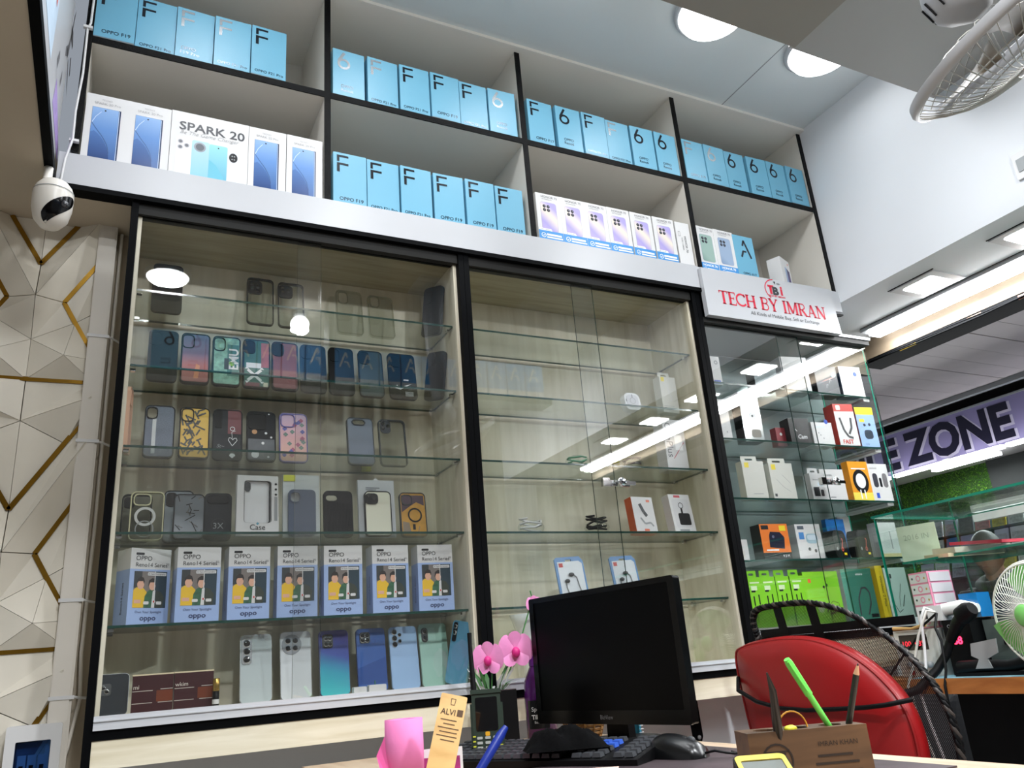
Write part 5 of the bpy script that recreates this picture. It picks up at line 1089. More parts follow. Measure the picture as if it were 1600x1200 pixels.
for k in range(3):
    b = MB(); vs = []; fs = []
    for i in range(7):
        r_ = .03 + .14 * i / 6; wd = .45 + .75 * math.sin(PI * min(1, i / 5.2) * .62)
        for j in range(7):
            a = 2 * PI * k / 3 + (j / 6 - .5) * wd * 1.25; vs.append((r_ * math.cos(a), r_ * math.sin(a), .004 - .046 * (j / 6 - .5)))
    for i in range(6):
        for j in range(6): fs.append((i * 7 + j, (i + 1) * 7 + j, (i + 1) * 7 + j + 1, i * 7 + j + 1))
    obj('blade', b.add(vs, fs, FB, True), fan)
obj('motor', MB().lathe([(0, -.185), (.045, -.180), (.060, -.150), (.062, -.105), (.050, -.085), (.02, -.06), (0, -.06)], FG, n=28), fan)
mv = MB()
for k in range(14):
    a = 2 * PI * k / 14; mv.tube([(.0625 * math.cos(a), .0625 * math.sin(a), -.145), (.0632 * math.cos(a), .0632 * math.sin(a), -.112)], .0022, BLKPL, n=4)
obj('vent_slot', mv, fan)
fb_ = thing('fan_bracket', 'grey ceiling arm that carries the caged fan', 'bracket', (0, 0, 0))
top_ = Vector((1.433, -1.363, 1.941)) - ax_ * .15
obj('arm', MB().tube([tuple(top_), tuple(top_ + Vector((-.02, .05, .10))), (top_.x - .05, top_.y + .08, 2.50), (top_.x - .05, top_.y + .08, 2.679)], [.035, .045, .05, .06], FG, n=16), fb_)
obj('knob', MB().ball((top_.x - .03, top_.y - .01, top_.z + .06), .014, CHROME), fb_)
obj('base_plate', MB().box(top_.x - .14, top_.x + .04, top_.y - .01, top_.y + .17, 2.662, 2.679, FG), fb_)

# ================================================================== DESK
DZ = 0.72
dk = thing('desk', 'light wood desk carrying the monitor and keyboard', 'desk', (0, 0, 0))
DW = wood_mat('desk_wood', (176, 150, 124), (206, 184, 158), stretch=(8, 1.0, 8))
obj('top', MB().box(0.42, 1.12, -2.0, -0.03, DZ - .03, DZ, DW), dk)
for xx in (.45, 1.06):
    for yy in (-1.95, -.10): obj('leg', MB().box(xx, xx + .03, yy, yy + .03, 0, DZ - .03, BLACK), dk)
t = thing('wall_plate', 'small white plate on the header wall at the right edge', 'switch plate', (2.529, -.80, 2.280)); obj('plate', MB().box(-.008, 0, -.03, .025, -.045, .045, CARDW), t); obj('rocker', MB().box(-.011, -.008, -.014, .014, -.022, .022, GREY), t)
t = thing('desk_mat', 'dark red patterned mat on the desk', 'mat'); obj('sheet', MB().box(.60, 1.06, -1.18, -.60, DZ, DZ + .0025, P('mat_dark', (64, 52, 56), .6, var=.7, vscale=9)), t)
# monitor
mo = thing('monitor', 'black flat screen monitor standing on the desk, switched off', 'monitor', (0.995, -0.405, DZ), (0, 0, R(-78.7)))
MG = P('monitor_gloss_black', (5, 5, 6), .25, spec=.25)
obj('housing', MB().prism(rr(0, .184, .476, .284, .006), 0, .018, MG).prism(rr(0, .19, .40, .22, .03), .018, .045, BLKPL), mo)
obj('bezel', MB().loop_ring(rr(0, .184, .478, .286, .006), rr(0, .192, .444, .246, .002), -.003, .004, MG), mo)
obj('screen', MB().rect(-.222, .222, .069, .315, P('screen_off', (2, 2, 3), .35, spec=.12), -.0006), mo)
obj('lettering', MB().text('BizView', 0, .051, .0125, P('grey_mark', (110, 110, 112), .4), -.0036, center=True), mo)
obj('stand_neck', MB().prism([(-.034, .005), (.034, .005), (.028, .15), (-.028, .15)], .025, .045, BLKPL), mo)
obj('stand_base', MB().lathe([(0, .012), (.09, .010), (.105, .004), (.105, 0), (0, 0)], BLKPL, c=(0, .03, .0005), n=32), mo)
# keyboard
kb = thing('keyboard', 'black keyboard with a few blue keys in front of the monitor', 'keyboard', (0.766, -0.530, DZ), (R(3), 0, R(-58)))
obj('base', MB().prism([(-.075, .004), (.075, .004), (.075, .028), (-.075, .016)], -.225, .225, BLKPL, None), kb)
kb_base = kb.children[0]; kb_base.rotation_euler = (0, 0, R(90))
KEYK = P('key_dark', (58, 60, 64), .4); KEYB = P('key_blue', (52, 92, 190), .4)
def key_mesh(m):
    return MB().add([(-.0085, -.0085, 0), (.0085, -.0085, 0), (.0085, .0085, 0), (-.0085, .0085, 0), (-.0068, -.0065, .007), (.0068, -.0065, .007), (.0068, .0072, .007), (-.0068, .0072, .007)], [(4, 5, 6, 7), (0, 1, 5, 4), (1, 2, 6, 5), (2, 3, 7, 6), (3, 0, 4, 7)], m).mesh('key')
K1, K2 = key_mesh(KEYK), key_mesh(KEYB)
for r_ in range(6):
    for c_ in range(21):
        if c_ in (14, 18) : continue
        blue = (c_ in (15, 16, 17) and r_ in (3, 4)) or (c_ in (2, 3, 4) and r_ in (4,))
        obj('key', K2 if blue else K1, kb, (-.205 + .0205 * c_, -.055 + .021 * r_, .0185 + .0016 * r_))
# black cloth thrown over the keyboard
t = thing('black_cloth', 'crumpled black cloth lying over the keyboard', 'cloth', (0.772, -0.605, DZ + .022), (0, 0, R(-18)))
vs = []; fs = []; rn = random.Random(3)
for i in range(15):
    for j in range(11):
        u, v = i / 14 - .5, j / 10 - .5; e = max(0, 1 - (2 * u) ** 4) * max(0, 1 - (2 * v) ** 4)
        vs.append((u * .15, v * .085 * (1 + .5 * u), .006 + e * (.026 + .010 * math.sin(u * 17 + v * 6) + .006 * rn.random())))
for i in range(14):
    for j in range(10): fs.append((i * 11 + j, (i + 1) * 11 + j, (i + 1) * 11 + j + 1, i * 11 + j + 1))
obj('fabric', MB().add(vs, fs, P('black_cloth', (5, 5, 6), .95, spec=.1, bump=.5, bscale=120), True), t)
# mouse
ms = thing('mouse', 'black computer mouse to the right of the keyboard', 'mouse', (0.925, -0.738, DZ + .0026), (0, 0, R(-70)))
vs = []; fs = []
for i in range(13):
    for j in range(13):
        u, v = i / 12 * 2 - 1, j / 12; ph = PI * v
        prof = math.sqrt(max(0, 1 - u * u)); hgt = .038 * (prof ** .7) * (1 - .25 * u); wid = .032 * prof ** .45
        vs.append((.056 * u, -wid * math.cos(ph), hgt * math.sin(ph) ** .8 if 0 < v < 1 else 0))
for i in range(12):
    for j in range(12): fs.append((i * 13 + j, (i + 1) * 13 + j, (i + 1) * 13 + j + 1, i * 13 + j + 1))
obj('shell', MB().add(vs, fs, P('mouse_black', (14, 15, 17), .28), True), ms)
obj('wheel', MB().lathe([(0, -.004), (.008, -.004), (.009, 0), (.008, .004), (0, .004)], DARKGR, c=(.028, 0, .026), mat4=Matrix.Rotation(R(90), 4, 'X'), n=14), ms)
obj('lead', MB().tube([(.054, 0, .008), (.075, -.004, .012), (.095, .004, .008), (.10, .03, .004), (.07, .06, .003)], .002, BLKPL, n=6), ms)
# pen holder
ph = thing('pen_holder', 'engraved dark wood pen holder block at the front of the desk', 'pen holder', (0.660, -1.232, DZ), (0, 0, R(-24)))
PW = wood_mat('walnut_wood', (62, 43, 30), (102, 74, 50), stretch=(1.5, 10, 10)); ENG = P('engraving', (36, 24, 18), .6)
HL, HDp, HHt = .138, .050, .085
o_ = [(0, 0), (HL, 0), (HL, HDp), (0, HDp)]
blk = MB(); blk.x = Matrix.Rotation(R(90), 4, 'X') @ Matrix.Identity(4)
blk = MB().box(0, HL, 0, HDp, 0, .060, PW)
hole_c = [(.028, .025), (.066, .025), (.106, .025)]
def ring_block(b, z0, z1):
    pl_ = MB(); pl_.plate([(0, 0), (HL, 0), (HL, HDp), (0, HDp)], [[(cx + .013 * math.cos(2 * PI * i / 12), cy + .013 * math.sin(2 * PI * i / 12)) for i in range(12)] for cx, cy in hole_c], z0, z1, PW)
    b.add([(v[0], v[2], v[1]) for v in pl_.v], pl_.f, PW)
ring_block(blk, .060, HHt)
obj('block', blk, ph)
en = MB().annulus(.030, .055, .016, .018, ENG, n=20).rect(.021, .040, .060, .063, ENG).rect(.028, .032, .042, .060, ENG).text('B', .030, .044, .020, ENG).lines([(.016, .046), (.016, .064), (.044, .064)], .0015, ENG)
en.text('IMRAN KHAN', .078, .066, .0075, ENG).rect(.076, .116, .055, .0575, ENG).rect(.072, .122, .047, .0495, ENG).rect(.080, .124, .038, .0405, ENG).rect(.066, .124, .029, .0315, ENG)
obj('engraving', en, ph)
def stick(label, name, p, q, r_, m, cat, extra=None):
    t = thing(name, label, cat); return t
t = thing('pen', 'lime green capped ballpoint pen standing in the wooden holder', 'pen'); P0, P1 = Vector((.7715, -1.258, .785)), Vector((.709, -1.2625, .8805)); LG = P('pen_lime', (112, 222, 96), .35)
obj('barrel', MB().tube([tuple(P0), tuple(P0.lerp(P1, .60))], .0036, LG, n=12), t)
obj('cap', MB().tube([tuple(P0.lerp(P1, .58)), tuple(P0.lerp(P1, .95)), tuple(P1)], [.0046, .0048, .0036], LG, n=12), t)
obj('clip', MB().tube([tuple(P0.lerp(P1, .97) + Vector((-.004, -.004, 0))), tuple(P0.lerp(P1, .62) + Vector((-.005, -.006, 0)))], .0014, LG, n=6), t)
t = thing('pencil', 'black pencil with sharpened wood tip in the wooden holder', 'pencil'); P0, P1 = Vector((.7790, -1.2600, .785)), Vector((.783, -1.297, .870))
obj('shaft', MB().tube([tuple(P0), tuple(P0.lerp(P1, .86))], .0036, P('pencil_black', (22, 20, 22), .35), n=6), t)
obj('wood_tip', MB().tube([tuple(P0.lerp(P1, .86)), tuple(P0.lerp(P1, .97))], [.0035, .0012], P('pencil_wood', (206, 160, 124), .6), n=8), t)
obj('lead_point', MB().tube([tuple(P0.lerp(P1, .97)), tuple(P1)], [.0012, .0003], INK, n=6), t)
t = thing('pen', 'dark pen half hidden behind the lime pen in the wooden holder', 'pen'); obj('barrel', MB().tube([(.700, -1.236, .760), (.6935, -1.246, .815), (.690, -1.252, .848), (.682, -1.256, .868)], [.004, .0055, .004, .001], P('pen_dark', (28, 22, 24), .3), n=10), t)
t = thing('rubber_band', 'orange rubber band looped over the pen holder', 'band'); obj('loop', MB().tube([(.716 + .016 * math.cos(a), -1.246 - .006 * math.cos(a), .806 + .018 * math.sin(a)) for a in [R(k) for k in range(0, 181, 15)]], .0010, P('band_orange', (214, 150, 50), .5), n=6), t); obj('knot', MB().ball((.712, -1.246, .806), (.009, .006, .004), P('band_yellow', (214, 206, 60), .5), 8, 6), t)
# small gadget leaning on the pen holder
gd = thing('pocket_gadget', 'small yellow framed gadget with grey display leaning on the pen holder', 'gadget', (0.612, -1.322, DZ + .037), (R(-70), 0, R(-30)))
obj('case', MB().prism(rr(0, .040, .058, .088, .008), 0, .012, BLKPL), gd); obj('yellow_frame', MB().loop_ring(rr(0, .040, .054, .084, .007), rr(0, .046, .044, .050, .003), -.0015, .001, P('gadget_yellow', (206, 184, 84), .35)), gd)
obj('display', MB().rect(-.022, .022, .022, .070, P('lcd_grey', (122, 126, 122), .15), -.0003), gd); obj('button', MB().prism(rr(0, .010, .012, .008, .003), -.003, 0, P('button_blue', (110, 160, 190), .4)), gd)
t = thing('box_lid', 'dark box under the yellow framed gadget', 'box', (0.585, -1.385, DZ), (0, 0, R(-30))); obj('carton', MB().box(-.04, .05, -.02, .07, 0, .037, CBLK), t)
# pink tissue roll
t = thing('tissue_roll', 'pink paper roll standing on the desk corner', 'roll', (0.500, -0.505, DZ)); PINK = P('pink_paper', (238, 132, 190), .8, bump=.25, bscale=60)
obj('roll', MB().lathe([(.012, 0), (.034, 0), (.0345, .05), (.034, .101), (.012, .101), (.012, 0)], PINK, n=36), t)
obj('loose_sheet', MB().add([(-.030, -.018, .002), (-.050, .005, .045), (-.034, .006, .075), (-.026, -.020, .070), (-.048, -.030, -.018 + .02)], [(0, 3, 2, 1), (0, 1, 4)], P('pink_paper_deep', (226, 96, 160), .8)), t)
# wooden phone stand with engraved lettering
st_ = thing('wooden_stand', 'engraved wooden board phone stand leaning beside the pink roll', 'stand', (0.508, -0.640, DZ), (R(-16), R(15), R(-22)))
BAM = wood_mat('bamboo', (206, 164, 100), (226, 188, 124), stretch=(3, 10, 10)); DKW = P('engrave_brown', (86, 60, 34), .6)
obj('board', MB().prism(rr(0, .072, .046, .150, .003), 0, .004, BAM), st_)
g = MB().text('ALVI', -.018, .113, .0135, DKW, bold=.0002, sx=.95).rect(.010, .020, .113, .124, DKW, -.0005).lines([(-.003, .130), (-.004, .140), (.004, .140), (.003, .130), (-.003, .130)], .001, DKW)
for k, (a, b_) in enumerate(((-.016, .012), (-.010, .010), (-.018, .018), (-.014, .016), (-.018, .017), (-.010, .014))): g.rect(a, b_, .104 - .0065 * k, .1055 - .0065 * k, DKW, -.0005)
obj('engraving', g, st_); obj('foot', MB().box(-.020, .020, -.030, .0, .0, .012, BAM), st_)
# rugged phone with antenna
rp = thing('rugged_phone', 'dark green rugged keypad phone with tall antenna on the desk', 'phone', (0.700, -0.425, DZ), (R(-6), 0, R(-26)))
RG = P('rugged_green', (26, 44, 32), .5); 
obj('body', MB().prism(rr(0, .068, .058, .134, .008), 0, .020, RG).box(-.033, -.029, .002, .016, .03, .11, RG).box(.029, .033, .002, .016, .03, .11, RG), rp)
obj('screen', MB().prism(rr(0, .090, .044, .062, .003), -.0015, 0, P('screen_off2', (14, 14, 16), .1, coat=1)), rp)
obj('antenna', MB().tube([(-.024, .010, .130), (-.025, .010, .165), (-.027, .010, .225), (-.027, .010, .250)], [.006, .0055, .0042, .0048], BLKPL, n=10), rp)
obj('top_guard', MB().box(-.031, .031, -.003, .022, .128, .136, RG), rp)
kk = MB()
for r_ in range(5):
    for c_ in range(3): kk.prism(rr(-.016 + .016 * c_, .046 - .009 * r_, .011, .005, .0015, 2), -.0015, 0, P('phone_key', (172, 176, 170), .5))
obj('keypad', kk, rp); obj('call_key', MB().prism(rr(0, .053, .009, .008, .002), -.002, 0, P('key_amber', (222, 164, 36), .4)), rp)
for k in range(5):
    obj('accent', MB().box(-.0295, -.024, -.001, 0, .012 + .009 * k, .0145 + .009 * k, P('acid_yellow', (206, 208, 60), .4)).box(.024, .0295, -.001, 0, .012 + .009 * k, .0145 + .009 * k, P('acid_yellow', (206, 208, 60), .4)), rp)
# blue cutter knife, pen and papers
t = thing('cutter_knife', 'blue plastic knife leaning in front of the rugged phone', 'knife', (0, 0, 0)); obj('handle', MB().tube([(.585, -.640, .735), (.628, -.640, .785), (.640, -.640, .798)], [.008, .0085, .005], P('cutter_blue', (18, 44, 140), .35), n=8), t); obj('blade', MB().tube([(.585, -.640, .735), (.560, -.640, .724)], [.005, .002], GREY, n=6), t)
t = thing('paper_sheet', 'peach paper sheet on the desk before the keyboard', 'paper', (0.615, -0.80, DZ + .001), (0, 0, R(-35))); obj('sheet', MB().box(-.07, .12, -.10, .04, 0, .016, P('peach_paper', (246, 206, 186), .6)), t)
t = thing('leaflet', 'magenta and white leaflet standing behind the wooden board', 'leaflet', (0.565, -0.50, DZ), (R(-8), 0, R(-22))); obj('sheet', MB().box(-.035, .045, 0, .002, 0, .045, CARDW), t); obj('print', MB().rect(-.030, .040, .003, .030, P('print_magenta', (160, 40, 112), .5, var=.4, vscale=60)), t)
# speaker, bottle, orchid, basket, notebook behind the monitor
t = thing('speaker', 'black box speaker behind the rugged phone', 'speaker', (0.822, -0.262, DZ), (0, 0, R(-25))); obj('cabinet', MB().box(-.055, .025, 0, .07, 0, .125, BLKPL), t); obj('badge', MB().rect(-.040, -.026, .055, .060, GREY, -.0006), t)
t = thing('water_bottle', 'purple water bottle partly hidden by the monitor', 'bottle', (1.000, -0.085, DZ)); PUR = P('purple_plastic', (92, 26, 112), .25, coat=.3)
obj('body', MB().lathe([(0, 0), (.038, 0), (.039, .10), (.036, .135), (.022, .165), (.018, .172)], PUR, n=24), t); obj('cap', MB().lathe([(.021, .170), (.022, .215), (.018, .219), (0, .219)], P('purple_cap', (110, 30, 140), .3), n=20), t)
lb = MB(); lb.x = Matrix.Translation((0, 0, .025)) @ Matrix.Rotation(R(-38), 4, 'Z'); 
for k in range(8):
    a0, a1 = R(-130 + 10 * k), R(-120 + 10 * k); lb.add([(.0394 * math.cos(a0), .0394 * math.sin(a0), 0), (.0394 * math.cos(a1), .0394 * math.sin(a1), 0), (.0394 * math.cos(a1), .0394 * math.sin(a1), .065), (.0394 * math.cos(a0), .0394 * math.sin(a0), .065)], [(0, 1, 2, 3)], INK)
lb.text('Sports', -.016, .040, .014, SHLD, -.0404); lb.text('TikTok', -.016, .022, .014, SHLD, -.0404, bold=.0004); lb.text('Bottle', -.010, .012, .008, SHLD, -.0404); obj('label', lb, t)
t = thing('orchid_pot', 'artificial pink orchid in a dark pot beside the cabinet corner', 'plant', (0.857, -0.105, DZ)); obj('pot', MB().lathe([(0, 0), (.035, 0), (.045, .115), (.040, .115), (.030, .02), (0, .02)], P('pot_grey', (60, 64, 60), .5), n=20), t)
GRL = P('leaf_green', (64, 120, 60), .5); PKP = P('orchid_pink', (240, 150, 206), .5, var=.1, vscale=30); PKD = P('orchid_magenta', (214, 40, 130), .5)
lf = MB(); rn = random.Random(5)
for k in range(26):
    a, L, h = rn.uniform(0, 2 * PI), rn.uniform(.04, .085), rn.uniform(.12, .195); b0 = Vector((.02 * math.cos(a), .02 * math.sin(a), .112)); b1 = Vector((L * math.cos(a), L * math.sin(a), h)); s_ = Vector((-math.sin(a), math.cos(a), 0)) * .0055
    lf.add([b0, b0.lerp(b1, .5) + s_ + Vector((0, 0, .008)), b1, b0.lerp(b1, .5) - s_ + Vector((0, 0, .008))], [(0, 1, 2, 3)], CARDW if k % 2 else GRL)
obj('leaf_spray', lf, t)
def orchid(c, s_, parent, rot):
    f = MB(); M_ = Matrix.Translation(c) @ Matrix.Rotation(rot, 4, 'Z') @ Matrix.Rotation(R(90), 4, 'X')
    for k, (sx, sy) in enumerate(((.8, 1), (1.5, .95), (1.5, .95), (.8, .9), (.8, .9))):
        a = R((90, 10, 170, 235, 305)[k]); pts = [(0, 0, 0)]
        for q in range(9):
            u = R(-90 + 22.5 * q); l_ = s_ * (.55 + .45 * math.cos(u)); wv = s_ * .5 * sx * math.sin(u); pts.append((l_ * math.cos(a) - wv * math.sin(a), l_ * math.sin(a) + wv * math.cos(a), .15 * s_ * math.cos(u)))
        f.add([M_ @ Vector(p) for p in pts], [(0, i, i + 1) for i in range(1, 9)], PKP)
    f.ball(M_ @ Vector((0, -.15 * s_, .2 * s_)), (.25 * s_, .25 * s_, .3 * s_), PKD, 8, 6); obj('flower', f, parent)
orchid((-.012, -.025, .196), .040, t, R(-40)); orchid((.058, -.035, .212), .044, t, R(-20)); orchid((.135, -.005, .320), .022, t, R(-10)); orchid((.110, .01, .215), .020, t, R(-10))
obj('stem', MB().tube([(0, 0, .10), (.0, -.015, .16), (-.012, -.02, .19)], .002, GRL, n=5).tube([(0, 0, .10), (.03, -.02, .16), (.058, -.03, .205)], .002, GRL, n=5).tube([(.02, 0, .10), (.09, .01, .22), (.135, 0, .335), (.13, 0, .355)], .002, GRL, n=5), t)
t = thing('basket', 'small woven brown basket below the monitor', 'basket', (1.045, -0.215, DZ)); bk = MB()
for k in range(6): bk.tube([((.035 + .003 * k) * math.cos(2 * PI * i / 24), (.035 + .003 * k) * math.sin(2 * PI * i / 24), .004 + .009 * k + .002 * math.sin(i * PI / 1)) for i in range(24)], .0045, wood_mat('wicker', (110, 74, 34), (170, 124, 60), stretch=(40, 40, 40)), n=5, closed=True)
obj('weave', bk, t); wv = MB()
for k in range(12): a = 2 * PI * k / 12; wv.tube([(.036 * math.cos(a), .036 * math.sin(a), 0), (.054 * math.cos(a), .054 * math.sin(a), .055)], .003, MATS['wicker'], n=5)
obj('stake', wv, t)
t = thing('spiral_notebook', 'teal spiral notebook standing behind the monitor stand', 'notebook', (1.085, -0.330, DZ), (0, 0, R(-60))); obj('cover', MB().box(-.025, .035, 0, .010, 0, .060, P('teal_cover', (60, 150, 176), .4)), t)
sp = MB()
for k in range(8): sp.tube([(.037 + .004 * math.cos(a), .005 + .007 * math.sin(a), .005 + .007 * k) for a in [2 * PI * i / 10 for i in range(10)]], .0007, CARDW, n=4, closed=True)
obj('spiral', sp, t)

# ================================================================== CHAIR
ch = thing('office_chair', 'red leather office chair with black mesh lumbar frame', 'chair', (0, 0, 0))
REDL = P('red_leather', (150, 16, 20), .38, var=.08, vscale=6, bump=.08, bscale=40)
def smooth_loop(pts, n=6):
    out = []; N = len(pts)
    for i in range(N):
        p0, p1, p2, p3 = [Vector(pts[(i + k - 1) % N]) for k in range(4)]
        for j in range(n):
            t_ = j / n; out.append(tuple(.5 * ((2 * p1) + (p2 - p0) * t_ + (2 * p0 - 5 * p1 + 4 * p2 - p3) * t_ * t_ + (3 * p1 - p0 - 3 * p2 + p3) * t_ ** 3)))
    return out
OUT = smooth_loop([(-.150, .875), (-.180, .898), (-.260, .908), (-.360, .910), (-.455, .898), (-.550, .862), (-.625, .805), (-.672, .735), (-.680, .64), (-.650, .53), (-.560, .46), (-.400, .44), (-.270, .46), (-.200, .55), (-.168, .66), (-.152, .78)], 4)
cy, cz = -.415, .69
b = MB(); vs = []; fs = []; L = len(OUT)
XB = 1.60
for s_, dx in ((1.0, .030), (1.012, .012), (.995, -.004), (.93, -.018), (.75, -.028), (.45, -.036), (.15, -.040)):
    for y, z in OUT: vs.append((XB + dx - .05 * ((z - .69) / .25) ** 2 * 0 + .10 * (.9 - z) * .0, cy + (y - cy) * s_, cz + (z - cz) * s_))
for k in range(6):
    fs += [(k * L + i, k * L + (i + 1) % L, (k + 1) * L + (i + 1) % L, (k + 1) * L + i) for i in range(L)]
fs.append(tuple(range(6 * L, 7 * L))); fs.append(tuple(range(L))[::-1])
obj('backrest', b.add(vs, fs, REDL, True), ch)
obj('piping', MB().tube([(XB - .006, cy + (y - cy) * 1.0, cz + (z - cz) * .975) for y, z in OUT], .0035, P('red_piping', (140, 14, 18), .4), n=6, closed=True), ch)
MESHO = smooth_loop([(-.185, .905), (-.176, .960), (-.200, .990), (-.290, .996), (-.400, .990), (-.500, .962), (-.600, .905), (-.680, .830), (-.728, .745), (-.735, .64), (-.700, .52), (-.55, .47), (-.36, .47), (-.24, .60), (-.20, .76)], 5)
XM = 1.655
rope = MB(); NR = len(MESHO)
for s_ in range(3):
    pts = []
    for i in range(NR * 3):
        f = i / 3; i0 = int(f) % NR; i1 = (i0 + 1) % NR; tt = f - int(f)
        y = MESHO[i0][0] * (1 - tt) + MESHO[i1][0] * tt; z = MESHO[i0][1] * (1 - tt) + MESHO[i1][1] * tt
        a = 2 * PI * (i / 6 + s_ / 3); pts.append((XM + .0055 * math.cos(a), y + .0055 * math.sin(a) * .7, z + .0055 * math.sin(a) * .7))
    rope.tube(pts, .0056, (BLKPL, P('rope_brown', (58, 50, 46), .5), BLKPL)[s_], n=5, closed=True)
obj('lumbar_frame', rope, ch)
nt_ = MB(); c_ = (sum(p[0] for p in MESHO) / NR, sum(p[1] for p in MESHO) / NR); nt_.add([(XM, y, z) for y, z in MESHO] + [(XM + .03, c_[0], c_[1])], [(i, (i + 1) % NR, NR) for i in range(NR)], net_mat('black_net', (16, 16, 18), 260, .50))
obj('lumbar_mesh', nt_, ch)
for y0, y1 in ((-.265, -.235), (-.385, -.345)): obj('lumbar_rib', MB().add([(XM - .004, y0, .99), (XM - .004, y0 - .032, .99), (XM - .004, y1 - .10 - .032, .60), (XM - .004, y1 - .10, .60)], [(0, 1, 2, 3)], BLKPL), ch)
obj('lumbar_band', MB().box(XM - .002, XM + .002, -.70, -.20, .915, .935, BLKPL), ch)
obj('strap', MB().tube([(XB - .01 if i in (0, 8) else XB - .047, y, z) for i, (y, z) in enumerate(((-.150, .815), (-.185, .785), (-.25, .757), (-.33, .742), (-.42, .738), (-.52, .742), (-.60, .746), (-.66, .752), (-.700, .760)))], .0055, BLKPL, n=8), ch)
obj('seat', MB().box(1.62, 2.10, -.66, -.18, .40, .47, REDL), ch); obj('back_bar', MB().box(1.60, 1.66, -.45, -.39, .36, .60, BLKPL), ch)
obj('gas_column', MB().lathe([(.03, .08), (.03, .40)], BLKPL, c=(1.86, -.42, 0), n=14), ch)
for k in range(5): a = 2 * PI * k / 5; obj('base_arm', MB().tube([(1.86, -.42, .10), (1.86 + .28 * math.cos(a), -.42 + .28 * math.sin(a), .06)], [.025, .015], BLKPL, n=8), ch); obj('caster', MB().ball((1.86 + .28 * math.cos(a), -.42 + .28 * math.sin(a), .028), .028, BLKPL, 10, 6), ch)

# ================================================================== REPAIR TABLE
TZ = .765
rt = thing('repair_table', 'repair bench with blue mat and orange wood edge', 'table', (0, 0, 0))
obj('top', MB().box(2.2, 2.95, -1.7, -.02, TZ - .044, TZ - .002, wood_mat('orange_wood', (150, 90, 40), (196, 130, 66), stretch=(8, 1.2, 8))), rt)
obj('blue_mat', MB().box(2.205, 2.90, -1.68, -.20, TZ - .002, TZ, P('blue_mat', (130, 178, 196), .6, var=.15, vscale=20)), rt)
obj('modesty_panel', MB().box(2.62, 2.64, -1.7, -.04, 0, TZ - .044, BLKPL), rt)
for yy in (-1.66, -.08): obj('leg', MB().box(2.24, 2.28, yy, yy + .04, 0, TZ - .044, BLACK), rt)
FACE = Matrix.Rotation(R(-90), 4, 'Z')   # local front (-y) turned to face -x
def facing(x_, y_, z_): return (x_, y_, z_), (0, 0, R(-90))
t = thing('power_supply', 'grey bench power supply with red digits display', 'power supply', (2.28, -.118, TZ), (0, 0, R(-84)))
PSG = P('psu_grey', (206, 206, 200), .45)
obj('casing', MB().box(0, .142, 0, .13, 0, .138, PSG), t); obj('display', MB().rect(.016, .110, .078, .124, P('display_black', (16, 8, 8), .1), -.0005), t)
obj('digits', MB().text('100  035', .022, .090, .022, emit_mat('red_led', 1.6, (1, .03, .05)), -.001), t)
for u in (.040, .072, .104): obj('knob', MB().lathe([(0, .016), (.009, .016), (.010, 0)], GREY, c=(u, 0, .034), mat4=Matrix.Rotation(R(90), 4, 'X'), n=14), t); obj('terminal', MB().lathe([(0, .010), (.005, .010), (.006, 0)], P('terminal_red', (190, 40, 40), .4), c=(u, 0, .012), mat4=Matrix.Rotation(R(90), 4, 'X'), n=10), t)
t = thing('clip_tool', 'wooden handled clip lying on the power supply', 'tool'); obj('body', MB().tube([(2.27, -.13, TZ + .146), (2.28, -.19, TZ + .142), (2.275, -.245, TZ + .150)], [.006, .004, .006], P('tan_wood', (190, 150, 90), .5), n=8), t)
# pink drawer box
t = thing('drawer_box', 'pink and white mini drawer box with heart prints', 'drawer box', (2.338, -.245, TZ + .1395), (0, 0, R(-10)))
PKB = P('pink_plastic', (226, 140, 168), .45); FRO = P('frosted_drawer', (206, 200, 204), .3)
obj('casing', MB().box(0, .092, 0, .080, 0, .172, PKB), t)
for k in range(5): 
    d_ = obj('drawer', MB().box(.006, .086, -.003, .0, .006 + .0335 * k, .034 + .0335 * k, FRO), t)
sidep = MB(); sidep.x = Matrix.Rotation(R(-90), 4, 'Z') @ Matrix.Translation((-.080, 0, 0))
for k in range(5): sidep.rect(.002, .078, .005 + .0335 * k, .033 + .0335 * k, CARDW, -.0006).annulus(.040, .019 + .0335 * k, .006, .010, PKB, -.0009, 14).disc(.014, .020 + .0335 * k, .004, DARKGR, -.0009, 6).disc(.066, .018 + .0335 * k, .004, P('print_gold_dot', (190, 150, 80), .4), -.0009, 6)
obj('side_print', sidep, t)
# hot air station, power strip, bottle, metal box, holder
t = thing('soldering_station', 'black soldering station with red digits behind the cables', 'station', (2.30, -.285, TZ), (0, 0, R(-86))); obj('casing', MB().box(0, .085, 0, .12, 0, .158, BLKPL), t); obj('digits', MB().text('88', .022, .088, .030, emit_mat('red_led_bright', 5.0, (1, .02, .06)), -.001, bold=.001), t); obj('lettering', MB().text('QUICK', .014, .135, .014, GREY, -.001), t)
t = thing('power_strip', 'white multi plug block with plugged leads on the soldering station', 'power strip', (2.30, -.240, TZ + .1585), (0, 0, R(-82)))
obj('block', MB().box(-.03, .05, 0, .05, 0, .045, CARDW).box(-.022, .002, -.0006, 0, .008, .034, DARKGR), t); obj('plug', MB().tube([(.045, .02, .03), (.105, .02, .034), (.140, .02, .028)], [.019, .021, .016], P('plug_white', (228, 228, 226), .4), n=14), t); obj('plug', MB().tube([(.13, .02, .028), (.152, .02, .027)], [.016, .013], P('plug_white', (228, 228, 226), .4), n=14), t)
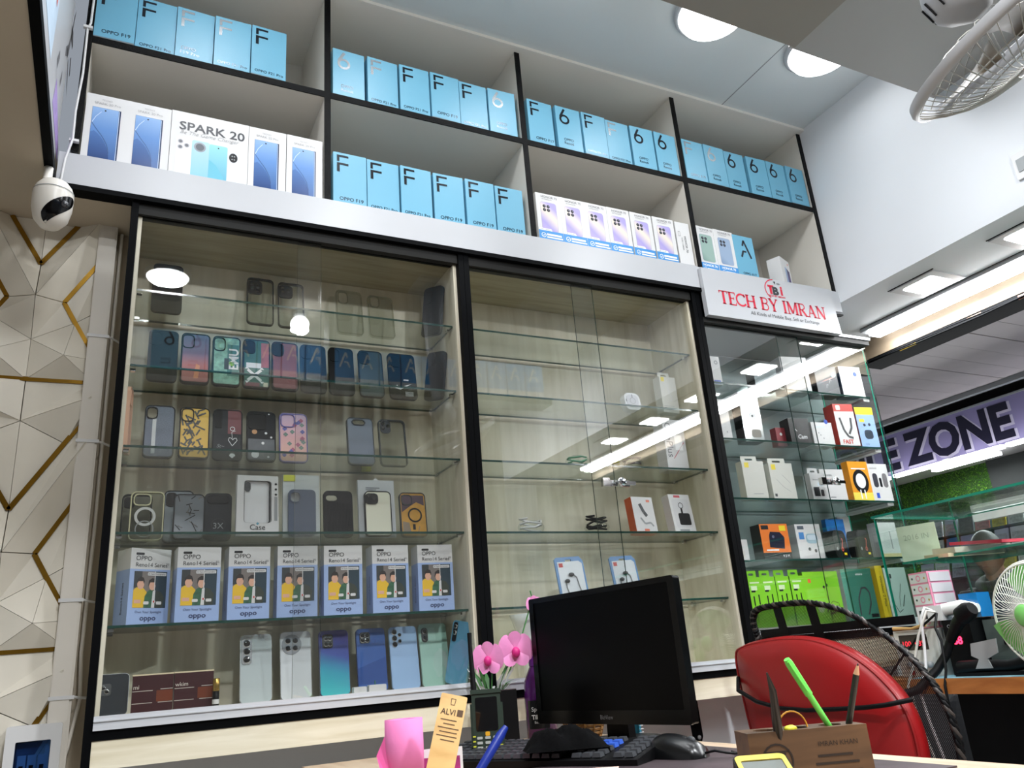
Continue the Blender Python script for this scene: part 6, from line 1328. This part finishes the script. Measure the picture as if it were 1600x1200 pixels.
t = thing('metal_box', 'grey metal equipment box on the repair bench', 'box', (2.36, -.30, TZ), (0, 0, R(-90))); obj('casing', MB().box(.075, .38, 0, .085, 0, .150, P('grey_green_metal', (96, 106, 102), .4, metal=.3, var=.15, vscale=10)), t); obj('knob', MB().prism(rr(.14, .085, .018, .016, .004), -.008, 0, BLKPL), t)
t = thing('hand_sanitiser', 'clear bottle half full of bright blue liquid', 'bottle', (2.425, -.315, TZ + .1585 + .0)); BLQ = P('blue_liquid', (40, 140, 216), .15, coat=.6)
t.location = (2.385, -.352, TZ + .1585)
obj('liquid', MB().box(-.030, .030, -.030, .030, .001, .072, BLQ), t); obj('bottle', MB().box(-.031, .031, -.031, .031, 0, .150, glass_mat('bottle_plastic', (.86, .88, .88), 1.4)), t)
t = thing('hot_air_gun', 'black hot air gun with thick hose', 'tool'); 
obj('handle', MB().tube([(2.26, -.330, TZ + .100), (2.25, -.372, TZ + .145), (2.245, -.410, TZ + .172)], [.014, .018, .020], BLKPL, n=14), t)
obj('head', MB().tube([(2.245, -.395, TZ + .165), (2.24, -.425, TZ + .178), (2.238, -.440, TZ + .184)], [.026, .026, .018], BLKPL, n=16), t)
obj('hose', MB().tube([(2.26, -.330, TZ + .10), (2.25, -.310, TZ + .06), (2.22, -.290, TZ + .02), (2.17, -.25, TZ - .03), (2.10, -.22, TZ - .045)], .0125, BLKPL, n=10), t)
t = thing('phone_holder', 'grey plate holder with black clamp arm on the bench', 'holder', (2.235, -.395, TZ), (0, 0, R(-88))); obj('plate', MB().prism([(.010, .020), (.060, .020), (.052, .045), (.086, .060), (.090, .098), (.012, .088), (.006, .055), (.026, .045)], 0, .004, P('grey_plate', (150, 152, 152), .5)), t); obj('clamp', MB().tube([(-.05, .02, .022), (.02, .02, .026), (.10, .02, .024), (.20, .02, .040)], [.020, .018, .016, .018], BLKPL, n=12), t); obj('base', MB().box(-.06, .22, .005, .06, 0, .010, BLKPL), t)
# leads
for i, (lb, m_, r_, pts) in enumerate((
  ('white lead looping from the plug block to the floor', CARDW, .0045, [(2.28, -.275, TZ + .19), (2.262, -.268, TZ + .20), (2.250, -.255, TZ + .17), (2.245, -.250, TZ + .10), (2.235, -.245, TZ + .03), (2.190, -.240, TZ - .03), (2.185, -.255, TZ - .12), (2.18, -.285, TZ - .25), (2.17, -.30, .02)]),
  ('second white lead hanging in front of the bench', P('lead_offwhite', (206, 204, 196), .5), .0040, [(2.28, -.285, TZ + .185), (2.258, -.275, TZ + .19), (2.240, -.240, TZ + .12), (2.230, -.215, TZ + .05), (2.188, -.205, TZ - .02), (2.185, -.225, TZ - .14), (2.18, -.255, TZ - .25), (2.17, -.27, .02)]),
  ('thin black lead crossing the power supply', BLKPL, .0035, [(2.285, -.285, TZ + .18), (2.262, -.25, TZ + .15), (2.262, -.20, TZ + .10), (2.255, -.14, TZ + .05), (2.23, -.11, TZ + .006), (2.22, -.08, TZ + .003)]),
  ('black lead hanging straight down the bench edge', BLKPL, .0040, [(2.28, -.29, TZ + .18), (2.245, -.30, TZ + .14), (2.225, -.325, TZ + .10), (2.215, -.325, TZ + .02), (2.195, -.325, TZ - .02), (2.19, -.325, TZ - .08)]))):
    t = thing('lead', lb, 'cable'); obj('wire', MB().tube(pts, r_, m_, n=8), t)
# green table fan
gf = thing('desk_fan', 'green bladed table fan with white wire cage at the right', 'fan', (2.22, -.636, TZ), (0, 0, R(-100)))
GB = P('fan_green', (130, 206, 110), .4); WR = P('fan_white_wire', (232, 230, 222), .35); CZ = .150; RG_ = .140
obj('hub', MB().lathe([(0, .060), (.022, .060), (.030, .052), (.030, .040), (0, .040)], GB, c=(0, 0, CZ), mat4=Matrix.Rotation(R(90), 4, 'X'), n=24), gf)
g1 = MB(); g2 = MB()
for k in range(72):
    a = 2 * PI * k / 72
    g1.tube([((.030 + (RG_ - .030) * s_) * math.cos(a), -.050 + .050 * s_ ** 2.2, CZ + (.030 + (RG_ - .030) * s_) * math.sin(a)) for s_ in (0, .35, .65, .88, 1)], .0012, WR, n=4, caps=False)
    if k % 2 == 0: g2.tube([((.030 + (RG_ - .030) * s_) * math.cos(a), .060 - .060 * s_ ** 2.2, CZ + (.030 + (RG_ - .030) * s_) * math.sin(a)) for s_ in (0, .5, .85, 1)], .0012, WR, n=4, caps=False)
for r_, y_ in ((RG_, 0.0), (.03, -.050), (RG_ - .006, -.008)): g1.tube([(r_ * math.cos(2 * PI * i / 48), y_, CZ + r_ * math.sin(2 * PI * i / 48)) for i in range(48)], .0028, WR, n=6, closed=True)
obj('front_cage', g1, gf); obj('rear_cage', g2, gf)
for k in range(3):
    vs = []; fs = []
    for i in range(7):
        r_ = .022 + .108 * i / 6; wd = .5 + .75 * math.sin(PI * min(1, i / 5.5) * .7)
        for j in range(7):
            a = 2 * PI * k / 3 + R(100) + (j / 6 - .5) * wd; vs.append((r_ * math.cos(a), -.005 + .045 * (j / 6 - .5), CZ + r_ * math.sin(a)))
    for i in range(6):
        for j in range(6): fs.append((i * 7 + j, (i + 1) * 7 + j, (i + 1) * 7 + j + 1, i * 7 + j + 1))
    obj('blade', MB().add(vs, fs, GB, True), gf)
obj('motor', MB().tube([(0, .03, CZ), (0, .11, CZ)], [.035, .03], WR, n=16), gf); obj('neck', MB().tube([(0, .06, CZ), (0, .06, .01)], .012, WR, n=10), gf); obj('base', MB().lathe([(0, .02), (.06, .016), (.07, 0), (0, 0)], GB, c=(0, .05, .0), n=24), gf)

# glass partition with shelf on the bench
gp = thing('glass_partition', 'clear glass display partition with green edges standing on the bench', 'glass counter', (0, 0, 0))
obj('front_pane', MB().pane(2.465, 2.471, -1.68, .010, TZ, 1.292, GLASSG, GEDGE2, 'x'), gp)
obj('end_pane', MB().pane(2.471, 2.90, .004, .010, TZ, 1.284, GLASSG, GEDGE2, 'y'), gp)
obj('top_pane', MB().pane(2.455, 2.92, -1.68, .012, 1.292, 1.300, GLASSG, GEDGE2, 'z'), gp)
obj('glass_shelf', MB().pane(2.474, 2.86, -1.66, -.06, 1.120, 1.127, GLASSG, GEDGE2, 'z'), gp)
obj('rear_pane', MB().pane(2.895, 2.90, -1.68, .002, TZ, 1.290, GLASSG, GEDGE2, 'x'), gp)
obj('rail', MB().box(2.86, 2.885, -1.66, -.10, 1.262, 1.288, P('rail_white', (214, 212, 210), .4)), gp)
t = thing('paper_sheet', 'pale green sheet with faint lettering behind the glass partition', 'paper', (2.52, -.03, 1.128), (0, 0, R(-70))); obj('sheet', MB().box(0, .13, 0, .002, 0, .125, P('pale_green_paper', (206, 216, 190), .6, var=.06, vscale=10)), t); obj('lettering', MB().text('2016 IN', .018, .075, .026, P('faint_green', (164, 176, 150), .6)), t)
t = thing('carton_flat', 'flattened beige carton lying on the glass shelf', 'carton', (2.50, -.13, 1.128), (R(4), 0, R(-20))); obj('board', MB().box(0, .20, -.13, 0, 0, .012, P('beige_card', (226, 206, 168), .6)).box(.02, .22, -.14, -.02, .012, .030, P('greyish_card', (196, 188, 172), .6)), t)
t = thing('magazine', 'red folder lying across the papers on the glass shelf', 'folder', (2.52, -.22, 1.160), (R(6), 0, R(-8))); obj('cover', MB().box(0, .14, -.20, 0, 0, .010, P('red_folder', (184, 44, 66), .45)), t)
for k in range(5):
    t = thing('paper_sheet', 'loose white paper on the glass shelf, %s in the pile' % ordw(k), 'paper', (2.53 + .02 * k, -.36 - .10 * k, 1.128 + .006 * k), (0, 0, R(8 * k - 14)), 'papers on the glass shelf'); obj('sheet', MB().box(0, .20, -.22, 0, 0, .005, (CARDW, OFFW, P('print_wood', (214, 196, 150), .4), CARDW, DARKGR)[k]), t)

# ================================================================== SHOP ACROSS THE PASSAGE
sz = thing('shop_sign', 'long lilac sign with dark outlined capitals across the passage', 'sign', (5.0, 3.0, 1.950), (0, 0, R(-90)))
LIL = P('sign_lilac', (142, 134, 178), .5); DKN = P('sign_navy', (22, 20, 44), .4)
obj('board', MB().box(0, 5.0, 0, .04, 0, .300, LIL), sz)
tx = MB()
tx.text('MOBILE ZONE', .30, .055, .300, DKN, -.002, bold=.013, sx=.93)
tx.text('MOBILE ZONE', .312, .045, .300, P('sign_white_outline', (196, 190, 214), .5), -.001, bold=.019, sx=.93)
obj('lettering', tx, sz)
obj('top_edge', MB().box(0, 5.0, -.01, .05, .300, .312, GREY), sz)
for i, (a, b_) in enumerate(((1.75, .95), (.92, .10), (2.9, 1.8))):
    t = thing('tube_lamp', 'white tube lamp under the lilac sign, %s' % ('nearest the showcase', 'towards the right edge', 'hidden by the showcase')[i], 'tube lamp', (4.915, 0, 1.935), (0, 0, 0), 'tubes under the lilac sign'); obj('diffuser', MB().box(-.022, .022, b_, a, -.012, .010, EMS), t); obj('bracket', MB().box(.0, .085, (a + b_) / 2 - .02, (a + b_) / 2 + .02, .010, .022, WHITE), t)
t = thing('tube_lamp', 'short tube lamp behind the lilac sign', 'tube lamp', (5.35, 0, 1.99)); obj('diffuser', MB().box(-.03, .03, 1.25, 1.75, -.01, .01, EMT), t)
struct('ceiling', MB().box(5.05, 6.5, .2, 3.0, 2.03, 2.06, P('far_soffit_white', (222, 218, 222), .6)), label='white soffit behind the lilac sign')
# artificial grass wall
gwall = struct('wall_far', MB().box(5.75, 5.80, 1.58, 3.0, 0, 2.03, P('grass_backing', (34, 66, 16), .9)), label='wall covered with artificial grass')
struct('wall_far', MB().box(5.70, 5.80, -3.0, 1.58, 0, 2.03, P('unlit_dark_panel', (18, 24, 22), .8)), label='unlit stretch painted dark beside the artificial grass')  # dark panel added in place of shade on an unlit stretch
gr = MB(); rn = random.Random(11)
for k in range(8000):
    y, z = rn.uniform(1.60, 2.75), rn.uniform(1.30, 2.03); a = rn.uniform(-PI, PI); L = rn.uniform(.018, .034); dx, dy, dz = -L * rn.uniform(.5, 1), L * .6 * math.cos(a), L * .6 * math.sin(a)
    gr.add([(5.749, y - .003, z), (5.749, y + .003, z), (5.749 + dx, y + dy, z + dz)], [(0, 1, 2)], P('grass_blade_%d' % (k % 3), ((92, 150, 40), (64, 122, 26), (126, 176, 60))[k % 3], .6))
setp(obj('grass', gr), 'short bright green artificial grass on the far wall', 'grass', None, 'stuff')
# goods on stepped racks of the far shop
rk = thing('display_rack', 'dark stepped rack with rows of phone accessories across the passage', 'rack', (0, 0, 0))
RB = P('rack_dark', (40, 58, 52), .6)
obj('step', MB().box(4.62, 4.95, -.6, 1.60, 1.425, 1.435, RB), rk); obj('step', MB().box(4.52, 4.85, -.6, 1.55, 1.300, 1.310, RB), rk); obj('step', MB().box(4.45, 4.85, -.6, 1.50, 1.165, 1.175, RB), rk)
obj('back_board', MB().box(4.95, 4.98, -.6, 1.60, .5, 1.60, RB), rk); obj('counter', MB().box(4.42, 4.98, -.6, 1.60, .0, 1.05, P('rack_grey', (120, 124, 126), .5)), rk)
PALC = [(206, 204, 226), (70, 134, 200), (214, 120, 130), (226, 226, 232), (150, 152, 196), (238, 214, 60), (196, 206, 226), (110, 116, 128), (232, 232, 226), (84, 88, 100)]
def card_mesh(c):
    m = MB().box(-.003, .003, -.045, .045, 0, .11, P('pack_%d_%d' % (c[0], c[1]), c, .4)); m.add([(-.0035, -.036, .012), (-.0035, .036, .012), (-.0035, .036, .080), (-.0035, -.036, .080)], [(0, 1, 2, 3)], P('pack_print_%d_%d' % (c[0], c[1]), tuple(int(v * .72 + 40) for v in c), .4, var=.4, vscale=60)); return m.mesh('pack')
CM = [card_mesh(c) for c in PALC]; CDK = card_mesh((44, 48, 52)); k_ = 0
CNM = ['lilac', 'blue', 'pink', 'white', 'violet', 'yellow', 'pale blue', 'slate', 'cream', 'dark grey']
for rowi, (x_, z_, n_, ys) in enumerate(((4.70, 1.4355, 15, 1.50), (4.60, 1.3105, 15, 1.45), (4.53, 1.1755, 14, 1.40))):
    for i in range(n_):
        j = (i * 3 + rowi * 5) % 10; dark = rowi == 1 and i > 6
        o = place([('pack', CDK if dark else CM[j])], 'accessory_pack', '%s pack, %s from the left on the %s step of the far rack' % ('dark' if dark else CNM[j], ordw(i), ('top', 'middle', 'bottom')[rowi]), 'package', (x_, ys - .105 * i, z_ + .0012), (0, R(16), R(6 * math.sin(i * 2.3))), 'packs on the far rack')

# ================================================================== PERSON SEATED IN THE SHOP ACROSS THE PASSAGE
pe = thing('person', 'man in a dark hooded top seated behind the glass, looking down', 'person', (4.20, .745, .018))
SK = P('skin_brown', (150, 104, 80), .5, var=.06, vscale=30); HD = P('dark_hoodie', (24, 25, 28), .85, bump=.3, bscale=80)
HR = P('hair_black', (14, 12, 12), .6, bump=.6, bscale=160)
# head: continuous surface shaped from a sphere, face towards local -x
hm = MB(); vs = []; fs = []; NU, NV = 28, 22
for i in range(NV + 1):
    t_ = PI * i / NV
    for j in range(NU):
        p_ = 2 * PI * j / NU; x, y, z = math.sin(t_) * math.cos(p_), math.sin(t_) * math.sin(p_), math.cos(t_)
        X, Y, Z = x * .096, y * .075, z * .115
        if Z < -.02:
            k = (-.02 - Z) / .095; Y *= 1 - .35 * k; X = X * (1 - .25 * k) - .018 * k
        if x < -.5:
            n_ = math.exp(-(Y / .012) ** 2) * math.exp(-((Z + .012) / .020) ** 2); X -= .026 * n_                       # nose
            for sy in (-1, 1): X += .010 * math.exp(-((Y - sy * .030) / .014) ** 2 - ((Z - .018) / .012) ** 2)           # eye sockets
            X -= .008 * math.exp(-((Z - .036) / .010) ** 2) * math.exp(-(Y / .05) ** 2)                                  # brow
            X -= .008 * math.exp(-(Y / .022) ** 2) * (math.exp(-((Z + .052) / .007) ** 2) + math.exp(-((Z + .066) / .007) ** 2))  # lips
            X -= .007 * math.exp(-(Y / .02) ** 2 - ((Z + .096) / .014) ** 2)                                              # chin
        vs.append((X, Y, Z))
for i in range(NV): fs += [(i * NU + j, (i + 1) * NU + j, (i + 1) * NU + (j + 1) % NU, i * NU + (j + 1) % NU) for j in range(NU)]
hm.add(vs, fs, SK, True)
hrot = (R(0), R(-6), R(14)); hpos = (-.02, 0, 1.235)
hd_ = obj('head', hm, pe, hpos, hrot)
for sy in (-1, 1):
    obj('ear', MB().ball((.008, sy * .076, -.005), (.020, .009, .032), SK, 10, 8), hd_)
    obj('eye', MB().ball((-.080, sy * .030, .018), (.010, .013, .008), P('eye_white', (226, 222, 216), .2), 10, 8).ball((-.088, sy * .030, .018), (.004, .006, .006), LENS, 8, 6), hd_)
    obj('eyebrow', MB().tube([(-.086, sy * .016, .038), (-.089, sy * .030, .042), (-.076, sy * .046, .038)], [.003, .004, .002], HR, n=6), hd_)
obj('mouth', MB().tube([(-.098, -.020, -.060), (-.1085, 0, -.0585), (-.098, .020, -.060)], [.001, .0022, .001], P('lip', (112, 66, 58), .5), n=6), hd_)
hv = []; 
for v in vs: hv.append((v[0] * 1.06 + .004, v[1] * 1.07, v[2] * 1.06 + .004))
hf = [f for f in fs if all((hv[q][2] > .050) or (hv[q][0] > .020 and hv[q][2] > -.045) for q in f)]
obj('hair', MB().add(hv, hf, HR, True), hd_)
# body: one skin surface
def skin_body(name, nodes, edges, m, parent, sub=2):
    me = bpy.data.meshes.new(name); me.from_pydata([n[0] for n in nodes], edges, []); me.materials.append(m)
    o = bpy.data.objects.new(name, me); col.objects.link(o); o.parent = parent
    o.modifiers.new('skin', 'SKIN')
    if not me.skin_vertices: me.skin_vertices.new()
    for i, n in enumerate(nodes): me.skin_vertices[0].data[i].radius = n[1]
    me.skin_vertices[0].data[0].use_root = True
    s_ = o.modifiers.new('sub', 'SUBSURF'); s_.levels = sub; s_.render_levels = sub
    for p in me.polygons: p.use_smooth = True
    return o
nodes = [((.06, 0, .62), (.16, .13)), ((.05, 0, .80), (.15, .12)), ((.03, 0, .98), (.18, .12)), ((.02, 0, 1.06), (.10, .09)), ((.01, 0, 1.12), (.062, .06)), ((.0, 0, 1.17), (.052, .052)),
         ((.03, .17, 1.03), (.065, .065)), ((-.02, .24, .86), (.052, .052)), ((-.20, .14, .93), (.042, .042)), ((-.26, .10, .99), (.032, .032)),
         ((.03, -.17, 1.03), (.065, .065)), ((-.02, -.24, .84), (.052, .052)), ((-.22, -.14, .88), (.042, .042)), ((-.28, -.10, .92), (.032, .032)),
         ((-.05, .10, .56), (.09, .09)), ((-.38, .12, .52), (.07, .07)), ((-.38, .12, .12), (.045, .045)), ((-.05, -.10, .56), (.09, .09)), ((-.38, -.12, .52), (.07, .07)), ((-.38, -.12, .12), (.045, .045))]
edges = [(0, 1), (1, 2), (2, 3), (3, 4), (4, 5), (2, 6), (6, 7), (7, 8), (8, 9), (2, 10), (10, 11), (11, 12), (12, 13), (0, 14), (14, 15), (15, 16), (0, 17), (17, 18), (18, 19)]
skin_body('body', nodes, edges, HD, pe)
obj('neck', MB().tube([(.0, 0, 1.10), (-.01, 0, 1.20)], [.050, .048], SK, n=16), pe)
obj('hood', MB().tube([(.0 + .085 * math.cos(a), .085 * math.sin(a), 1.10 + .03 * math.cos(a)) for a in [2 * PI * i / 20 for i in range(20)]], .026, HD, n=10, closed=True), pe)
def hand(parent, c, ang, side):
    M_ = Matrix.Translation(c) @ Matrix.Rotation(ang, 4, 'Z'); h = MB(); h.x = M_
    h.ball((-.045, 0, 0), (.046, .040, .016), SK, 14, 8)
    for k, (oy, L_) in enumerate(((-.028, .062), (-.010, .074), (.009, .070), (.027, .054))):
        h.tube([(-.075, oy, .003), (-.075 - L_ * .45, oy * 1.1, .010), (-.075 - L_ * .8, oy * 1.1, .000), (-.075 - L_, oy * 1.05, -.014)], [.0095, .009, .008, .006], SK, n=8)
    h.tube([(-.030, side * .034, .0), (-.050, side * .056, .004), (-.078, side * .062, -.004)], [.011, .010, .007], SK, n=8)
    obj('hand', h, parent)
hand(pe, (-.265, .095, 1.005), R(-25), -1); hand(pe, (-.285, -.095, .925), R(20), 1)
t = thing('stool', 'dark stool under the seated man', 'stool', (4.215, .745, 0)); obj('seat', MB().lathe([(0, .42), (.17, .42), (.18, .44), (.17, .455), (0, .455)], BLKPL, n=24), t)
for k in range(4): a = R(45 + 90 * k); obj('leg', MB().tube([(.10 * math.cos(a), .10 * math.sin(a), .42), (.17 * math.cos(a), .17 * math.sin(a), 0)], .012, BLKPL, n=8), t)
t = thing('mobile_phone', 'dark phone held in the hands of the seated man', 'phone', (3.88, .745, 1.003), (R(-60), 0, R(-70))); obj('body', MB().prism(rr(0, .07, .072, .15, .010), 0, .009, BLKPL), t); obj('screen', MB().rect(-.033, .033, .006, .134, LENS, -.0006), t)
